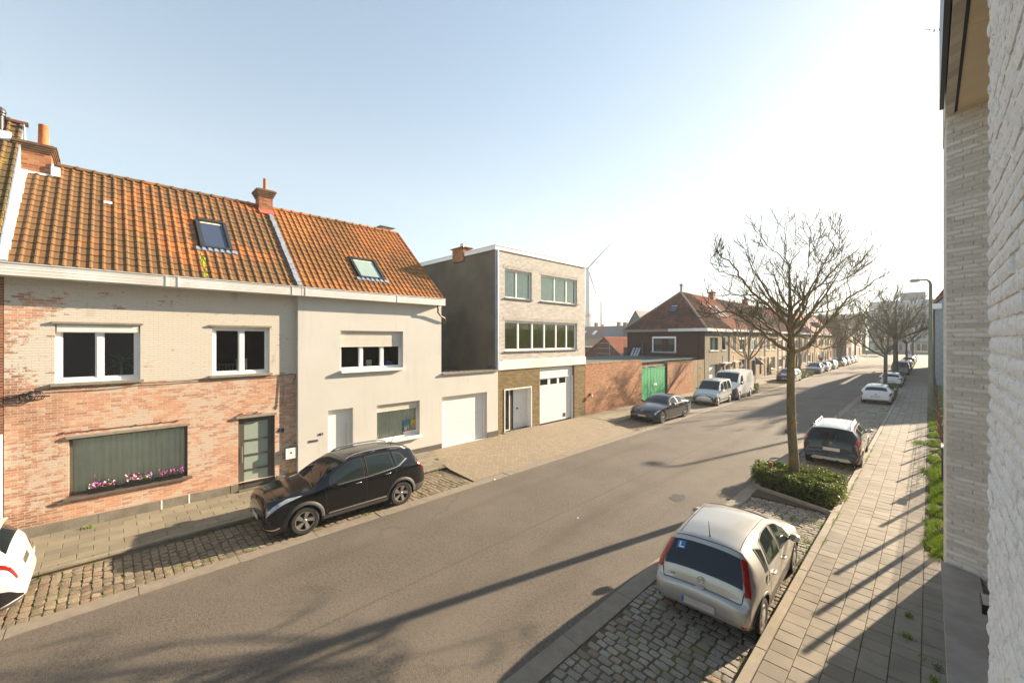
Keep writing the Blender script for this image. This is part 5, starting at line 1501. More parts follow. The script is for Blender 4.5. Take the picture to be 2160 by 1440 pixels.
# ------------------------------------------------------------------ terrace
def terrace(y0, y1, m, roof, ops, label, ze=5.72, zr=9.85, xf=XF, depth=8.1, gut='gutter', dormer=None, chim=None, lights=0, seed=1, frieze=None, pipe=True):
    t = thing('terraced_house', label, 'house', (xf, (y0 + y1) / 2, 0), 0, 'terraced houses down the left side')
    fr = FX(xf); r = random.Random(seed); xr = xf - depth / 2
    z = MB(); fr.wall(z, y0, y1, 0, ze - .1, [o[:4] for o in ops], .14)
    for y in (y0 + .01, y1 - .01): z.add([(xf, y, 0), (xf - depth, y, 0), (xf - depth, y, ze), (xr, y, zr), (xf, y, ze)], [(0, 1, 2, 3, 4)])
    z.build('wall', M[m], t)
    if frieze: q = MB(); fr.box(q, y0, ze - .5, .002, y1, ze - .1, .02); q.build('frieze', M[frieze], t)
    for o in ops:
        k = o[4]
        if k == 'w': window(t, fr, o[:4], .1, (.5,) if o[1] - o[0] > 1.3 else (), back=r.choice(['net', 'net', None]), gm='glass' if r.random() < .6 else 'glass_dark', ft=.09, sill=.09, sillm='pvc', sash=False, fm=r.choice(['pvc', 'pvc', 'white_paint']), shutter=r.choice([0, 0, .2, .35]), seed=seed)
        elif k == 'd':
            q = MB(); fr.box(q, o[0], o[2], -.14, o[0] + .07, o[3], -.04); fr.box(q, o[1] - .07, o[2], -.14, o[1], o[3], -.04); fr.box(q, o[0] + .07, o[3] - .3, -.14, o[1] - .07, o[3], -.06); fr.box(q, o[0] + .07, o[2], -.16, o[1] - .07, o[3] - .3, -.1)
            fr.box(q, o[0] + .25, o[2] + 1.1, -.1, o[1] - .25, o[3] - .5, -.09)
            dq = q.build('door', M[o[5] if len(o) > 5 else 'white_paint'], t)
            q = MB(); fr.box(q, o[0] - .05, 0, -.1, o[1] + .05, o[2], .1); q.build('doorstep', M['conc'], dq)
            if len(o) > 6: q = MB(); fr.box(q, o[0] - .25, o[3] + .06, .0, o[1] + .25, o[3] + .14, .45); fr.box(q, (o[0] + o[1]) / 2 - .04, o[3] + .14, 0, (o[0] + o[1]) / 2 + .04, o[3] + .75, .05); q.build('canopy', M['gutter'], dq)
        elif k == 'g':
            q = MB(); fr.box(q, o[0], o[3] - .25, -.14, o[1], o[3], -.02); fr.box(q, o[0], o[2], -.3, o[1], o[3] - .25, -.25); q.build('garage_door', M['plinth_dark'], t)
    q = MB(); fr.box(q, y0, 0, .002, y1, .45, .02); q.build('plinth', M['conc'], t)
    q = MB(); fr.box(q, y0, ze - .1, 0, y1, ze + .1, .42); fr.box(q, y0, ze + .1, .38, y1, ze + .14, .45); q.build('gutter', M[gut], t)
    if pipe: q = MB(); q.tube([fr.p(y0 + .06, .1, .06), fr.p(y0 + .06, ze - .1, .06)], .05, 6); q.build('downpipe', M['gutter'], t)
    rf = slope_frame(xf + .3, ze + .05, xr, zr); L = math.hypot(depth / 2 + .3, zr - ze)
    q = MB(); q.quad((xf + .3, y0, ze + .02), (xf + .3, y1, ze + .02), (xr, y1, zr - .03), (xr, y0, zr - .03)); q.quad((xf - depth, y0, ze), (xf - depth, y1, ze), (xr, y1, zr - .03), (xr, y0, zr - .03)); q.build('roof_deck', M['tile_far'], t)
    q = MB(); f2 = Fr((rf.o.x, y0, rf.o.z), rf.u, rf.w, rf.v)
    if y0 < 90: tiles(q, f2, y1 - y0, L, .30, .34, seed=seed)
    else: tiles(q, f2, y1 - y0, L, .6, .6, seed=seed)
    ridge_row(q, (xr, y0, zr), (xr, y1, zr), L=.5, seed=seed); q.build('roof', M[roof], t)
    for k in range(lights):
        a = y0 + 1.2 + k * 1.9
        rooflight(t, f2, a - y0, a - y0 + .95, 2.2, 4.1, flash=False, gm='glass_teal')
    if dormer:
        a, b = dormer; q = MB(); x0 = xf - 1.0; zt = ze + 2.35
        q.hexa([(x0, a, ze + .9), (x0 - 2.6, a, ze + .9), (x0 - 2.6, b, ze + .9), (x0, b, ze + .9), (x0, a, zt), (x0 - 2.6, a, zt), (x0 - 2.6, b, zt), (x0, b, zt)])
        dq = q.build('dormer', M['stucco_white' if seed % 2 else 'slate_far'], t)
        q = MB(); q.box(x0 + .2, a - .15, zt, x0 - 2.9, b + .15, zt + .12); q.build('dormer_roof', M['slate_far'], dq)
        q = MB(); q.box(x0 + .02, a + .2, ze + 1.4, x0 + .01, b - .2, zt - .15); q.build('dormer_window', M['glass_dark'], dq)
        q = MB(); q.box(x0 + .04, a + .12, ze + 1.3, x0 + .005, a + .2, zt - .08); q.box(x0 + .04, b - .2, ze + 1.3, x0 + .005, b - .12, zt - .08); q.box(x0 + .04, a + .2, zt - .15, x0 + .005, b - .2, zt - .08); q.box(x0 + .04, a + .2, ze + 1.3, x0 + .005, b - .2, ze + 1.4); q.build('dormer_frame', M['pvc'], dq)
    if chim is not None: chimney(t, xr - .3, chim - .35, zr - .5, xr + .3, chim + .35, zr + .75, 'brick_chim', 'brick_cap', .15, [(xr, chim, .35, 0)])
    return t

terrace(46.72, 53.35, 'brick_tan', 'tile_red', [(47.9, 48.85, 3.5, 5.1, 'w'), (50.1, 52.3, 3.5, 5.1, 'w'), (47.5, 48.7, .14, 2.3, 'd', 'plinth_dark', 1), (49.9, 52.4, .5, 2.55, 'w')],
        'tan brick terraced house with bright red tiles next to the grey corner house', lights=2, seed=2, chim=53.2, frieze='brick_brown')
terrace(53.38, 59.95, 'brick_tan', 'tile_brown', [(54.2, 56.5, 3.5, 5.05, 'w'), (57.5, 58.9, 3.5, 5.05, 'w'), (54.4, 56.3, .12, 2.5, 'g'), (57.4, 58.6, .14, 2.4, 'd', 'brick_brown', 1)],
        'tan brick terraced house with a dark garage opening behind the small street tree', seed=3, frieze='brick_brown')
terrace(60.0, 66.5, 'stucco_tan', 'tile_brown', [(60.8, 62.4, 3.4, 4.95, 'w'), (63.4, 65.4, 3.4, 4.95, 'w'), (60.9, 62.0, .14, 2.4, 'd', 'brick_brown'), (62.9, 65.1, .8, 2.4, 'w')],
        'warm beige rendered terraced house with a brown door and white dormer', seed=5, dormer=(61.5, 64.3), chim=66.4, frieze='brick_brown')
terrace(66.55, 73.1, 'stucco_beige', 'tile_brown', [(67.3, 69.4, 3.4, 4.95, 'w'), (70.5, 71.9, 3.4, 4.95, 'w'), (67.1, 69.5, .8, 2.35, 'w'), (70.5, 71.7, .14, 2.35, 'd', 'dark', 1)],
        'pale beige rendered terraced house behind the trunk of the big bare tree', seed=6, frieze='brick_brown')
kinds = ['brick_tan', 'stucco_tan', 'brick_tan', 'brick_tan', 'stucco_tan', 'brick_tan', 'brick_tan']
looks = ['tan brick terraced house directly left of the tall mast', 'ochre rendered terraced house just right of the tall mast', 'tan brick terraced house with dormer, second beyond the tall mast', 'tan brick terraced house with brown tiles, third beyond the tall mast',
         'ochre rendered terraced house beyond the first row of silver cars', 'tan brick terraced house, last but one before the taller brown block', 'tan brick terraced house touching the taller brown block']
for i in range(7):
    a = 73.15 + i * 6.5; b = a + 6.45; rr = random.Random(40 + i)
    ops = [(a + .7, a + 2.5, 3.4, 4.95, 'w'), (a + 3.9, a + 5.6, 3.4, 4.95, 'w')]
    if i % 2: ops += [(a + .9, a + 2.0, .14, 2.35, 'd', rr.choice(['white_paint', 'dark', 'brick_brown'])), (a + 3.4, a + 5.6, .8, 2.4, 'w')]
    else: ops += [(a + .7, a + 2.9, .8, 2.4, 'w'), (a + 4.2, a + 5.3, .14, 2.35, 'd', rr.choice(['white_paint', 'dark', 'brick_brown']))]
    terrace(a, b, kinds[i], 'tile_brown' if i % 3 else 'tile_red', ops, looks[i], seed=20 + i, dormer=(a + 2, a + 4.6) if i in (0, 2, 4) else None, chim=b if i % 2 else None, frieze='brick_brown')
ops = [(119.6, 121.3, 5.4, 6.9, 'w'), (123, 125, 5.4, 6.9, 'w'), (119.6, 121.6, .14, 2.9, 'd', 'white_paint'), (123, 126, .5, 2.9, 'w')]
terrace(118.8, 128, 'brick_brown', 'tile_brown', ops, 'taller dark brown brick block standing forward of the terrace', ze=7.4, zr=9.6, xf=-13.1, seed=50, pipe=False)
ops = [(129.5, 131.5, 4.4, 6.0, 'w'), (133, 135, 4.4, 6.0, 'w'), (129, 131.2, .3, 2.9, 'w'), (132.5, 134.8, .3, 2.9, 'w')]
terrace(128.05, 137, 'stucco_white', 'tile_red', ops, 'white rendered shop house at the far end of the terrace', ze=6.8, zr=9.4, xf=-13.1, seed=52, pipe=False)
ops = [(138.5, 140.5, 4.2, 5.8, 'w'), (142.5, 145, 4.2, 5.8, 'w'), (138.5, 140, .14, 2.6, 'd', 'white_paint'), (141.5, 145, .6, 2.6, 'w')]
terrace(137.05, 149, 'stucco_pink', 'tile_brown', ops, 'pinkish rendered corner house closing the terrace at the junction', ze=6.3, zr=9.2, xf=-13.1, seed=53, pipe=False)

# ------------------------------------------------------------------ behind the yard wall
sh = thing('outbuilding', 'small brick outbuilding with an orange tiled gable roof behind the flat green roof', 'house', (-26, 42, 0))
z = MB(); z.add([(-30.6, 42, 0), (-24.3, 42, 0), (-24.3, 42, 2.6), (-27.1, 42, 4.95), (-30.6, 42, 2.4)], [(0, 1, 2, 3, 4)]); z.quad((-24.3, 42, 0), (-24.3, 49, 0), (-24.3, 49, 2.6), (-24.3, 42, 2.6)); z.build('walls', M['brick_red'], sh)
v = Vector((-2.8, 0, 2.35)); L = v.length; v.normalize(); w = Vector((v.z, 0, -v.x))
t = MB(); tiles(t, Fr((-24.2, 41.9, 2.62), (0, 1, 0), w, v), 7.2, L, .25, .30, seed=14); ridge_row(t, (-27.1, 41.9, 4.98), (-27.1, 49, 4.98), seed=3)
t.build('roof', M['tile_red'], sh)
z = MB(); z.quad((-30.7, 41.9, 2.35), (-30.7, 49, 2.35), (-27.1, 49, 4.95), (-27.1, 41.9, 4.95)); z.hexa([(-30.7, 41.85, 2.3), (-30.7, 42.0, 2.3), (-30.7, 42.0, 2.4), (-30.7, 41.85, 2.4), (-27.1, 41.85, 4.9), (-27.1, 42.0, 4.9), (-27.1, 42.0, 5.0), (-27.1, 41.85, 5.0)]); z.build('verge', M['terracotta'], sh)
sc = thing('scaffold', 'light metal scaffold frame in front of the small orange tiled outbuilding', 'scaffold', (-24.3, 40.8, 0))
z = MB()
for x in (-27.4, -25.6, -22.2): z.tube([(x, 40.8, 2.9), (x, 40.8, 4.55 if x > -27 else 2.95)], .035, 5)
for h in (3.15, 3.75, 4.35): z.tube([(-27.3, 40.8, h), (-25.6, 40.8, h)], .03, 5)
z.tube([(-25.55, 40.8, 4.3), (-24.0, 40.8, 2.95)], .04, 5); z.tube([(-23.7, 40.9, 2.95), (-23.7, 40.9, 4.55)], .03, 5); z.tube([(-23.1, 40.9, 2.95), (-23.1, 40.9, 4.65)], .03, 5)
z.build('frame', M['scaff'], sc)
z = MB(); z.box(-23.75, 40.7, 2.95, -23.2, 41.1, 3.9); z.build('bin', M['dark'], sc)
hedge('evergreen_shrub', 'dark evergreen shrub against the side of the tall pale brick house', [(-30, 35.5), (-27.9, 35.5), (-27.9, 38), (-30, 38)], .2, 4.3, 3500, .09, seed=8, mat='leaf_dark', lumps=.8, twigs=20)
def farhouse(x0, y0, x1, y1, ze, zr, m, mr, label, axis='x', wins=0, lights=0, chim=0):
    t = thing('distant_house', label, 'house', ((x0 + x1) / 2, (y0 + y1) / 2, 0), 0, 'distant roofs behind the yard')
    z = MB(); z.box(x0, y0, 0, x1, y1, ze)
    if axis == 'y':
        xm = (x0 + x1) / 2
        z.add([(x0, y0 - .002, ze), (x1, y0 - .002, ze), (xm, y0 - .002, zr)], [(0, 1, 2)])
    z.build('walls', M[m], t)
    z = MB()
    if axis == 'x':
        ym = (y0 + y1) / 2
        z.quad((x0 - .3, y0 - .4, ze), (x1 + .3, y0 - .4, ze), (x1 + .3, ym, zr), (x0 - .3, ym, zr)); z.quad((x0 - .3, y1 + .4, ze), (x1 + .3, y1 + .4, ze), (x1 + .3, ym, zr), (x0 - .3, ym, zr))
    else:
        xm = (x0 + x1) / 2
        z.quad((x0 - .4, y0 - .3, ze - .1), (x0 - .4, y1, ze - .1), (xm, y1, zr), (xm, y0 - .3, zr)); z.quad((x1 + .4, y0 - .3, ze - .1), (x1 + .4, y1, ze - .1), (xm, y1, zr), (xm, y0 - .3, zr))
    z.build('roof', M[mr], t)
    if lights:
        z = MB(); ym = (y0 + y1) / 2; s = (zr - ze) / (ym - y0 + .4)
        for k in range(lights):
            a = x0 + (x1 - x0) * (k + .35) / lights
            for_ = [(a, y0 + 1.2), (a + 1.3, y0 + 1.2), (a + 1.3, y0 + 3), (a, y0 + 3)]
            z.add([(p, q, ze + (q - y0 + .4) * s + .06) for p, q in for_], [(0, 1, 2, 3)])
        z.build('rooflight', M['pvc'], t)
    for k in range(wins):
        a = x0 + (x1 - x0) * (k + .4) / wins
        z = MB(); z.box(a, y0 - .05, ze - 2.1, a + 1.6, y0 - .01, ze - .8); z.build('window', M['glass_teal'], t)
    for k in range(chim):
        a = x0 + (x1 - x0) * (k + .6) / chim; z = MB(); z.box(a - .5, (y0 + y1) / 2 - .5, zr - 1, a + .5, (y0 + y1) / 2 + .5, zr + 1.3); z.build('chimney', M['brick_red'], t)
# the direction towards these roofs runs up and to the left of the street
farhouse(-105, 118, -89, 127, 5.6, 9.2, 'brick_red', 'slate_far', 'far house with a grey slate gable, leftmost beside the tall pale block', 'y', wins=2, chim=1)
farhouse(-88, 118, -70, 128, 5.2, 9.4, 'brick_tan', 'tile_far', 'long far house with a brown roof and four bright roof windows', lights=4, chim=2)
farhouse(-69, 105, -60, 115, 5.2, 8.6, 'stucco_beige', 'slate_far', 'far house with a dark slate roof beside the hipped corner roof', chim=1)
farhouse(-50, 85, -43, 96, 5.2, 11.4, 'slate_far', 'slate_far', 'steep dark slate gable rising just behind the hipped brown roof', 'y', chim=0)
farhouse(-120, 150, -60, 160, 5.5, 10.2, 'brick_brown', 'tile_far', 'long low terrace of brown roofs and chimneys on the far skyline', chim=5)
farhouse(-62, 60, -36, 68, 3.4, 3.6, 'brick_brown', 'slate_far', 'low dark brick workshop behind the small orange roof')
z = MB(); z.box(-42.3, 56, 0, -41.4, 56.9, 5.0); z.tube([(-41.9, 56.4, 5.0), (-41.9, 56.4, 8.6)], [.22, .17], 8); tag(z.build('chimney_stack', M['brick_red']), 'lone red brick chimney stack with a tall flue behind the orange roof', 'chimney')
def mast(x, y, h, r, label, arm=1.8, ad=(-.7, -.7)):
    t = thing('street_lamp', label, 'lamp post', (x, y, 0), 0, 'tall lamp masts in the distance')
    z = MB(); z.tube([(x, y, 0), (x, y, h)], [r, r * .5], 8); z.build('mast', M['pole_far'], t)
    z = MB(); z.tube([(x, y, h), (x + ad[0] * arm, y + ad[1] * arm, h + .1)], .09, 5); z.build('arm', M['pole_far'], t)
mast(-98.3, 150, 21, .42, 'tallest grey lamp mast in front of the wind turbine blade')
mast(-103.5, 150, 16, .3, 'shorter grey lamp mast just right of the turbine tower')

# wind turbine
wt = thing('wind_turbine', 'white three bladed wind turbine with a red band behind the pale block', 'wind turbine', (-175.1, 250, 0))
d0 = Vector((-175.1, 250, 0)).normalized(); hub = Vector((-175.1, 250, 56.2)) - d0 * 2.6
z = MB(); z.lathe((-175.1, 250, 0), (0, 0, 1), [(2.3, 0), (1.9, 20), (1.55, 40), (1.25, 55.5)], 24); z.build('tower', M['turbine'], wt, smooth=True)
z = MB(); z.lathe((-175.1, 250, 0), (0, 0, 1), [(1.93, 21.2), (1.90, 23.2)], 24); z.build('red_band', M['red_band'], wt, smooth=True)
z = MB(); z.tube([hub + d0 * 6.5, hub + d0 * 5.5, hub + d0 * 1, hub], [.7, 1.4, 1.4, 1.1], 12); z.build('nacelle', M['turbine'], wt, smooth=True)
side = Vector((0, 0, 1)).cross(d0).normalized() * -1
for ang in (43, 163, 283):
    a = rad(ang); dv = side * math.sin(a) * 1 + Vector((0, 0, 1)) * math.cos(a)
    cv = dv.cross(d0).normalized()
    z = MB(); P = []
    for (s, c, th) in ((0, .5, .5), (1.5, .9, .45), (5, 1.35, .32), (11, .95, .22), (19, .6, .13), (25, .28, .07), (27, .05, .03)):
        o = hub + dv * s
        P.append([o - cv * c * .35 - d0 * th * .2, o + d0 * th * .5, o + cv * c * .65, o - d0 * th * .5])
    vs = [q for ring in P for q in ring]; n = len(P)
    z.add(vs, [(i * 4 + k, i * 4 + (k + 1) % 4, (i + 1) * 4 + (k + 1) % 4, (i + 1) * 4 + k) for i in range(n - 1) for k in range(4)])
    z.build('blade', M['turbine'], wt, smooth=True, recalc=True)

# ------------------------------------------------------------------ far end of the street
def apartment(x0, x1, y, fl, fh, bays, m, label, depth=14, cut=0):
    t = thing('apartment_block', label, 'apartments', ((x0 + x1) / 2, y, 0))
    fr = FY(y); H = 4 + fl * fh; bw = (x1 - x0) / bays; holes = []
    for f in range(fl):
        for b in range(bays): holes.append((x0 + b * bw + bw * .12, x0 + b * bw + bw * .82, 4 + f * fh + .7, 4 + f * fh + fh - .5))
    for b in range(bays): holes.append((x0 + b * bw + bw * .1, x0 + b * bw + bw * .9, .3, 3.2))
    z = MB(); fr.wall(z, x0, x1, 0, H, holes, .35); z.quad((x0, y, 0), (x0, y + depth, 0), (x0, y + depth, H), (x0, y, H)); z.quad((x1, y, 0), (x1, y + depth, 0), (x1, y + depth, H), (x1, y, H)); z.build('wall', M[m], t)
    z = MB(); z.quad((x0, y, H), (x1, y, H), (x1, y + depth, H), (x0, y + depth, H)); z.build('roof', M['slate_far'], t)
    for k, h in enumerate(holes):
        z = MB(); z.quad(fr.p(h[0], h[2], -.34), fr.p(h[1], h[2], -.34), fr.p(h[1], h[3], -.34), fr.p(h[0], h[3], -.34), 0)
        c = h[0] + (h[1] - h[0]) * (.35 + .3 * ((k * 37 % 10) / 10)); fr.box(z, c - .12, h[2], -.33, c + .12, h[3], -.25, 1); fr.box(z, h[0], h[3] - .15, -.33, h[1], h[3], -.2, 1)
        if k % 3 == 0: fr.box(z, h[0] + .1, h[2], -.33, c - .2, h[3] - .2, -.3, 1)
        z.build('window', [M['glass_dark'], M['pvc']], t)
    for f in range(fl):
        for b in range(bays):
            if (b + cut) % 2: continue
            z = MB(); v = 4 + f * fh; fr.box(z, x0 + b * bw + .1, v + .1, .02, x0 + b * bw + bw * 1.0, v + .28, 1.5); fr.box(z, x0 + b * bw + .1, v + .28, 1.42, x0 + b * bw + bw * 1.0, v + 1.2, 1.5)
            z.build('balcony', M['apt2' if (b + f) % 3 else 'pvc'], t)
    return t
a1 = apartment(-18.2, 14, 232, 5, 2.95, 9, 'apt', 'beige apartment block with balconies closing the end of the street')
z = MB(); z.box(-18, 234, 18.7, 8, 244, 20.9); z.build('penthouse', M['apt2'], a1)
z = MB(); z.box(-8.5, 236, 20.9, -1, 242, 24.2); z.build('plant_room', M['slate_far'], a1)
apartment(-52, -19.5, 222, 4, 2.9, 9, 'brick_tan', 'darker brick apartment block hazy behind the last trees on the left', cut=1)
apartment(-38, -24, 176, 3, 2.8, 4, 'brick_red', 'red brick corner building beyond the junction', depth=10)
bs = thing('shelter', 'blue sign column and glass shelter at the far junction', 'bus shelter', (-22.5, 192, 0))
z = MB(); z.box(-24.2, 192, 0, -23.2, 192.6, 4.2); z.build('column', M['blue_sign'], bs)
z = MB(); z.box(-31, 191, 0, -30.8, 193, 2.6); z.box(-31, 191, 2.6, -26.5, 193, 2.75); z.box(-26.7, 191, 0, -26.5, 193, 2.6); z.build('shelter_frame', M['dark'], bs)
for k, x in enumerate((-13.5, -9.5, -2.5, 1.5)):
    z = MB(); z.tube([(x, 166, 0), (x, 166, 1.1)], .09, 8); z.lathe((x, 166, 1.1), (0, 0, 1), [(.09, 0), (.12, .02), (.1, .1), (.02, .13)], 8)
    tag(z.build('bollard', M['rust']), 'short dark bollard in the row across the end of the street', 'bollard', 'bollards across the end of the street')
z = MB(); z.tube([(-3.2, 175, 0), (-3.2, 175, 9.5)], [.12, .07], 8); tag(z.build('flag_pole', M['turbine']), 'thin white pole in front of the beige apartment block', 'pole')

# ------------------------------------------------------------------ right side, beyond the lawn
rb_ = thing('slate_house', 'house with a grey slate clad gable and brown tiled roof beyond the fence', 'house', (4, 62, 0))
G = FY(60.0)
z = MB(); z.add([G.p(.42, 0), G.p(8.5, 0), G.p(8.5, 8), G.p(4.4, 12.6), G.p(.42, 8.3)], [(0, 1, 2, 3, 4)]); z.build('gable_wall', M['slate_side'], rb_)
z = MB(); FL = Fr((.42, 0, 0), (0, 1, 0), (-1, 0, 0)); FL.wall(z, 60, 74, 0, 8.2, [(62, 64, 4.6, 6.2), (67, 69, 4.6, 6.2), (62, 64, 1, 2.6), (67, 68.2, .1, 2.4)], .15); z.box(8.4, 60.1, 0, 8.5, 74, 8); z.quad((.42, 74, 0), (8.5, 74, 0), (8.5, 74, 8), (.42, 74, 8)); z.build('walls', M['brick_brown'], rb_)
for h in ((62, 64, 4.6, 6.2), (67, 69, 4.6, 6.2), (62, 64, 1, 2.6), (67, 68.2, .1, 2.4)):
    z = MB(); FL.box(z, h[0], h[2], -.14, h[1], h[3], -.12); z.build('window', M['glass_dark'], rb_)
z = MB(); z.hexa([(.05, 59.95, 8.15), (4.4, 59.95, 12.55), (4.4, 74, 12.55), (.05, 74, 8.15), (.05, 59.95, 8.35), (4.4, 59.95, 12.8), (4.4, 74, 12.8), (.05, 74, 8.35)]); z.hexa([(8.9, 59.95, 7.85), (4.4, 59.95, 12.55), (4.4, 74, 12.55), (8.9, 74, 7.85), (8.9, 59.95, 8.05), (4.4, 59.95, 12.8), (4.4, 74, 12.8), (8.9, 74, 8.05)])
z.build('roof', M['tile_red'], rb_)
z = MB(); z.box(-.02, 60.1, 7.9, .42, 74, 8.15); z.box(.0, 59.7, 7.85, .9, 59.95, 8.4); z.build('gutter', M['pvc'], rb_)
z = MB(); z.tube([(.34, 60.2, .1), (.34, 60.2, 7.9)], .05, 6); z.build('downpipe', M['dark'], rb_)
r2 = thing('brick_house', 'taller brown tiled house rising behind the slate clad gable', 'house', (4, 85, 0))
z = MB(); z.box(.45, 74.05, 0, 9, 100, 9.0); z.build('walls', M['brick_brown'], r2)
z = MB(); z.hexa([(.1, 73.9, 8.9), (4.6, 73.9, 16.5), (4.6, 100, 16.5), (.1, 100, 8.9), (.1, 73.9, 9.1), (4.6, 73.9, 16.8), (4.6, 100, 16.8), (.1, 100, 9.1)]); z.quad((9.2, 73.9, 9), (4.6, 73.9, 16.7), (4.6, 100, 16.7), (9.2, 100, 9)); z.add([(.3, 74.0, 9), (9, 74.0, 9), (4.6, 74.0, 16.6)], [(0, 1, 2)]); z.build('roof', M['tile_brown'], r2)

# street lamps with curved arm
def lamp(x, y, h, side, label, m='post_green'):
    t = thing('street_lamp', label, 'street lamp', (x, y, 0), 0, 'concrete street lamps along the pavements')
    z = MB(); pts = [(x, y, 0), (x, y, h * .96), (x + side * .05, y, h * .985), (x + side * .18, y, h)]
    z.tube(pts, [.15, .085, .075, .06], 8); z.tube([pts[-1], (x + side * .5, y, h + .01)], [.06, .05], 8); z.build('pole', M[m], t, smooth=True, ang=50)
    z = MB(); xa, xb = x + side * .48, x + side * 1.05
    z.tube([(xa, y, h + .01), (xa + side * .08, y, h + .02), (xb - side * .12, y, h + .0), (xb, y, h - .03)], [.05, .10, .11, .04], 10); z.build('lamp_head', M['pole_far'], t, smooth=True)
    z = MB(); z.tube([(xa + side * .12, y, h - .05), (xb - side * .08, y, h - .06)], [.07, .06], 8); z.build('lens', M['lamp_glass'], t, smooth=True)
lamp(.07, 40.0, 8.85, -1, 'tall greenish concrete street lamp on the right hand pavement beside the grass')
lamp(-11.9, 64.5, 8.9, 1, 'tall greenish concrete mast in the hedge on the left side of the street')

# triangular sign seen from the back, and the red post
tsn = thing('road_sign', 'triangular road sign seen from behind on a thin pole by the white van', 'road sign', (-12.7, 48, 0))
z = MB(); z.tube([(-12.7, 48, 0), (-12.7, 48, 2.95)], .04, 6); z.build('pole', M['pole_far'], tsn)
z = MB(); c = Vector((-12.45, 48, 2.5)); z.add([c + Vector((-.25, 0, .5)), c + Vector((.62, .15, -.32)), c + Vector((-.25, 0, -.32)), c + Vector((-.25, .03, .5)), c + Vector((.62, .18, -.32)), c + Vector((-.25, .03, -.32))], [(0, 1, 2), (5, 4, 3), (0, 3, 4, 1), (1, 4, 5, 2), (2, 5, 3, 0)]); z.build('sign_plate', M['dark'], tsn)
rp = thing('sign_column', 'red sign column on the left pavement beside the tall mast', 'sign', (-13.4, 67.5, 0))
z = MB(); z.box(-13.6, 67.4, 0, -13.25, 67.6, 2.2); z.build('stem', M['red_band'], rp)
z = MB(); z.box(-13.95, 67.35, 2.2, -13.05, 67.65, 3.3); z.build('panel', M['red_band'], rp)
z = MB(); z.tube([(-13.0, 60.5, 0), (-13.0, 60.5, 4.2)], .05, 6); tag(z.build('sign_pole', M['pole_far']), 'thin grey pole on the left pavement left of the red sign column', 'pole')

# ------------------------------------------------------------------ the building the camera leans from
nbd = thing('brick_apartment', 'whitewashed brick apartment building at the right edge of the street', 'building', (.2, 6, 0))
FN = Fr((.2, 0, 0), (0, 1, 0), (-1, 0, 0))
def brickwork(mb, fr, u0, u1, v0, v1, bw, bh, gap, seed, nx=6, ny=2, rough=.004, w=0, edge=.004):
    r = random.Random(seed); v = v0; row = 0
    while v < v1:
        u = u0 - (bw * .5 if row % 2 else 0) - r.uniform(0, .03)
        while u < u1:
            a, b = max(u, u0 + r.uniform(-edge, edge)), min(u + bw * r.uniform(.93, 1.04), u1 + r.uniform(-edge, edge))
            if b - a > .03:
                g = gap / 2; base = len(mb.v); pr = r.uniform(-.003, .004); ti = r.uniform(-.002, .002)
                for j in range(ny + 1):
                    for i in range(nx + 1):
                        fu, fv = i / nx, j / ny
                        ed = (i in (0, nx)) or (j in (0, ny))
                        x = a + g + (b - a - 2 * g) * fu + (r.uniform(-.0025, .0025)); y = v + g + (bh - 2 * g) * fv + r.uniform(-.0022, .0022)
                        ww = w + pr + ti * (fu * 2 - 1) + (-.006 if ed else r.uniform(-rough, rough))
                        mb.v.append(fr.p(x, y, ww))
                for j in range(ny):
                    for i in range(nx):
                        q = base + j * (nx + 1) + i; mb.f.append([q, q + 1, q + nx + 2, q + nx + 1]); mb.m.append(0)
                # returns
                ring = [base + i for i in range(nx + 1)] + [base + j * (nx + 1) + nx for j in range(1, ny + 1)] + [base + ny * (nx + 1) + i for i in range(nx - 1, -1, -1)] + [base + j * (nx + 1) for j in range(ny - 1, 0, -1)]
                n = len(ring); b2 = len(mb.v)
                nv = fr.w * -.035
                for q in ring: p = Vector(mb.v[q]) + nv; mb.v.append(tuple(p))
                for k in range(n): mb.f.append([ring[k], b2 + k, b2 + (k + 1) % n, ring[(k + 1) % n]]); mb.m.append(0)
            u += bw
        v += bh; row += 1
z = MB(); brickwork(z, FN, 1.5, 3.05, 2.6, 7.3, .215, .072, .011, 3, nx=8, ny=3, rough=.003); z.build('near_wall_bricks', M['brick_white_near'], nbd, smooth=True, ang=40)
z = MB(); z.box(.2095, -20, 0, .55, 3.035, 10.2); z.build('near_wall', M['brick_white_near'], nbd)
nrm = Vector((.883, -.528, 0)).normalized(); wn = Vector((-nrm.y, nrm.x, 0)) * -1
if wn.y > 0: wn = -wn
FR_ = Fr((.2, 10.2, 0), nrm, wn)
z = MB(); brickwork(z, FR_, 0.0, 1.25, .2, 8.56, .245, .075, .012, 5, nx=4, ny=2, rough=.004); z.build('return_wall_bricks', M['brick_pier'], nbd, smooth=True, ang=40)
z = MB(); e = Vector((.2, 10.2, 0)) + nrm * 2.2
bk = wn * -.0105
z.add([(.205, 10.2115, 0), (.2, 11.9, 0), (2.6, 11.9, 0), (e.x + bk.x, e.y + bk.y, 0), (.205, 10.2115, 8.56), (.2, 11.9, 8.56), (2.6, 11.9, 8.56), (e.x + bk.x, e.y + bk.y, 8.56)], [(0, 1, 2, 3), (7, 6, 5, 4), (0, 4, 5, 1), (1, 5, 6, 2), (2, 6, 7, 3), (3, 7, 4, 0)])
z.build('pier', M['brick_pier'], nbd)
z = MB(); z.box(.19, 2.9, 8.56, .295, 11.9, 10.2); z.build('lintel_beam', M['brick_pier'], nbd)
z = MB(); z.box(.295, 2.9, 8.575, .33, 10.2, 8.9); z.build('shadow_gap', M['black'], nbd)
z = MB()
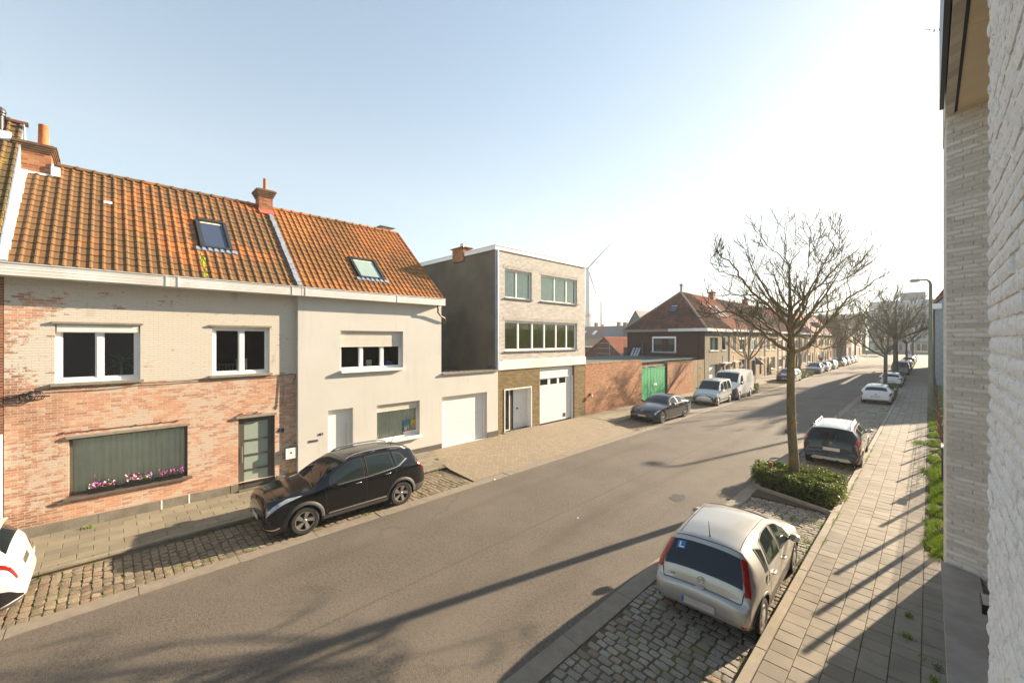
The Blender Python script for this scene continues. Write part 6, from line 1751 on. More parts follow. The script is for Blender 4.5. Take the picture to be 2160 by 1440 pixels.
for a, b in ((2.9, 5.2), (5.206, 7.5), (7.506, 10.3)): z.box(.33, a, 8.58, 1.35, b, 8.62); z.box(1.356, a + .4 if a > 3 else a, 8.58, 2.6, b, 8.62)
z.build('soffit', M['soffit'], nbd)
z = MB(); z.box(.12, 2, 8.62, .175, 10.02, 10.0); z.build('balcony_screen', M['dark'], nbd)
z = MB(); z.box(.55, -20, 0, 9, 3.03, 10.2); z.box(2.6, 3.03, 0, 9, 11.9, 10.2); z.box(.33, 3.03, 8.7, 2.6, 11.9, 10.2); z.build('core', M['brick_pier'], nbd)
z = MB(); z.box(1.9, 3.04, 0, 2.0, 10.3, 8.56); z.build('recess_wall', M['plinth_dark'], nbd)
z = MB()
for a, b in ((2.5, 5.1), (5.104, 7.1), (7.104, 8.95), (8.954, 10.22)): z.box(.145, a, .84, .57, b, .94)
z.build('ledge', M['ledge'], nbd)
z = MB(); z.box(.17, 2.5, 0, .55, 10.2, .84); z.build('ledge_base', M['brick_pier'], nbd)
z = MB(); z.box(.57, 3.05, -.1, 1.9, 10.2, .35); z.build('deck', M['wood'], nbd)
z = MB(); z.box(.40, 6.75, 1.78, 1.2, 7.05, 1.88); z.build('handrail', M['black'], nbd)
z = MB(); z.box(.41, 6.76, 1.881, 1.2, 7.04, 1.886); z.build('handrail_cap', M['steel'], nbd)
z = MB(); rr = random.Random(4)
for (y, zz) in ((7.2, 8.95), (6.75, 9.0), (6.35, 9.0), (8.1, 8.98), (5.6, 9.2)):
    P = Vector((.11, y, zz))
    for k in range(9):
        P = P + Vector((rr.gauss(-.012, .01), rr.gauss(0, .02), rr.gauss(-.005, .02)))
        q = Vector((rr.gauss(0, 1), rr.gauss(0, 1), rr.gauss(0, 1))).normalized() * .022; t_ = Vector((rr.gauss(0, 1), rr.gauss(0, 1), rr.gauss(0, 1))).normalized() * .012
        z.add([P - q, P + t_, P + q, P - t_], [(0, 1, 2, 3)])
z.build('hanging_leaves', M['leaf_dark'], None)
tag(bpy.data.objects['hanging_leaves'], 'small sprigs of leaves spilling over the dark balcony edge at the top right', 'plant')
for (x, y, s, sd) in ((.08, 8.35, .05, 1), (.06, 7.5, .07, 2)):
    z = MB(); rr = random.Random(sd); leafcloud(z, rr, 70, lambda r: (x + r.gauss(0, s * .5), y + r.gauss(0, s), .1 + abs(r.gauss(0, s * .7))), .014)
    tag(z.build('weed', M['leaf']), ['tiny weed at the foot of the stone ledge, the farther one', 'leafy weed at the foot of the stone ledge, the nearer one'][sd - 1], 'weed')

# ------------------------------------------------------------------ fence on the right
fe = thing('mesh_fence', 'dark wire mesh fence with taller posts between the grass verge and the lawn', 'fence', (.36, 30, 0))
k = 0; y = 19.9
while y < 58:
    z = MB(); z.box(.33, y - .03, 0, .39, y + .03, 1.55); z.build('post', M['dark'], fe); y += 2.55
z = MB(); y = 19.9
while y < 58:
    z.box(.360, y - .0015, .12, .363, y + .0015, 1.22); y += .10 if y < 45 else .2
for h in (.14, .34, .54, .74, .94, 1.2): z.box(.358, 19.9, h, .365, 57.9, h + .007)
z.build('mesh', M['dark'], fe)
z = MB(); rr = random.Random(8)
for k in range(260):
    y = 20 + rr.random() ** 1.3 * 30; P = Vector((.36, y, rr.uniform(.4, 1.1))); pl = [P]; d = Vector((rr.gauss(0, .15), rr.gauss(0, .6), rr.uniform(.2, 1))).normalized()
    for j in range(4): d = (d + Vector((rr.gauss(0, .12), rr.gauss(0, .4), rr.gauss(0, .2)))).normalized(); pl.append(pl[-1] + d * rr.uniform(.08, .18))
    z.tube(pl, [.009, .008, .006, .005, .003], 4)
tag(z.build('creeper', M['rust']), 'bare brown creeper twigs grown through the dark mesh fence', 'climbing plant')
g2 = thing('mesh_gate', 'fine black mesh gate close to the brick pier', 'gate', (.36, 15.5, 0))
for (y, h) in ((12.5, 1.9), (13.6, 2.3), (14.9, 2.35), (16.5, 2.3), (18.2, 1.7)):
    z = MB(); z.box(.32, y - .04, 0, .40, y + .04, h); z.build('post', M['dark'], g2)
z = MB(); y = 12.5
while y < 19.8: z.box(.359, y - .0012, .1, .3615, y + .0012, 1.25); y += .036
h = .1
while h < 1.25: z.box(.3592, 12.5, h - .0012, .3613, 19.8, h + .0012); h += .05
z.build('mesh', M['dark'], g2)
z = MB(); z.box(.28, 19.6, .0, .42, 19.8, 1.24); z.build('gate_post', M['dark'], g2)
z = MB(); z.box(.27, 19.3, 1.24, .43, 19.83, 1.30); z.build('post_cap', M['pvc'], g2)

gh = MB(); rr = random.Random(31)  # unseen hedge mass, added so window and car glass reflects dark instead of sky
leafcloud(gh, rr, 5000, lambda r: (14 + r.uniform(-.6, .6), r.uniform(11, 76), .1 + r.random() ** .8 * (7.2 + .6 * math.sin(r.random() * 6))), .24)
gh.box(13.8, 11, 0, 14.2, 76, 6.3, 1)
tag(gh.build('unseen_hedge', [M['leaf'], M['leaf_dark']]), 'added tall hedge out of view that darkens reflections in the glass', 'hedge')
# ------------------------------------------------------------------ bare trees
def twig(mb, r, p, d, L, rr, lev, up=.18, rmin=.0045, spread=.75, kids=1.0):
    """one branch: bends upward, puts out opposite side shoots"""
    n = 5 if L > .5 else 3
    pts = [p.copy()]; dirs = [d.copy()]; q = p.copy(); dd = d.copy()
    for i in range(n):
        dd = (dd + Vector((r.gauss(0, .10), r.gauss(0, .10), r.gauss(0, .07) + up * (.6 + i / n)))).normalized()
        q = q + dd * (L / n); pts.append(q.copy()); dirs.append(dd.copy())
    r1 = max(rmin, rr * .5)
    mb.tube(pts, [rr + (r1 - rr) * i / n for i in range(n + 1)], 5 if rr > .02 else 3, cap=False)
    if lev <= 0: return
    for i in range(1, n + 1):
        k = 2 if r.random() < .55 * kids else 1
        if i == n: k = 2
        if i < n and r.random() > .8 * kids: continue
        az = r.uniform(0, 6.28)
        for s in range(k):
            ax = dirs[i].cross(Vector((math.cos(az + s * 3.14), math.sin(az + s * 3.14), .2))).normalized()
            a = r.uniform(.45, spread) if i < n else r.uniform(.2, .5)
            nd_ = Matrix.Rotation(a, 3, ax) @ dirs[i]
            f = (1 - .45 * i / n)
            twig(mb, r, pts[i], nd_, L * r.uniform(.42, .62) * f + .05, max(rmin, (rr + (r1 - rr) * i / n) * .58), lev - 1, up, rmin, spread, kids)

def tree(name, label, x, y, hfork, h, rt, nlimb, seed, spread=.95, lev=4, group=None, rmin=.008, lean=0, zb=0):
    r = random.Random(seed)
    t = thing(name, label, 'tree', (x, y, 0), 0, group)
    tr = MB(); f = Vector((x + lean, y, hfork))
    pts = [Vector((x, y, zb)), Vector((x + lean * .3 + r.uniform(-.03, .03), y, hfork * .35)), Vector((x + lean * .7, y, hfork * .7)), f]
    tr.tube(pts, [rt * 1.15, rt, rt * .9, rt * .95], 10)
    tr.build('trunk', M['bark_far'], t, smooth=True)
    cr_ = MB(); H = h - hfork
    for k in range(nlimb):
        az = 6.283 * k / nlimb + r.uniform(-.3, .3)
        el = r.uniform(spread - .25, spread + .15) if k < nlimb - 1 else .15
        d = Vector((math.cos(az) * math.sin(el), math.sin(az) * math.sin(el), math.cos(el)))
        twig(cr_, r, f - Vector((0, 0, r.uniform(0, .25))), d, H * r.uniform(.75, .95), rt * .55, lev, .12, rmin * .8, .85, .78)
    cr_.build('crown', M['twig'], t)
    return t

# main tree: limbs follow the photographed silhouette, each at its own depth
fv = Vector((-math.sin(math.atan2(880, 865)), math.cos(math.atan2(880, 865)), 0)); rv = Vector((fv.y, -fv.x, 0))
D0 = 13.1
def at(px, py, dd=0):
    t_ = D0 + dd
    return Vector((0, 0, 4.75)) + (fv + rv * ((px - 1080) / 865) + Vector((0, 0, (716 - py) / 865))) * t_
def c6(pts): return [(1480 + a / 5.143, 440 + b / 5.143) for a, b in pts]
def c1(pts): return [(1480 + a / 4.32, 600 + b / 4.32) for a, b in pts]
bt = thing('bare_tree', 'large bare tree with mossy trunk and wide crown standing in the hedge', 'tree', (-3.05, 15.6, 0))
tr = MB()
trunk = [(1677, 1003), (1674, 960), (1670.5, 910), (1668.5, 860), (1668, 810), (1668.5, 770), (1668.5, 742)]
tp = [at(a, b) for a, b in trunk]; tp[0].z = 0.0
tr.tube(tp, [.155, .132, .126, .120, .112, .113, .12], 14)
lead = c6([(968, 1550), (972, 1400), (965, 1240), (962, 1080), (955, 870), (948, 620)])
lp = [at(a, b) for a, b in lead]
tr.tube(lp, [.125, .092, .088, .062, .038, .023], 10)
tr.tube([tp[2] + rv * -.1, tp[2] + rv * -.19 + Vector((0, 0, .02))], [.07, .05], 8)
for (px, py, s) in ((1680, 893, 1), (1659, 735, -1), (1680, 962, 1)): p = at(px, py); tr.tube([p - rv * .06 * s, p + rv * .03 * s], [.05, .025], 7)
tr.build('trunk', M['bark'], bt, smooth=True)
limbs = [
 (c1([(800, 600), (680, 545), (560, 440), (420, 330), (300, 265), (190, 245), (60, 280), (-30, 310)]), .085, -1.3, 1),
 (c1([(815, 530), (700, 440), (560, 350), (480, 290), (430, 230), (380, 225), (250, 290), (130, 320)]), .07, 1.6, 1),
 (c6([(955, 1300), (830, 1150), (600, 940), (440, 770), (330, 600), (190, 490), (150, 430)]), .075, -.9, 1),
 (c6([(600, 940), (430, 935), (270, 935), (150, 945), (60, 900)]), .035, -1.2, 1),
 (c6([(440, 775), (330, 720), (200, 680), (100, 590), (95, 510)]), .03, -1.8, 1),
 (c1([(835, 612), (980, 560), (1060, 450), (1150, 350)]) + c6([(1500, 1090), (1620, 950), (1760, 870), (1900, 770), (2000, 705)]), .09, 1.0, 1),
 (c6([(1370, 1220), (1600, 1195), (1800, 1125), (1950, 1095), (2060, 1060), (2155, 890)]), .045, 1.6, 1),
 (c6([(1300, 1280), (1480, 1300), (1680, 1310), (1850, 1400), (1960, 1470)]), .04, .2, .8),
 (c1([(985, 525), (1060, 575), (1160, 590), (1260, 550)]), .03, -1.0, .8),
 (c6([(985, 1290), (1050, 1180), (1110, 1080), (1200, 880), (1290, 690), (1330, 540)]), .065, -.8, 1),
 (c6([(965, 1090), (1100, 970), (1290, 820), (1430, 670), (1560, 540), (1700, 440), (1760, 320)]), .055, .8, 1),
 (c6([(965, 1100), (870, 950), (800, 760), (760, 670)]), .05, 1.0, 1),
 (c6([(935, 1110), (780, 1000), (700, 860), (560, 680), (500, 490), (380, 300)]), .05, .5, 1),
 (c6([(1095, 1090), (1110, 930), (1135, 760), (1160, 600), (1180, 380), (1180, 180)]), .035, .9, 1),
 (c6([(948, 620), (870, 530), (740, 430), (660, 310), (620, 210)]), .028, -.4, 1),
 (c6([(948, 620), (905, 500), (910, 320), (905, 200), (970, 120)]), .028, .3, 1),
 (c6([(948, 620), (1030, 490), (1100, 400), (1190, 370)]), .028, .8, 1),
 (c6([(1320, 600), (1240, 490), (1190, 370), (1180, 180)]), .03, -1.0, 1),
 (c6([(1325, 590), (1440, 550), (1490, 400), (1520, 110)]), .028, -.6, 1),
 (c6([(1290, 820), (1450, 790), (1590, 740), (1690, 640), (1860, 390)]), .03, 1.4, 1),
 (c6([(1620, 950), (1590, 800), (1610, 680), (1740, 560), (1770, 470)]), .025, 1.8, 1),
 (c6([(1360, 1220), (1370, 1060), (1370, 900), (1450, 700)]), .04, -1.4, 1),
 (c6([(850, 900), (780, 720), (640, 700), (560, 560)]), .03, 1.6, 1),
 (c6([(955, 870), (900, 800), (870, 600)]), .03, -.6, 1),
]
cr_ = MB(); r = random.Random(17); made = []
def hang(Q, RR, seg0, dens, term=False):
    m = len(Q)
    for i in range(seg0, m, 2):
        if r.random() < dens: continue
        d = (Q[min(i + 1, m - 1)] - Q[i - 1]).normalized()
        for s in range(2 if r.random() < .5 else 1):
            az = r.uniform(0, 6.28); ax = d.cross(Vector((math.cos(az), math.sin(az), .3))).normalized()
            nd_ = (Matrix.Rotation(r.uniform(.5, 1.0), 3, ax) @ d + Vector((0, 0, .22))).normalized()
            f = i / m
            twig(cr_, r, Q[i], nd_, r.uniform(.4, 1.15) * (1 - .68 * f * f), max(.0085, RR[i] * .45), 2 if (f < .6 and r.random() < .16) else 1, .10, .0078, .95, .7)
for pts, r0, dz, k in limbs:
    n = len(pts); dd0 = 0
    if made:
        q = min(made, key=lambda m_: (m_[0] - pts[0][0]) ** 2 + (m_[1] - pts[0][1]) ** 2)
        if (q[0] - pts[0][0]) ** 2 + (q[1] - pts[0][1]) ** 2 < 160 and abs(pts[0][0] - 1667) > 12: dd0 = q[2]
    px = []
    for i in range(n - 1):
        p0 = Vector(pts[max(i - 1, 0)]); p1 = Vector(pts[i]); p2 = Vector(pts[i + 1]); p3 = Vector(pts[min(i + 2, n - 1)])
        for j_ in range(4):
            u = j_ / 4; px.append(.5 * ((2 * p1) + (p2 - p0) * u + (2 * p0 - 5 * p1 + 4 * p2 - p3) * u * u + (3 * p1 - p0 - 3 * p2 + p3) * u ** 3))
    px.append(Vector(pts[-1])); m = len(px); Q = []; RR = []
    for i, p in enumerate(px):
        f = i / (m - 1); dd = dd0 + (dz - dd0 * .3) * f
        w = .035 * min(1, f * 4)
        Q.append(at(p[0], p[1], dd) + Vector((r.uniform(-w, w), r.uniform(-w, w), r.uniform(-w, w) * .8))); made.append((p[0], p[1], dd))
        RR.append(max(.0085, r0 * .72 * (1 - .88 * f)))
    cr_.tube(Q, RR, 6 if r0 > .04 else 5, cap=False)
    hang(Q, RR, 3, .28)
# limbs that grow towards and away from the street view, filling the round crown
for k in range(8):
    f = k / 8; p = tp[-1].lerp(lp[3], .1 + .75 * f)
    a = (0 if k % 2 else math.pi) + r.uniform(-.75, .75)
    h_ = fv * math.cos(a) + rv * math.sin(a); el = r.uniform(.25, .6) + .35 * f
    d = (h_ * math.cos(el) + Vector((0, 0, math.sin(el)))).normalized(); L = r.uniform(2.6, 3.4) * (1 - .3 * f); n = 9
    Q = [p]; dd_ = d.copy()
    for i in range(n): dd_ = (dd_ + Vector((r.gauss(0, .08), r.gauss(0, .08), .07 + r.gauss(0, .05)))).normalized(); Q.append(Q[-1] + dd_ * L / n)
    RR = [max(.0085, .05 * (1 - .85 * i / n)) for i in range(n + 1)]
    cr_.tube(Q, RR, 6, cap=False); hang(Q, RR, 3, .45)
    for i in (3, 5):
        ax = d.cross(Vector((r.gauss(0, 1), r.gauss(0, 1), .5))).normalized(); twig(cr_, r, Q[i], (Matrix.Rotation(.7, 3, ax) @ d), 1.3, RR[i] * .6, 1, .1, .0078, .9, .7)
cr_.build('crown', M['twig'], bt)
TG = 'bare street trees in the planting beds'
tree('bare_tree', 'young bare street tree behind the white van on the left', -11.4, 41.0, 3.0, 7.6, .13, 6, 3, lev=3, group=TG, rmin=.013)
tree('bare_tree', 'slender bare street tree standing in front of the white hatchbacks on the right', -2.55, 46.2, 3.5, 8.0, .14, 6, 4, lev=3, group=TG, rmin=.014)
tree('bare_tree', 'thick trunked bare street tree beside the grey van on the right', -2.75, 65.5, 5.0, 10.6, .24, 7, 5, lev=3, group=TG, rmin=.018)
tree('bare_tree', 'thin dark bare tree far down the right hand row of cars', -2.6, 93, 4.2, 9.5, .16, 6, 6, lev=3, group=TG, rmin=.018)
tree('bare_tree', 'farthest bare tree on the right side before the junction', -2.3, 115, 4.2, 10.5, .17, 6, 7, lev=3, group=TG, rmin=.02)
tree('bare_tree', 'leaning bare street tree before the taller brown block on the left', -11.4, 93, 4.6, 10.5, .30, 7, 8, lev=3, group=TG, rmin=.022, lean=.8)
tree('bare_tree', 'bare street tree in front of the white shop house on the left', -11.3, 116, 3.8, 9.0, .2, 6, 9, lev=3, group=TG, rmin=.02)
tree('bare_tree', 'bare tree beyond the junction left of the end of the street', -22, 158, 4.5, 12, .3, 7, 10, lev=4, group=TG, rmin=.025)
tree('bare_tree', 'bare tree beyond the junction in front of the beige apartments', -8.5, 172, 4.5, 12.5, .3, 7, 11, lev=4, group=TG, rmin=.025)
tree('bare_tree', 'wide bare tree beyond the junction on the left of the blue column', -30, 170, 4.5, 13, .32, 7, 12, lev=4, group=TG, rmin=.025)
HG = 'low hedges between the parking bays'
def bed(x0, x1, y0, y1, label, n, size, seed, h=.62):
    sheet('planting_bed', x0, y0, x1, y1, .03, M['soil'])
    hedge('hedge', label, [(x0, y0), (x1, y0), (x1, y1), (x0, y1)], .03, h, n, size, HG, seed, twigs=20)
bed(-12.2, -10.7, 40.1, 41.6, 'small round green hedge at the rear of the white van', 3500, .05, 4, .8)
bed(-12.3, -10.7, 58.6, 66.5, 'low green hedge at the foot of the tall mast on the left', 7000, .06, 5)
bed(-3.6, -1.9, 44.2, 48.4, 'green hedge beside the nearer white hatchback on the right', 6000, .055, 6, .95)
bed(-3.6, -1.9, 62.5, 67, 'green hedge between the far white hatchback and the grey van', 3500, .08, 7, .9)
bed(-3.5, -1.9, 81, 85, 'green hedge beyond the grey van on the right', 1800, .1, 8, .9)
bed(-3.5, -1.9, 99, 103, 'farthest green hedge on the right hand side', 1400, .12, 9, .9)
bed(-12.2, -10.7, 87.5, 91, 'green hedge between silver cars on the left', 1800, .1, 10, .8)
bed(-12.2, -10.7, 112, 115, 'farthest green hedge on the left before the junction', 1200, .12, 11, .8)
# ------------------------------------------------------------------ cars
def pchip(pts):
    xs = [p[0] for p in pts]; ys = [p[1] for p in pts]; n = len(xs)
    if n == 1: return lambda x: ys[0]
    h = [xs[i + 1] - xs[i] for i in range(n - 1)]; dl = [(ys[i + 1] - ys[i]) / h[i] for i in range(n - 1)]
    m = [dl[0]] + [0] * (n - 2) + [dl[-1]]
    for i in range(1, n - 1):
        if dl[i - 1] * dl[i] > 0:
            w1 = 2 * h[i] + h[i - 1]; w2 = h[i] + 2 * h[i - 1]; m[i] = (w1 + w2) / (w1 / dl[i - 1] + w2 / dl[i])
    def f(x):
        if x <= xs[0]: return ys[0]
        if x >= xs[-1]: return ys[-1]
        i = 0
        while xs[i + 1] < x: i += 1
        t = (x - xs[i]) / h[i]
        return ys[i] * (2 * t ** 3 - 3 * t * t + 1) + h[i] * m[i] * (t ** 3 - 2 * t * t + t) + ys[i + 1] * (-2 * t ** 3 + 3 * t * t) + h[i] * m[i + 1] * (t ** 3 - t * t)
    return f

class Body:
    """car skin: s = distance back from the nose, q = 0..1 sill to shoulder, 1..2 shoulder to roof edge, 2..3 roof edge to centre line"""
    def __init__(b, sp):
        b.L = sp['L']; b.top = pchip(sp['top']); b.sh = pchip(sp['sh']); b.bot = pchip(sp['bot']); b.W = pchip(sp['W']); b.Wr = pchip(sp['Wr'])
        b.drop = pchip(sp.get('drop', [(0, .06), (b.L, .06)])); b.sp = sp; b.tum = sp.get('sill', .93)
    def pt(b, s, q, side=1):
        zb, zt, W = b.bot(s), b.top(s), b.W(s)
        zs = min(b.sh(s), zt - .02); ze = max(zs + .01, zt - b.drop(s)); Wr = min(b.Wr(s), W * .97)
        if q <= 1:
            z = zb + (zs - zb) * q
            y = W * (b.tum + (1 - b.tum) * math.sin(min(1, q * 1.35) * math.pi / 2) - .022 * max(0, (q - .72) / .28) ** 2)
        elif q <= 2:
            t = q - 1; y0 = W * .978; z = zs + (ze - zs) * t
            y = y0 + (Wr - y0) * (t ** 1.12) + .018 * math.sin(t * math.pi)
        else:
            t = (q - 2); a = t * math.pi / 2
            y = Wr * math.cos(a) ** .9 if t < 1 else 0; z = ze + (zt - ze) * math.sin(a) ** .8
            y = Wr * (1 - t)**.96 if t < 1 else 0; z = ze + (zt - ze) * (1 - (1 - t) ** 2.4)
        return Vector((b.L / 2 - s, y * side, z))
    def nrm(b, s, q, side=1):
        e = .01
        a = b.pt(s + e, q, side) - b.pt(s - e, q, side); c = b.pt(s, min(3, q + e), side) - b.pt(s, q - e, side)
        n = a.cross(c)
        if n.length < 1e-9: return Vector((0, side, 0))
        n.normalize(); p = b.pt(s, q, side)
        ref = Vector((0, p.y, p.z - .6)) if q < 2.3 else Vector((0, 0, 1))
        if s > b.L - .6: ref = ref + Vector((-1.5, 0, 0))
        if s < .4: ref = ref + Vector((1.5, 0, 0))
        return n if n.dot(ref) > 0 else -n
    def off(b, s, q, side, o): return b.pt(s, q, side) + b.nrm(s, q, side) * o
    def qz(b, s, z):
        zb, zt = b.bot(s), b.top(s); zs = min(b.sh(s), zt - .02); ze = max(zs + .01, zt - b.drop(s))
        if z <= zs: return max(0, (z - zb) / (zs - zb))
        return min(2, 1 + (z - zs) / (ze - zs))
    def patch(b, mb, lo, hi, side, nx=10, ny=5, o=.006, mi=0, back=True):
        """lo, hi: polylines in (s,q), blended"""
        def ev(pl, t):
            k = t * (len(pl) - 1); i = min(int(k), len(pl) - 2); f = k - i
            return (pl[i][0] + (pl[i + 1][0] - pl[i][0]) * f, pl[i][1] + (pl[i + 1][1] - pl[i][1]) * f)
        base = len(mb.v)
        for j in range(ny + 1):
            for i in range(nx + 1):
                a = ev(lo, i / nx); c = ev(hi, i / nx); v = j / ny
                s, q = a[0] + (c[0] - a[0]) * v, a[1] + (c[1] - a[1]) * v
                mb.v.append(tuple(b.off(s, q, side, o)))
        for j in range(ny):
            for i in range(nx):
                k = base + j * (nx + 1) + i; mb.f.append([k, k + 1, k + nx + 2, k + nx + 1]); mb.m.append(mi)
    def line(b, mb, pl, side, w=.006, o=.003, mi=0, n=14):
        pts = []
        for i in range(len(pl) - 1):
            for k in range(n): t = k / n; pts.append((pl[i][0] + (pl[i + 1][0] - pl[i][0]) * t, pl[i][1] + (pl[i + 1][1] - pl[i][1]) * t))
        pts.append(pl[-1]); P = [b.off(s, q, side, o) for s, q in pts]; N = [b.nrm(s, q, side) for s, q in pts]
        base = len(mb.v)
        for i, p in enumerate(P):
            d = (P[min(i + 1, len(P) - 1)] - P[max(i - 1, 0)]).normalized(); c = d.cross(N[i]).normalized() * w / 2
            mb.v.append(tuple(p - c)); mb.v.append(tuple(p + c))
        for i in range(len(P) - 1): k = base + i * 2; mb.f.append([k, k + 1, k + 3, k + 2]); mb.m.append(mi)
    def topat(b, z, rear=True):
        s = b.L if rear else 0
        for k in range(400):
            if b.top(s) >= z: return s
            s += -.005 if rear else .005
        return s

def wheel(parent, x, y, rw, wd, side, style, alloy='alloy', steer=0):
    c = Vector((x, y, rw)); ax = Vector((0, side, 0))
    z = MB(); h = wd / 2; rr_ = rw * (.66 if style != 'steel' else .62)
    z.lathe(c, ax, [(rr_, -h), (rw * .9, -h), (rw * .985, -h * .8), (rw, -h * .4), (rw, h * .4), (rw * .985, h * .8), (rw * .9, h), (rr_ + .012, h * .96), (rr_, h * .82)], 28)
    for k in range(3): z.lathe(c, ax, [(rw + .001, -h * .5 + k * h * .5 - .006), (rw + .001, -h * .5 + k * h * .5 + .006)], 28)
    w = z.build('wheel', M['tyre'], parent, smooth=True, ang=40)
    r = MB()
    r.lathe(c, ax, [(rr_, h * .82), (rr_ * .96, h * .84), (rr_ * .93, h * .6), (rr_ * .9, 0), (.001, -.0)], 28, 1)
    r.lathe(c, ax, [(rr_ + .004, h * .83), (rr_ + .004, h * .9), (rr_ * .94, h * .88), (rr_ * .93, h * .6)], 28, 0)
    X = Vector((1, 0, 0)); Z = Vector((0, 0, 1))
    if style == 'steel' or style == 'cap':
        n = 7; f = h * .86
        r.lathe(c, ax, [(rr_ * .97, f - .01), (rr_ * .8, f + .012), (rr_ * .72, f + .004), (rr_ * .5, f + .012), (rr_ * .3, f + .02), (.001, f + .024)], 28, 0)
        for k in range(n):
            a = 6.283 * k / n; d = X * math.cos(a) + Z * math.sin(a); e = d.cross(ax)
            p = c + d * rr_ * .76 + ax * (f + .011); r.add([p - e * .035 - d * .035, p + e * .035 - d * .035, p + e * .028 + d * .03, p - e * .028 + d * .03], [(0, 1, 2, 3)], 1)
    else:
        n = {'five': 5, 'ten': 10, 'twin': 5, 'blade': 5}[style]
        f = h * .80
        for k in range(n):
            for sgn in ((-1, 1) if style in ('twin',) else (0,)):
                a = 6.283 * k / n + .3 + sgn * .17; d = X * math.cos(a) + Z * math.sin(a); e = d.cross(ax)
                w0, w1 = {'five': (.05, .075), 'ten': (.018, .022), 'twin': (.018, .020), 'blade': (.03, .085)}[style]
                sk = e * (.05 if style == 'blade' else 0)
                a0 = c + d * rr_ * .12; a1 = c + d * rr_ * .95 + sk
                P = [a0 - e * w0 + ax * (f - .04), a0 + e * w0 + ax * (f - .04), a1 + e * w1 + ax * (f - .05), a1 - e * w1 * .6 + ax * (f - .05),
                     a0 - e * w0 * .8 + ax * f, a0 + e * w0 * .8 + ax * f, a1 + e * w1 * .9 + ax * (f + .012), a1 - e * w1 * .45 + ax * (f + .0)]
                r.hexa(P, 0)
        r.lathe(c, ax, [(rr_ * .2, f - .06), (rr_ * .2, f + .004), (rr_ * .16, f + .012), (.001, f + .014)], 18, 0)
        r.lathe(c, ax, [(rr_ * .55, h * .1), (rr_ * .55, h * .2), (.001, h * .2)], 20, 2)
    r.build('rim', [M[alloy], M['black'], M['disc']], w, smooth=True, ang=35)
    return w

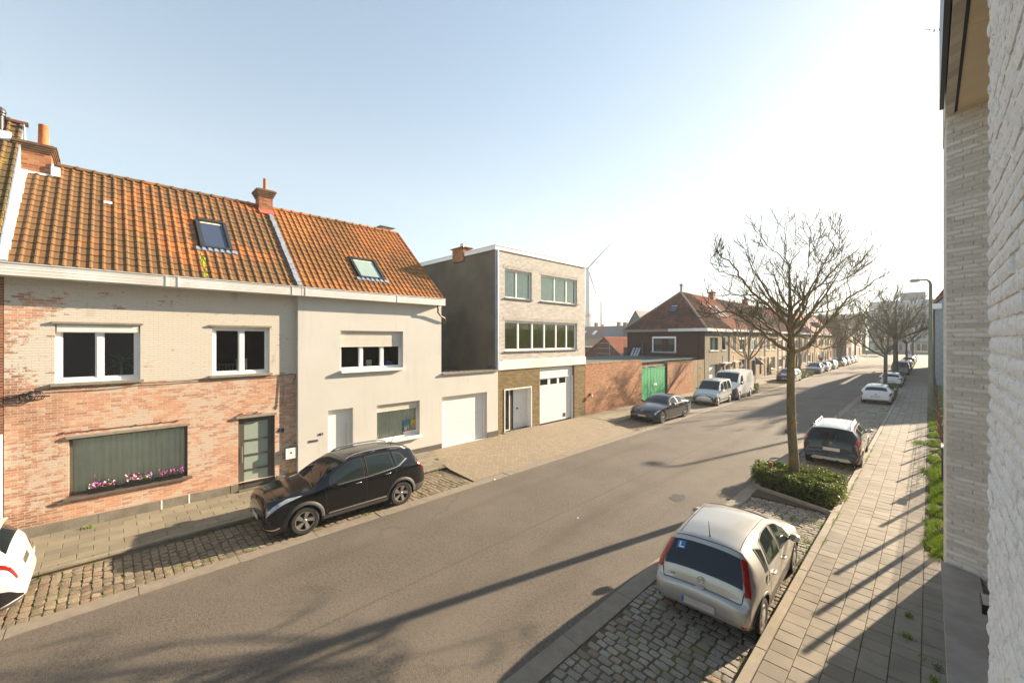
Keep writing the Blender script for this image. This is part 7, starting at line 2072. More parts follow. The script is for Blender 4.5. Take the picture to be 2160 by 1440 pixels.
def car(name, label, cat, sp, paintm, detail=True, group=None, side_marks=None):
    b = Body(sp); L = b.L; t = thing(name, label, cat, (0, 0, 0), 0, group); LOCAL.append(t)
    NS = sp.get('ns', 84 if detail else 46); nL, nU, nT = (10, 6, 7) if detail else (7, 4, 5)
    ss = set()
    for i in range(NS + 1):
        f = i / NS; s = L * (f - .035 * math.sin(2 * math.pi * f) * 1.9); ss.add(round(min(max(s, 0), L), 4))
    for k in ('top',):
        for p in sp[k]: ss.add(round(p[0], 4))
    ss = sorted(ss); ss2 = [ss[0]]
    for s in ss[1:]:
        if s - ss2[-1] > .006: ss2.append(s)
    ss = ss2
    qs = [j / nL for j in range(nL)] + [1 + j / nU for j in range(nU)] + [2 + j / nT for j in range(nT)]
    mb = MB(); rings = []
    for s in ss:
        r = [b.pt(s, q, -1) for q in qs] + [b.pt(s, 3, 1)] + [b.pt(s, q, 1) for q in reversed(qs)]
        rings.append(r)
    n = len(rings[0]); mb.v = [tuple(p) for r in rings for p in r]
    for i in range(len(rings) - 1):
        for k in range(n):
            mb.f.append([i * n + k, i * n + (k + 1) % n, (i + 1) * n + (k + 1) % n, (i + 1) * n + k]); mb.m.append(0)
    mb.f.append(list(range(n))[::-1]); mb.f.append([(len(rings) - 1) * n + k for k in range(n)]); mb.m += [0, 0]
    me = mb.mesh('body', [paintm], recalc=True)
    body = put('body', me, None)
    # wheel arches cut out of the closed skin
    ra = sp['rw'] + sp.get('gap', .055); Wm = max(p[1] for p in sp['W'])
    cm = MB()
    for ax_ in sp['axles']:
        for sd_ in (-1, 1):
            cm.lathe((L / 2 - ax_, sd_ * (Wm - .26), sp['rw'] + sp.get('up', .0)), (0, sd_, 0), [(ra, 0), (ra, .5)], 32, close=True)
    cme = cm.mesh('cut', [M['black']], recalc=True); cut = put('cut', cme, None)
    md = body.modifiers.new('b', 'BOOLEAN'); md.operation = 'DIFFERENCE'; md.object = cut; md.solver = 'EXACT'
    dg = bpy.context.evaluated_depsgraph_get(); me2 = bpy.data.meshes.new_from_object(body.evaluated_get(dg))
    bpy.data.objects.remove(body); bpy.data.objects.remove(cut)
    me2.materials.clear(); me2.materials.append(paintm); me2.materials.append(M['black']); me2.materials.append(M['trim'])
    low = sp.get('cladz', .0)
    for p in me2.polygons:
        c = p.center; p.material_index = 0
        for ax_ in sp['axles']:
            d = math.hypot(c.x - (L / 2 - ax_), c.z - sp['rw'] - sp.get('up', .0))
            if d < ra * .999 and abs(c.y) > Wm - .27: p.material_index = 1
        if c.z < b.bot(L / 2 - c.x) + .01 and abs(p.normal.z) > .8: p.material_index = 1
        if low and c.z < low and p.material_index == 0 and abs(c.y) > .3: p.material_index = 2
    me2.polygons.foreach_set('use_smooth', [True] * len(me2.polygons)); me2.set_sharp_from_angle(angle=rad(38))
    body = put('body', me2, t)
    # parts ---------------------------------------------------------
    R2 = MB()
    for sd_ in (-1, 1):
        for w in sp['side']:
            g = MB(); b.patch(g, w[0], w[1], sd_, 12 if detail else 6, 6 if detail else 3, .006); g.build('side_window', M['car_glass'], t, smooth=True)
        if detail:
            g = MB()
            for w in sp['side']:
                o1 = [(p[0], p[1]) for p in w[0]]; o2 = [(p[0], p[1]) for p in w[1]]
                b.line(g, o1, sd_, .018, .0085); b.line(g, o2, sd_, .018, .0085); b.line(g, [o1[0], o2[0]], sd_, .02, .0085); b.line(g, [o1[-1], o2[-1]], sd_, .02, .0085)
            g.build('window_trim', M['black'] if not sp.get('wtrim') else M[sp['wtrim']], t)
    for nm, key in (('windshield', 'front'), ('rear_window', 'rear')):
        if key not in sp: continue
        s0, s1, q0 = sp[key][:3]; q1 = sp[key][3] if len(sp[key]) > 3 else q0
        g = MB()
        for sd_ in (-1, 1): b.patch(g, [(s0, q0), (s0, 3)], [(s1, q1), (s1, 3)], sd_, 10, 12, .006)
        g.build(nm, M[sp.get('rearglass', 'car_glass')] if key == 'rear' else M['car_glass'], t, smooth=True)
    sm = MB()
    if detail or sp.get('seams'):
        for sd_ in (-1, 1):
            for pl in sp.get('seams', []): b.line(sm, pl, sd_, .013, .0025)
        sm.build('panel_gap', M['black'], t)
    for key, nm, m in (('head', 'headlight', 'headlight'), ('tail', 'tail_light', 'tail'), ('grille', 'grille', 'grille'), ('lower', 'bumper_trim', 'trim'), ('arch', 'arch', None), ('chrome', 'trim_strip', 'chrome'), ('refl', 'reflector', 'tail'), ('fog', 'fog_lamp', 'headlight'), ('bplate', 'bumper_insert', 'grille'), ('tailclear', 'tail_light_lens', 'tailclear')):
        if key == 'arch' or key not in sp: continue
        for pr in sp[key]:
            for sd_ in (-1, 1):
                g = MB(); b.patch(g, pr[0], pr[1], sd_, 10 if detail else 5, 5 if detail else 2, pr[2] if len(pr) > 2 else .008); g.build(nm, M[m], t, smooth=True)
    if sp.get('archtrim'):
        wt_ = sp['archtrim']
        for ax_ in sp['axles']:
            for sd_ in (-1, 1):
                g = MB(); base = 0; P = []
                for k in range(25):
                    a = math.pi * (k / 24) * 1.0
                    for rr2, o in ((ra - .004, .012), (ra + wt_, .012), (ra + wt_ + .004, 0)):
                        s = ax_ - math.cos(a) * rr2; z = sp['rw'] + sp.get('up', 0) + math.sin(a) * rr2
                        s = min(max(s, .02), L - .02)
                        q = b.qz(s, z); P.append(b.off(s, min(q, 1.4), sd_, o))
                g.add(P, [(k * 3 + j, k * 3 + j + 1, k * 3 + j + 4, k * 3 + j + 3) for k in range(24) for j in range(2)])
                g.build('wheel_arch', M['trim'], t, smooth=True)
    # wheels
    for i, ax_ in enumerate(sp['axles']):
        for sd_ in (-1, 1):
            wheel(t, L / 2 - ax_, sd_ * (Wm - .125 if not sp.get('track') else sp['track']), sp['rw'], .21, sd_, sp.get('wheel', 'five'), sp.get('alloy', 'alloy'))
    # mirrors
    ms = sp['mirror']
    for sd_ in (-1, 1):
        g = MB(); x = L / 2 - ms[0]; y = sd_ * (b.W(ms[0]) + .08); z = ms[1]; k = sp.get('mk', 1)
        prof = [(x + .09 * k, .02), (x + .07 * k, .075), (x, .105), (x - .06 * k, .10)]
        V = []
        for px, h in prof:
            for a in range(10):
                an = 6.283 * a / 10; V.append((px, y + math.cos(an) * h * .95 * (1 if k == 1 else .8), z + math.sin(an) * h * .68 * k))
        g.add(V, [(i * 10 + a, i * 10 + (a + 1) % 10, (i + 1) * 10 + (a + 1) % 10, (i + 1) * 10 + a) for i in range(3) for a in range(10)] + [tuple(range(10)), tuple(range(30, 40))])
        g.tube([(x, sd_ * b.W(ms[0]) * .93, z - .05), (x, y, z - .04)], [.03, .022], 6)
        mo = g.build('mirror', M[sp.get('mirm', 'black')] if sp.get('mirm') else paintm, t, smooth=True, ang=50)
        g = MB(); g.add([(x - .062 * k, y + math.cos(6.283 * a / 10) * .085, z + math.sin(6.283 * a / 10) * .055 * k) for a in range(10)], [tuple(range(10))]); g.build('mirror_glass', M['mirrorg'], mo)
    # handles
    for (s, q) in sp.get('handles', []):
        for sd_ in (-1, 1):
            g = MB(); p = [b.off(s + d, q, sd_, o) for d, o in ((-.09, .006), (-.07, .028), (.05, .028), (.08, .006))]; g.tube(p, [.010, .013, .013, .010], 6); g.build('door_handle', M[sp.get('handlem', 'chrome')] if sp.get('handlem') else paintm, t, smooth=True)
    # plates
    for (s, z, face, w) in sp.get('plates', []):
        g = MB(); x = L / 2 - s; d = .012 * face
        g.box(x, -w / 2, z - .055, x + d, w / 2, z + .055); pm = M['plate'] if face < 0 or True else None; po = g.build('number_plate', pm, t)
        if detail: g = MB(); yy = w / 2 * (1 if face < 0 else -1); g.box(x + d, yy - .04 * (1 if yy > 0 else -1), z - .05, x + d * 1.15, yy, z + .05); g.build('plate_band', M['blue_sign'], po)
    if sp.get('rails'):
        for sd_ in (-1, 1):
            s0, s1, yo, hgt = sp['rails']; g = MB(); P = []
            for k in range(15):
                f = k / 14; s = s0 + (s1 - s0) * f; base = b.pt(s, 2.12, sd_); P.append(base + Vector((0, 0, hgt * min(1, math.sin(f * math.pi) * 2.6) + .004)))
            g.tube(P, .022, 7); g.build('roof_rail', M[sp.get('railm', 'chrome')], t, smooth=True)
    if sp.get('antenna'):
        s, tilt, ln = sp['antenna']; p = b.pt(s, 3, 1); g = MB(); g.tube([p, p + Vector((-.02, 0, .03)), p + Vector((-tilt * ln, 0, ln))], [.016, .008, .003], 6); g.build('antenna', M['black'], t)
    if sp.get('wiper'):
        s, q, s2, q2 = sp['wiper']; g = MB(); b.line(g, [(s, q), (s2, q2)], 1, .022, .016); g.build('wiper', M['black'], t)
    # dark cabin floor keeps light from passing under the sills
    g = MB(); g.box(-L / 2 + .35, -Wm * .72, b.bot(L / 2) - .05, L / 2 - .35, Wm * .72, b.bot(L / 2) + .04); g.build('underbody', M['black'], t)
    return t, b

M['tyre'] = simple('tyre_rubber', (.022, .021, .02), .85, var=.3, scale=8, obj=True)
M['alloy'] = simple('wheel_alloy', (.42, .41, .39), .35, metal=.8, var=.08, obj=True)
M['alloy_dark'] = simple('wheel_alloy_dark', (.10, .10, .10), .35, metal=.7, var=.1, obj=True)
M['hubcap'] = simple('wheel_trim_silver', (.44, .43, .40), .4, metal=.4, var=.06, obj=True)
M['disc'] = simple('brake_disc', (.09, .085, .08), .5, metal=.5, var=.1, obj=True)
M['trim'] = simple('grey_plastic_trim', (.045, .045, .045), .6, var=.15, scale=9, obj=True)
M['grille'] = simple('black_grille', (.012, .012, .013), .35, var=.1, obj=True)
M['chrome'] = simple('satin_chrome', (.62, .62, .60), .22, metal=.9, var=.03, obj=True)
M['mirrorg'] = simple('mirror_glass', (.5, .55, .58), .05, metal=1, var=.02, obj=True)
M['plate'] = simple('number_plate_blank', (.50, .45, .43), .5, var=.2, scale=7, obj=True)
M['headlight'] = simple('headlight_lens', (.42, .45, .48), .08, metal=.35, var=.5, scale=14, obj=True, coat=1)
M['tail'] = simple('tail_light_red', (.32, .008, .006), .12, var=.35, scale=18, obj=True, coat=1)
M['tailclear'] = simple('tail_light_clear', (.45, .38, .34), .12, var=.35, scale=18, obj=True, coat=1)
M['tail_dark'] = simple('tail_light_dark', (.035, .012, .014), .1, var=.35, scale=18, obj=True, coat=1)
M['car_glass'] = darkglass('car_glass', (.016, .024, .024))
M['car_glass_rear'] = darkglass('car_glass_privacy', (.006, .009, .012))
P = dict(black=paint('paint_black', (.005, .005, .006), 0, .2, .1), silver=paint('paint_champagne_silver', (.47, .455, .42), .5, .36), white=paint('paint_white', (.62, .62, .61), 0, .3),
         darkgrey=paint('paint_dark_grey', (.022, .023, .026), .4, .25, .25), char=paint('paint_charcoal', (.012, .013, .016), .3, .25, .25), silver2=paint('paint_cool_silver', (.46, .49, .49), .5, .35), blue=paint('paint_steel_blue', (.06, .075, .10), .45, .3),
         van=paint('paint_van_white', (.72, .72, .70), 0, .35), navy=paint('paint_grey_blue', (.10, .12, .15), .4, .3))

def lin(*a): return list(a)
# --- black SUV
SUV = dict(L=4.32, rw=.335, axles=(.86, 3.445), wheel='blade', gap=.06,
  top=[(0, .62), (.015, .74), (.04, .86), (.10, .935), (.35, 1.0), (.75, 1.05), (1.08, 1.085), (1.16, 1.115), (1.55, 1.36), (1.95, 1.56), (2.15, 1.605), (2.6, 1.635), (3.2, 1.625), (3.7, 1.56), (3.92, 1.50), (3.96, 1.44), (4.14, 1.16), (4.20, 1.04), (4.26, .92), (4.31, .80), (4.32, .62)],
  sh=[(0, .48), (.08, .66), (.3, .82), (.8, .93), (1.3, .985), (2.5, 1.02), (3.3, 1.06), (3.9, 1.08), (4.2, .93), (4.32, .55)],
  bot=[(0, .42), (.05, .30), (.25, .20), (.6, .22), (3.7, .25), (4.1, .30), (4.28, .40), (4.32, .5)],
  W=[(0, .62), (.03, .71), (.10, .79), (.25, .86), (.6, .895), (1.2, .905), (3.5, .905), (3.95, .885), (4.15, .84), (4.27, .76), (4.32, .66)],
  Wr=[(0, .52), (.1, .66), (.4, .735), (1.1, .745), (1.16, .735), (1.95, .60), (3.2, .585), (3.9, .56), (4.15, .64), (4.32, .5)],
  drop=[(0, .05), (1.1, .055), (1.3, .03), (1.95, .05), (3.8, .05), (4.32, .05)],
  side=[([(1.42, 1.12), (2.36, 1.10)], [(1.50, 1.80), (1.72, 1.86), (2.0, 1.90), (2.36, 1.90)]), ([(2.45, 1.10), (3.22, 1.13)], [(2.45, 1.90), (3.16, 1.88)]), ([(3.32, 1.18), (3.62, 1.42)], [(3.26, 1.86), (3.50, 1.78)])],
  front=(1.20, 1.93, 2.04, 2.08), rear=(3.99, 4.13, 2.10, 2.06), wtrim='black',
  seams=[[(1.30, 1.1), (1.34, .9), (1.36, .5), (1.40, .12)], [(2.405, 1.9), (2.41, 1.0), (2.40, .1)], [(3.27, 1.86), (3.30, 1.0), (3.12, .55), (3.0, .2)], [(1.36, .12), (3.0, .12)], [(.30, 2.0), (.30, 3.0)], [(.30, 2.0), (.6, 1.95), (1.12, 1.9)]],
  head=[([(.06, .93), (.25, .97), (.52, 1.1), (.80, 1.3)], [(.06, 1.25), (.24, 1.5), (.48, 1.75), (.80, 1.4)], .01)],
  grille=[([(.010, .5), (.012, .8)], [(.06, 2.6), (.03, 3.0)], .012), ([(.02, .1), (.14, .35)], [(.02, .55), (.14, .62)], .01)],
  chrome=[([(1.40, .16), (3.02, .15)], [(1.44, .21), (2.98, .215)], .014), ([(1.38, 1.045), (2.6, 1.035), (3.35, 1.10), (3.68, 1.46)], [(1.38, 1.085), (2.6, 1.07), (3.34, 1.14), (3.62, 1.47)], .016), ([(.02, .09), (.32, .18)], [(.02, .13), (.30, .24)], .018)],
  tail=[([(3.98, .99), (4.22, .96)], [(3.95, 1.28), (4.16, 1.4)], .012)], archtrim=.075, lower=[([(1.3, .02), (3.05, .02)], [(1.3, .13), (3.05, .12)], .01), ([(3.85, .02), (4.28, .1)], [(3.9, .28), (4.28, .3)], .01)],
  mirror=(1.52, 1.07), handles=[(2.18, .93), (3.03, .95)], handlem='chrome', plates=[(-.012, .50, 1, .5)], rails=(1.98, 3.75, 0, .045), antenna=(3.55, .6, .38))
suv, b = car('suv', 'black SUV with silver roof rails parked by the grey front door facing left', 'car', SUV, P['black'])
suv.location = (-11.52, 4.72, 0); suv.rotation_euler = (0, 0, rad(-90.6))
g = MB()
for k in range(9):
    q = .56 + k * .045
    for sd_ in (-1, 1): b.line(g, [(.016, min(1.98, q * 1.8)), (.02, min(1.99, q * 1.8))], sd_, .004, .02)
g = MB(); b.line(g, [(1.30, 2.15), (1.42, 2.55)], 1, .02, .014); b.line(g, [(1.30, 2.95), (1.40, 2.55)], -1, .02, .014); g.build('wiper', M['black'], suv)

# --- silver hatchback
HB = dict(L=3.82, rw=.295, axles=(.70, 3.19), wheel='cap', alloy='hubcap', gap=.05,
  top=[(0, .52), (.03, .64), (.10, .76), (.3, .86), (.7, .955), (.92, .99), (1.0, 1.02), (1.4, 1.24), (1.75, 1.385), (2.2, 1.435), (2.8, 1.42), (3.2, 1.36), (3.36, 1.315), (3.40, 1.28), (3.55, 1.06), (3.655, .90), (3.685, .84), (3.705, .72), (3.71, .675), (3.78, .66), (3.81, .61), (3.82, .50)],
  sh=[(0, .45), (.1, .60), (.4, .76), (1.0, .87), (2.0, .90), (3.2, .93), (3.5, .90), (3.7, .66), (3.76, .60), (3.82, .45)],
  bot=[(0, .36), (.1, .22), (.4, .19), (3.3, .20), (3.6, .24), (3.78, .30), (3.82, .38)],
  W=[(0, .52), (.06, .66), (.18, .76), (.45, .81), (.9, .823), (3.0, .823), (3.4, .80), (3.6, .765), (3.74, .74), (3.80, .67), (3.82, .60)],
  Wr=[(0, .38), (.1, .55), (.5, .66), (1.0, .68), (1.8, .56), (2.4, .54), (3.1, .53), (3.4, .545), (3.66, .63), (3.82, .52)],
  drop=[(0, .05), (1.0, .05), (1.8, .055), (3.3, .06), (3.42, .05), (3.82, .04)],
  side=[([(1.28, 1.10), (1.98, 1.08)], [(1.36, 1.74), (1.62, 1.85), (1.98, 1.90)]), ([(2.10, 1.08), (2.80, 1.12)], [(2.08, 1.90), (2.45, 1.88), (2.68, 1.80)]), ([(2.94, 1.05), (3.04, 1.05)], [(2.82, 1.62), (3.02, 1.80)])],
  front=(1.03, 1.76, 2.05, 2.08), rear=(3.425, 3.665, 2.04, 2.02), rearglass='car_glass_rear',
  seams=[[(1.10, 1.0), (1.12, .6), (1.18, .1)], [(2.04, 1.95), (2.05, 1.0), (2.04, .1)], [(2.74, 1.9), (2.87, 1.3), (2.90, 1.0), (2.76, .5), (2.72, .12)], [(1.18, .1), (2.72, .1)],
         [(3.36, 2.0), (3.37, 3.0)], [(3.69, 1.95), (3.735, 1.98), (3.735, 3.0)], [(3.67, 1.9), (3.735, 2.0)], [(1.9, 2.10), (3.3, 2.10)], [(1.8, 2.05), (1.1, 2.02)]],
  tail=[([(3.66, 1.25), (3.57, 1.55), (3.475, 1.68), (3.39, 1.80)], [(3.69, 1.85), (3.62, 2.01), (3.52, 2.025), (3.425, 2.03)], .014)],
  head=[([(.08, .9), (.5, 1.02)], [(.08, 1.5), (.5, 1.3)], .01)],
  refl=[([(3.70, .10), (3.80, .10)], [(3.70, .17), (3.80, .17)], .01)], archtrim=.035,
  lower=[([(3.45, .0), (3.80, .0)], [(3.45, .06), (3.80, .08)], .008)],
  mirror=(1.30, .95), handles=[(1.86, .80), (2.62, .82)], plates=[(3.835, .44, -1, .52)], antenna=(3.25, .28, .28), cladz=0)
hb, b = car('hatchback', 'champagne silver small hatchback with a blue learner sticker, parked nearest on the right', 'car', HB, P['silver'])
hb.location = (-2.70, 8.78, 0); hb.rotation_euler = (0, 0, rad(91.5))
g = MB(); b.patch(g, [(3.70, .52), (3.80, .52)], [(3.70, .60), (3.80, .60)], 1, 8, 2, .016); b.patch(g, [(3.70, .52), (3.80, .52)], [(3.70, .60), (3.80, .60)], -1, 8, 2, .016); g.build('bumper_strip', P['silver'], hb, smooth=True)
xr_ = 3.82 / 2
def onback(bb, s, yf, o): return bb.off(s, 2 + (1 - yf), 1, o) if yf >= 0 else bb.off(s, 2 + (1 + yf), -1, o)
# blue learner sticker with a white L inside the left of the rear glass
g = MB(); b.patch(g, [(3.515, 2.20), (3.515, 2.46)], [(3.445, 2.18), (3.445, 2.44)], 1, 4, 4, .016)
stk = g.build('learner_sticker', M['blue_sign'], hb)
g = MB(); b.patch(g, [(3.508, 2.27), (3.508, 2.31)], [(3.455, 2.25), (3.455, 2.29)], 1, 2, 4, .020); b.patch(g, [(3.508, 2.27), (3.508, 2.41)], [(3.496, 2.27), (3.496, 2.41)], 1, 4, 2, .020)
g.build('letter_l', M['pvc'], stk)
g = MB(); c = b.off(3.697, 3, 1, .012); n = b.nrm(3.697, 2.97, 1)
g.lathe(c, n, [(.052, -.004), (.058, .004), (.052, .008), (.044, .004)], 20); e_ = Vector((0, 1, 0)); f_ = n.cross(e_).normalized()
g.add([c - e_ * .075 + f_ * .006 + n * .006, c + f_ * .012 + n * .006, c + e_ * .075 - f_ * .006 + n * .006, c - f_ * .012 + n * .006], [(0, 1, 2, 3)]); g.build('emblem', M['chrome'], hb)
g = MB(); c = b.off(3.722, 3, 1, .006); g.lathe(c, b.nrm(3.722, 2.97, 1), [(.075, 0), (.07, .008), (.06, .010), (.001, .008)], 18); g.build('boot_handle', P['silver'], hb, smooth=True)
g = MB(); g.lathe(b.pt(3.0, .86, -1) + Vector((0, -.001, 0)), (0, -1, 0), [(.085, .003), (.08, .007), (.076, .003)], 22); g.lathe(b.pt(3.0, .86, -1), (0, -1, 0), [(.001, .007), (.076, .004)], 22, 1); g.build('fuel_flap', [M['black'], P['silver']], hb)
g = MB()
for k in range(6): 
    f = .80 - k * .022; g.add([onback(b, s, y, .006) for s, y in ((3.700, f), (3.700, f - .014), (3.704, f - .014), (3.704, f))], [(0, 1, 2, 3)])
g.build('badge', M['chrome'], hb)

# --- generic shapes
def prof_hatch(L, H, W, rw=.31, ax=None, nose=.9, hood=.98, wb=None, **k):
    a0 = k.pop('a0', .82); a1 = k.pop('a1', L - .78); c = k.pop('cowl', 1.05); rf = k.pop('roof', 1.95); re = k.pop('rend', L - .55); bw = k.pop('belt', .92)
    sp = dict(L=L, rw=rw, axles=(a0, a1), gap=.05,
      top=[(0, .50), (.03, .62), (.12, .72), (.35, .80), (.75, .90), (c - .08, .96), (c, .99), (c + .4, H - .30), (rf, H - .07), (rf + .45, H - .005), (re - .8, H - .02), (re - .2, H - .08), (re, H - .13), (re + .04, H - .17), (L - .22, bw + .10), (L - .14, bw - .02), (L - .08, .80), (L - .03, .66), (L, .50)],
      sh=[(0, .44), (.1, .58), (.4, .74), (c, .87), (L * .55, bw), (re, bw + .03), (L - .2, bw - .08), (L, .45)],
      bot=[(0, .34), (.1, .22), (.4, .18), (L - .7, .19), (L - .2, .25), (L, .38)],
      W=[(0, W * .64), (.05, W * .78), (.2, W * .90), (.6, W * .985), (1, W), (L - .8, W), (L - .35, W * .96), (L - .1, W * .88), (L, W * .76)],
      Wr=[(0, .40), (.1, W * .68), (.5, W * .80), (c, W * .82), (rf, W * .67), (re - .5, W * .65), (re, W * .65), (L - .15, W * .76), (L, W * .6)],
      side=[([(c + .32, 1.10), (2.25, 1.08)], [(c + .4, 1.74), (rf - .15, 1.86), (2.25, 1.9)]), ([(2.34, 1.08), (min(3.2, re - .35), 1.12)], [(2.34, 1.9), (min(3.1, re - .4), 1.86)])],
      front=(c + .04, rf - .02, 2.05, 2.08), rear=(re + .05, L - .23, 2.08, 2.06),
      seams=[[(c + .1, 1.0), (c + .14, .1)], [(2.295, 1.9), (2.29, .1)], [(min(3.22, re - .3), 1.7), (3.1, .7), (2.95, .15)]],
      head=[([(.10, .92), (.45, 1.0)], [(.10, 1.6), (.5, 1.25)], .01)], grille=[([(.012, .55), (.012, .7)], [(.04, 2.2), (.03, 2.9)], .01), ([(.02, .1), (.1, .15)], [(.02, .38), (.1, .4)], .01)],
      tail=[([(L - .32, .80), (L - .09, .82)], [(L - .34, 1.12), (L - .15, 1.9)], .012)],
      mirror=(c + .38, bw + .05), handles=[(2.1, .9), (2.95, .92)], plates=[(-.012, .42, 1, .5), (L + .0, .60, -1, .5)])
    sp.update(k); return sp
# --- white car at the left edge (only its tail is in the picture)
WS = prof_hatch(4.45, 1.60, .93, .36, a1=3.62, rend=3.92, belt=1.05, wheel='five', alloy='alloy_dark', rearglass='car_glass_rear')
WS.update(tail=[([(4.02, .95), (4.36, .93)], [(4.02, 1.02), (4.35, 1.12)], .014)], bplate=[([(4.10, .06), (4.42, .18)], [(4.10, .46), (4.42, .38)], .012)], lower=[([(3.9, .0), (4.43, .02)], [(3.9, .06), (4.43, .1)], .014)],
          archtrim=None, plates=[(4.455, .80, -1, .5)], antenna=None)
wc, b = car('white_car', 'white car cut off by the left picture edge, only its tail showing', 'car', WS, P['white'])
wc.location = (-11.62, -3.24, 0); wc.rotation_euler = (0, 0, rad(-90))
g = MB(); P_ = [b.pt(3.86, 2.0 + k / 8, s_) for s_ in (1,) for k in range(9)] + [b.pt(3.86, 3 - k / 8, -1) for k in range(1, 9)]
Q_ = [p + Vector((-.24, 0, -.035)) for p in P_]; n = len(P_); g.add(P_ + Q_ + [q + Vector((.0, 0, -.035)) for q in Q_] + [p + Vector((-.02, 0, -.06)) for p in P_], [(k + a * n, k + 1 + a * n, k + 1 + ((a + 1) % 4) * n, k + ((a + 1) % 4) * n) for a in range(4) for k in range(n - 1)]); g.build('spoiler', P['white'], wc, smooth=True, ang=40)

# --- black saloon
SD = dict(L=4.71, rw=.335, axles=(.79, 3.64), wheel='twin', alloy='alloy', gap=.045,
  top=[(0, .48), (.03, .60), (.10, .70), (.3, .79), (.8, .92), (1.3, .985), (1.42, 1.01), (1.85, 1.24), (2.25, 1.385), (2.7, 1.44), (3.1, 1.43), (3.5, 1.36), (3.9, 1.19), (4.12, 1.075), (4.3, 1.055), (4.58, 1.04), (4.64, .99), (4.69, .80), (4.71, .55)],
  sh=[(0, .43), (.1, .56), (.4, .73), (1.4, .885), (2.5, .92), (3.6, .96), (4.2, .955), (4.6, .88), (4.71, .48)],
  bot=[(0, .30), (.1, .18), (.5, .16), (4.0, .18), (4.5, .25), (4.71, .38)],
  W=[(0, .60), (.06, .74), (.2, .84), (.5, .90), (1.2, .913), (3.6, .913), (4.3, .88), (4.6, .80), (4.71, .68)],
  Wr=[(0, .4), (.1, .6), (.5, .74), (1.4, .75), (2.2, .58), (3.0, .56), (3.7, .57), (4.1, .70), (4.6, .70), (4.71, .5)],
  side=[([(1.75, 1.10), (2.62, 1.06)], [(1.85, 1.72), (2.15, 1.86), (2.62, 1.9)]), ([(2.70, 1.06), (3.45, 1.10), (3.72, 1.2)], [(2.70, 1.9), (3.2, 1.86), (3.66, 1.6)])],
  front=(1.45, 2.24, 2.05, 2.08), rear=(3.50, 4.09, 2.1, 2.1), wtrim='black',
  seams=[[(1.48, 1.0), (1.52, .1)], [(2.66, 1.9), (2.66, .1)], [(3.52, 1.0), (3.40, .6), (3.25, .12)], [(.34, 2.0), (.34, 3.0)], [(4.15, 2.0), (4.15, 3.0)], [(.34, 2.0), (1.35, 1.95)]],
  head=[([(.09, .95), (.30, .98), (.52, 1.0)], [(.09, 1.6), (.3, 1.6), (.52, 1.3)], .01)], grille=[([(.012, .75), (.016, 1.0)], [(.05, 2.2), (.06, 2.85)], .012), ([(.02, .05), (.14, .1)], [(.02, .45), (.14, .5)], .01)],
  chrome=[([(1.55, .04), (3.2, .04)], [(1.55, .07), (3.2, .07)], .012)],
  tail=[([(4.38, .97), (4.62, .93)], [(4.36, 1.6), (4.60, 2.2)], .012)], mirror=(1.85, 1.0), handles=[(2.45, .93), (3.3, .94)], plates=[(-.012, .44, 1, .5)], antenna=None)
sd, b = car('saloon', 'black saloon with small blue and red grille stripes parked by the orange garden wall', 'car', SD, P['darkgrey'])
sd.location = (-11.42, 24.0, 0); sd.rotation_euler = (0, 0, rad(-91.5))
g = MB()
for k, y in enumerate((.12, .16, .20)): g.box(4.71 / 2 - .055, y - .29 + .09, .60, 4.71 / 2 + .016, y - .27 + .11, .74, k)
g.build('grille_stripe', [simple('stripe_light_blue', (.05, .25, .55), .4, obj=True), simple('stripe_navy', (.01, .03, .15), .4, obj=True), simple('stripe_red', (.5, .02, .02), .4, obj=True)], sd)
g = MB(); g.lathe(b.off(.2, 3, 1, .003), b.nrm(.2, 2.98, 1), [(.04, 0), (.04, .006), (.001, .007)], 16); g.build('emblem', M['chrome'], sd)

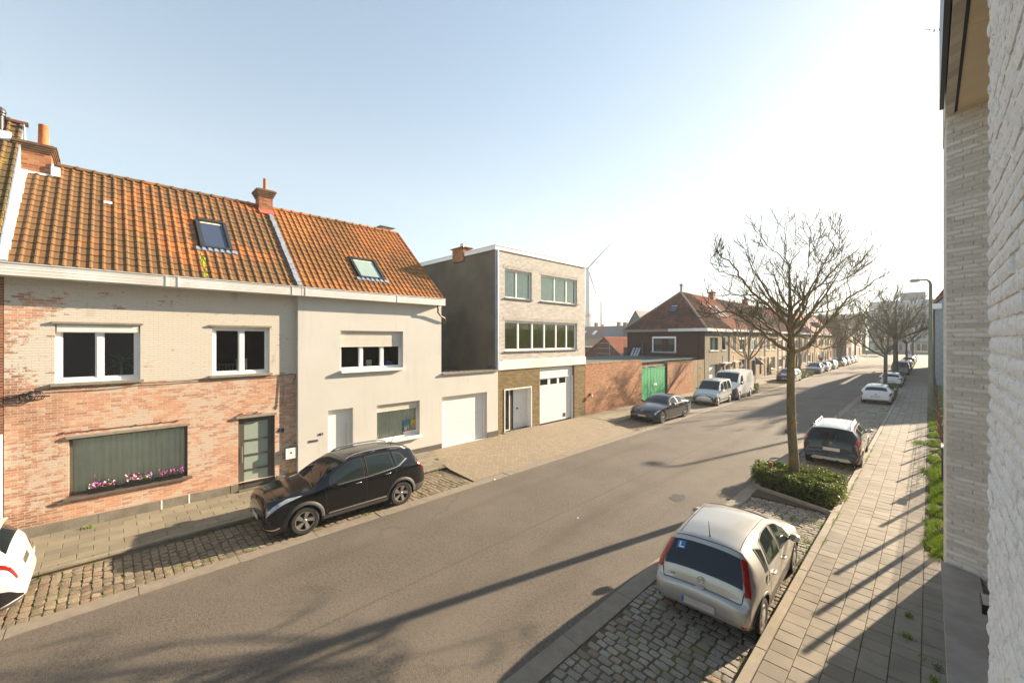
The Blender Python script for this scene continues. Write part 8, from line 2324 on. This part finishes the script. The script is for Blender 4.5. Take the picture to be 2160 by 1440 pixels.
# --- black and silver estate on the right
ES = dict(L=4.50, rw=.32, axles=(.80, 3.70), wheel='five', gap=.055,
  top=[(0, .55), (.05, .72), (.2, .86), (.8, .98), (1.05, 1.03), (1.5, 1.30), (1.85, 1.47), (2.3, 1.53), (3.4, 1.53), (4.0, 1.48), (4.14, 1.44), (4.18, 1.39), (4.30, 1.18), (4.38, 1.03), (4.41, .96), (4.43, .72), (4.445, .60), (4.48, .57), (4.50, .44)],
  sh=[(0, .5), (.1, .66), (.5, .82), (1.2, .93), (3, .97), (4.1, 1.0), (4.36, .88), (4.43, .58), (4.50, .42)],
  bot=[(0, .36), (.2, .24), (4.0, .25), (4.4, .30), (4.5, .34)],
  W=[(0, .5), (.1, .72), (.3, .83), (.8, .868), (3.8, .868), (4.2, .85), (4.38, .82), (4.46, .79), (4.5, .72)],
  Wr=[(0, .4), (.1, .6), (.5, .7), (1.1, .72), (1.9, .60), (3.5, .60), (4.1, .60), (4.40, .70), (4.5, .58)],
  side=[([(1.35, 1.1), (2.2, 1.08)], [(1.5, 1.75), (1.8, 1.86), (2.2, 1.9)]), ([(2.3, 1.08), (3.1, 1.08)], [(2.3, 1.9), (3.1, 1.9)]), ([(3.2, 1.08), (3.95, 1.12)], [(3.2, 1.9), (3.85, 1.86)])],
  front=(1.1, 1.84, 2.05, 2.08), rear=(4.20, 4.38, 2.04, 2.0), rearglass='car_glass_rear', wtrim='black',
  seams=[[(1.15, 1.0), (1.2, .1)], [(2.25, 1.9), (2.24, .1)], [(3.15, 1.9), (3.15, .9), (2.98, .1)], [(4.395, 1.9), (4.44, 2.0)], [(4.432, 2.05), (4.432, 3.0)], [(4.40, 2.0), (4.435, 2.06)]],
  head=[([(.10, .9), (.5, 1.0)], [(.10, 1.5), (.5, 1.3)], .01)], tail=[([(4.16, .96), (4.42, .82)], [(4.13, 1.36), (4.34, 1.98)], .016)], tailclear=[([(4.26, .98), (4.40, .98)], [(4.25, 1.12), (4.385, 1.3)], .022)],
  refl=[([(4.44, .32), (4.48, .32)], [(4.44, .38), (4.48, .38)], .012)], archtrim=.05, lower=[([(4.1, .02), (4.48, .02)], [(4.1, .5), (4.48, .5)], .01)],
  mirror=(1.4, 1.05), mirm='black', handles=[(2.05, .92), (2.95, .93)], plates=[(4.445, .72, -1, .52)], rails=(1.95, 4.0, 0, .075), antenna=(2.2, .1, .42))
es, b = car('estate_car', 'black estate car with silver roof and roof rails parked beyond the hedge on the right', 'car', ES, P['char'])
es.location = (-2.60, 21.15, 0); es.rotation_euler = (0, 0, rad(91.5))
g = MB()
for sd_ in (-1, 1): b.patch(g, [(1.95, 2.02), (4.12, 2.02)], [(1.95, 3), (4.12, 3)], sd_, 24, 8, .006)
for y in (-.3, -.1, .1, .3): 
    q = 3 - abs(y) / .62
    b.line(g, [(2.1, q), (4.0, q)], 1 if y > 0 else -1, .016, .014)
g.build('roof_skin', P['silver2'], es, smooth=True)
frb = Fr((-4.50 / 2 + .0, 0, 0), (0, -1, 0), (-1, 0, 0))
g = MB(); yy = 0
g.box(-2.262, -.16, .335, -2.235, .16, .36); 
for a, c in ((-.55, -.25), (.25, .55)): g.hexa([(-2.27, a, .33), (-2.27, c, .33), (-2.22, c, .33), (-2.22, a, .33), (-2.27, a, .40), (-2.27, c, .40), (-2.22, c, .40), (-2.22, a, .40)])
g.hexa([(-2.275, -.6, .36), (-2.275, .6, .36), (-2.22, .6, .36), (-2.22, -.6, .36), (-2.275, -.5, .44), (-2.275, .5, .44), (-2.22, .5, .44), (-2.22, -.5, .44)])
g.build('skid_plate', M['hubcap'], es)
xs_ = -4.5 / 2
text(es, 'LOGAN MCV', Fr((4.5 / 2 - 4.438, 0, 0), (0, -1, 0), (-1, 0, 0)), 0, .885, .012, .055, M['chrome'], 'lettering', .003)
g = MB(); cx_ = 4.5 / 2 - 4.428; g.add([(cx_ - .012, -.05, .985), (cx_ - .012, .05, .985), (cx_ - .012, .035, .93), (cx_ - .012, 0, .915), (cx_ - .012, -.035, .93)], [(0, 1, 2, 3, 4)]); g.add([(cx_ - .014, -.025, .97), (cx_ - .014, .025, .97), (cx_ - .014, 0, .935)], [(0, 1, 2)], 1); g.build('emblem', [M['chrome'], M['black']], es)

# --- small silver people carrier and white van on the left
KG = dict(L=4.03, rw=.305, axles=(.72, 3.33), wheel='steel', alloy='hubcap', gap=.05,
  top=[(0, .50), (.04, .66), (.15, .80), (.5, .95), (.85, 1.06), (.93, 1.10), (1.3, 1.45), (1.58, 1.70), (1.9, 1.78), (2.6, 1.81), (3.6, 1.79), (3.86, 1.74), (3.92, 1.6), (3.98, 1.0), (4.03, .5)],
  sh=[(0, .46), (.1, .62), (.5, .84), (1.0, .98), (2, 1.02), (3.8, 1.04), (4.03, .46)], bot=[(0, .34), (.2, .22), (3.6, .24), (4.03, .34)],
  W=[(0, .55), (.08, .70), (.3, .80), (.7, .83), (3.6, .83), (3.95, .79), (4.03, .72)], Wr=[(0, .45), (.2, .62), (.9, .72), (1.6, .66), (3.8, .66), (4.03, .6)],
  side=[([(1.15, 1.08), (1.85, 1.06)], [(1.25, 1.62), (1.5, 1.82), (1.85, 1.86)]), ([(1.98, 1.06), (2.68, 1.06)], [(1.98, 1.86), (2.68, 1.86)]), ([(2.82, 1.06), (3.5, 1.06)], [(2.82, 1.86), (3.45, 1.86)])],
  front=(.97, 1.56, 2.05, 2.06), rear=(3.88, 3.95, 2.1, 2.1), seams=[[(1.0, 1.0), (1.05, .1)], [(1.91, 1.86), (1.92, .1)], [(2.75, 1.86), (2.75, .1)], [(.25, 2.0), (.25, 3.0)]],
  head=[([(.06, .95), (.42, 1.0)], [(.06, 1.5), (.42, 1.4)], .012)], grille=[([(.03, 1.9), (.05, 2.3)], [(.08, 2.0), (.09, 2.9)], .012)], lower=[([(.01, .05), (.45, .1)], [(.01, 2.0), (.45, .45)], .012), ([(1.1, .2), (3.0, .2)], [(1.1, .28), (3.0, .28)], .012)],
  tail=[([(3.86, .9), (3.97, .9)], [(3.84, 1.3), (3.96, 1.3)], .012)], mirror=(1.25, 1.1), handles=[(1.7, .93), (2.1, .93)], plates=[(-.02, .44, 1, .5)], antenna=(1.75, .8, .2), drop=[(0, .05), (1, .05), (1.6, .06), (4.03, .06)])
kg, b = car('people_carrier', 'small silver people carrier in front of the white van on the left', 'car', KG, P['silver2'])
kg.location = (-11.38, 32.35, 0); kg.rotation_euler = (0, 0, rad(-88.5))
DV = dict(L=4.96, rw=.335, axles=(.95, 3.95), wheel='steel', alloy='hubcap', gap=.06,
  top=[(0, .55), (.04, .85), (.15, 1.05), (.45, 1.22), (.68, 1.32), (.76, 1.38), (1.2, 1.85), (1.5, 2.12), (1.75, 2.22), (2.4, 2.25), (4.7, 2.24), (4.88, 2.2), (4.93, 2.0), (4.96, .5)],
  sh=[(0, .5), (.1, .8), (.5, 1.05), (1.0, 1.2), (1.6, 1.25), (4.9, 1.25), (4.96, .48)], bot=[(0, .34), (.2, .26), (4.6, .30), (4.96, .4)],
  W=[(0, .7), (.08, .85), (.3, .95), (.8, 1.0), (4.8, 1.0), (4.96, .96)], Wr=[(0, .6), (.2, .78), (.76, .86), (1.5, .84), (2, .86), (4.8, .88), (4.96, .84)],
  drop=[(0, .06), (1, .06), (2, .10), (4.96, .10)], cladz=.0,
  side=[([(1.15, 1.02), (1.9, .98)], [(1.3, 1.45), (1.6, 1.70), (1.9, 1.74)])], front=(.82, 1.46, 2.03, 2.04), seams=[[(.95, 1.0), (1.1, .5), (1.3, .1)], [(1.98, 1.9), (1.98, .1)], [(2.1, 1.05), (4.7, 1.05)], [(3.2, 1.9), (3.2, .1)], [(.3, 2.0), (.3, 3.0)]],
  head=[([(.10, 1.0), (.5, 1.05)], [(.12, 1.7), (.62, 1.5)], .012)], lower=[([(.01, .0), (.62, .0)], [(.01, 1.9), (.55, .62)], .014), ([(1.45, .02), (3.5, .02)], [(1.45, .14), (3.5, .14)], .01), ([(4.4, .02), (4.95, .02)], [(4.4, .2), (4.95, .2)], .01)],
  tail=[([(4.85, .5), (4.94, .5)], [(4.85, 1.2), (4.94, 1.2)], .012)], mirror=(1.05, 1.34), mk=1.7, mirm='black', handles=[(1.8, .85)], plates=[(-.02, .5, 1, .5)])
dv, b = car('van', 'white panel van with dark grey bumper parked behind the small silver people carrier', 'van', DV, P['van'])
dv.location = (-11.42, 36.78, 0); dv.rotation_euler = (0, 0, rad(-89))
# --- right side, going away
CG_ = 'cars parked along the right kerb'
c1_, b = car('hatchback', 'white hatchback with dark badge, nearer of the two white cars on the right', 'car', prof_hatch(4.32, 1.43, .88, .32, alloy='alloy', tail=[([(4.0, .84), (4.235, .80)], [(4.0, 1.06), (4.225, 1.75)], .014)], rear=(3.82, 4.09, 2.06, 2.06)), P['white'], group=CG_)
c1_.location = (-2.75, 42.0, 0); c1_.rotation_euler = (0, 0, rad(90.5))
g = MB(); g.lathe(b.off(4.26, 3, 1, .004), b.nrm(4.26, 2.98, 1), [(.045, 0), (.045, .006), (.001, .007)], 16); g.build('emblem', M['black'], c1_)
c2_, b = car('hatchback', 'white hatchback with slim lights, behind the trunk of the slender street tree', 'car', prof_hatch(4.34, 1.43, .91, .33, alloy='alloy_dark', tail=[([(4.0, .90), (4.25, .88)], [(4.0, 1.04), (4.235, 2.3)], .014)], bplate=[([(4.15, .05), (4.33, .05)], [(4.15, .32), (4.33, .30)], .012)]), P['white'], group=CG_)
c2_.location = (-2.72, 57.9, 0); c2_.rotation_euler = (0, 0, rad(90))
BX = dict(KG); BX.update(L=4.45, axles=(.85, 3.6), rw=.33, top=[(0, .55), (.04, .7), (.15, .85), (.6, .98), (.95, 1.06), (1.05, 1.12), (1.5, 1.5), (1.8, 1.74), (2.2, 1.83), (4.1, 1.82), (4.28, 1.76), (4.33, 1.62), (4.38, 1.12), (4.40, .98), (4.43, .6), (4.45, .5)], sh=[(0, .46), (.1, .62), (.5, .84), (1.0, 1.0), (2, 1.05), (4.3, 1.05), (4.45, .46)], bot=[(0, .34), (.2, .22), (4.0, .24), (4.45, .34)],
  W=[(0, .55), (.08, .74), (.3, .86), (.7, .90), (4.1, .90), (4.38, .87), (4.45, .80)], Wr=[(0, .45), (.2, .66), (1.05, .78), (1.8, .72), (4.2, .72), (4.45, .7)], rear=(4.30, 4.385, 2.1, 2.1), tail=[([(4.25, .85), (4.41, .85)], [(4.25, 1.5), (4.35, 1.6)], .014)], lower=[([(3.9, .0), (4.43, .0)], [(3.9, .25), (4.43, .25)], .012)], plates=[(4.44, .62, -1, .5)], grille=[], front=(1.1, 1.78, 2.05, 2.06), drop=[(0, .05), (4.45, .07)])
bx, b = car('van', 'grey blue passenger van parked beyond the white hatchbacks on the right', 'van', BX, P['navy'], detail=False, group=CG_)
bx.location = (-2.72, 77.2, 0); bx.rotation_euler = (0, 0, rad(90))
def far(sp, pm, x, y, rz, label, group):
    t, b = car('parked_car', label, 'car', sp, pm, detail=False, group=group); t.location = (x, y, 0); t.rotation_euler = (0, 0, rad(rz)); return t
proto = prof_hatch(4.3, 1.47, .89, .32); est = prof_hatch(4.6, 1.48, .9, .32, rend=4.2, roof=2.0); small = prof_hatch(4.2, 1.56, .88, .32)
far(small, P['darkgrey'], -2.7, 88.5, 90, 'dark car parked directly beyond the grey blue van on the right', CG_)
far(est, P['black'], -2.7, 94.6, 90, 'black estate car with bright roof glare, second beyond the grey blue van', CG_)
far(small, P['char'], -2.7, 108, 90, 'dark car beyond the third hedge on the right', CG_)
far(proto, P['silver2'], -2.7, 114, 90, 'light car with a shining roof near the far end of the right hand row', CG_)
far(small, P['darkgrey'], -2.7, 121, 90, 'last dark car in the right hand row before the junction', CG_)
LG = 'cars parked along the left kerb'
vw, b = car('estate_car', 'dark grey estate car standing alone beyond the stone parking bay, partly behind the tree trunk', 'car', prof_hatch(4.55, 1.48, .9, .32, rend=4.1, roof=1.95, a0=.85, a1=3.55, alloy='alloy'), P['darkgrey'], group=LG)
vw.location = (-11.25, 55.6, 0); vw.rotation_euler = (0, 0, rad(-90))
far(small, P['blue'], -11.3, 71.2, -90, 'steel blue car, first in the row beyond the tall mast on the left', LG)
far(proto, P['silver2'], -11.3, 77.0, -90, 'bright silver hatchback, second in the row beyond the tall mast', LG)
far(est, P['silver'], -11.3, 83.2, -90, 'silver estate car just before the hedge in the left hand row', LG)
far(proto, P['silver2'], -11.3, 93.8, -90, 'pale silver car just after the hedge in the left hand row', LG)
far(small, P['silver'], -11.3, 99.6, -90, 'taller silver car third from the end of the left hand row', LG)
far(proto, P['silver2'], -11.3, 105.2, -90, 'pale car second from the end of the left hand row', LG)
far(proto, P['white'], -11.3, 110.2, -90, 'small white car at the end of the left hand row', LG)
far(est, P['black'], -17.5, 171, 10, 'black car standing side on beyond the junction', 'cars beyond the junction')
far(small, P['darkgrey'], -23.2, 172, 10, 'dark car partly hidden behind the black one beyond the junction', 'cars beyond the junction')

# ------------------------------------------------------------------ person far down the left pavement
def person(x, y, z, rz, label):
    me = bpy.data.meshes.new('person')
    V = [(0, 0, .95), (0, 0, 1.15), (.02, 0, 1.38), (.05, 0, 1.50), (.08, 0, 1.62), (.09, 0, 1.72),
         (0, .10, .90), (.06, .11, .50), (-.04, .11, .09), (.09, .12, .05), (0, -.10, .90), (-.08, -.11, .50), (-.22, -.11, .12), (-.12, -.12, .06),
         (.02, .19, 1.40), (.10, .24, 1.15), (.30, .20, 1.05), (.38, .19, 1.04), (.02, -.19, 1.40), (.12, -.24, 1.15), (.32, -.18, 1.05), (.40, -.17, 1.04)]
    E_ = [(0, 1), (1, 2), (2, 3), (3, 4), (4, 5), (0, 6), (6, 7), (7, 8), (8, 9), (0, 10), (10, 11), (11, 12), (12, 13), (2, 14), (14, 15), (15, 16), (16, 17), (2, 18), (18, 19), (19, 20), (20, 21)]
    R_ = [.16, .15, .17, .065, .095, .08, .11, .075, .05, .045, .11, .075, .05, .045, .075, .055, .04, .03, .075, .055, .04, .03]
    me.from_pydata(V, E_, []); o = put('person', me)
    sk = o.modifiers.new('s', 'SKIN'); 
    for i, v in enumerate(me.skin_vertices[0].data if me.skin_vertices else []): v.radius = (R_[i], R_[i])
    if not me.skin_vertices:
        bm = bmesh.new(); bm.from_mesh(me); lay = bm.verts.layers.skin.verify(); bm.verts.ensure_lookup_table()
        for i, v in enumerate(bm.verts): v[lay].radius = (R_[i], R_[i])
        bm.verts[0][lay].use_root = True; bm.to_mesh(me); bm.free()
    sb_ = o.modifiers.new('u', 'SUBSURF'); sb_.levels = 1; sb_.render_levels = 1
    dg = bpy.context.evaluated_depsgraph_get(); m2 = bpy.data.meshes.new_from_object(o.evaluated_get(dg)); bpy.data.objects.remove(o)
    m2.materials.clear(); m2.materials.append(M['black']); m2.materials.append(M['skin'])
    for p in m2.polygons:
        if p.center.z > 1.53 and p.center.x > .10: p.material_index = 1
    o = put('person', m2); o.location = (x, y, z); o.rotation_euler = (0, 0, rz); return tag(o, label, 'person')
person(-13.2, 88.5, .1, rad(-90), 'person in dark clothes walking on the left pavement in front of the terrace')
g = MB(); g.box(-13.6, 87.2, .1, -13.0, 87.6, 1.0); g.tube([(-13.3, 87.6, 1.0), (-13.3, 88.05, 1.12)], .02, 4); tag(g.build('trolley', M['black']), 'dark trolley pushed by the person on the left pavement', 'trolley')

# ------------------------------------------------------------------ air
g = MB(); g.box(-230, -60, -1.1, 60, 330, 92); hz = g.build('haze', None) if False else None
m = bpy.data.materials.new('haze'); m.use_nodes = True; nt = m.node_tree
for n in list(nt.nodes): nt.nodes.remove(n)
out = nt.nodes.new('ShaderNodeOutputMaterial'); pv = nt.nodes.new('ShaderNodeVolumePrincipled')
pv.inputs['Color'].default_value = (.86, .90, .95, 1); pv.inputs['Density'].default_value = .0011; pv.inputs['Anisotropy'].default_value = .0
nt.links.new(pv.outputs[0], out.inputs['Volume'])
sheet_ = g.build('haze', m); tag(sheet_, kind='stuff')
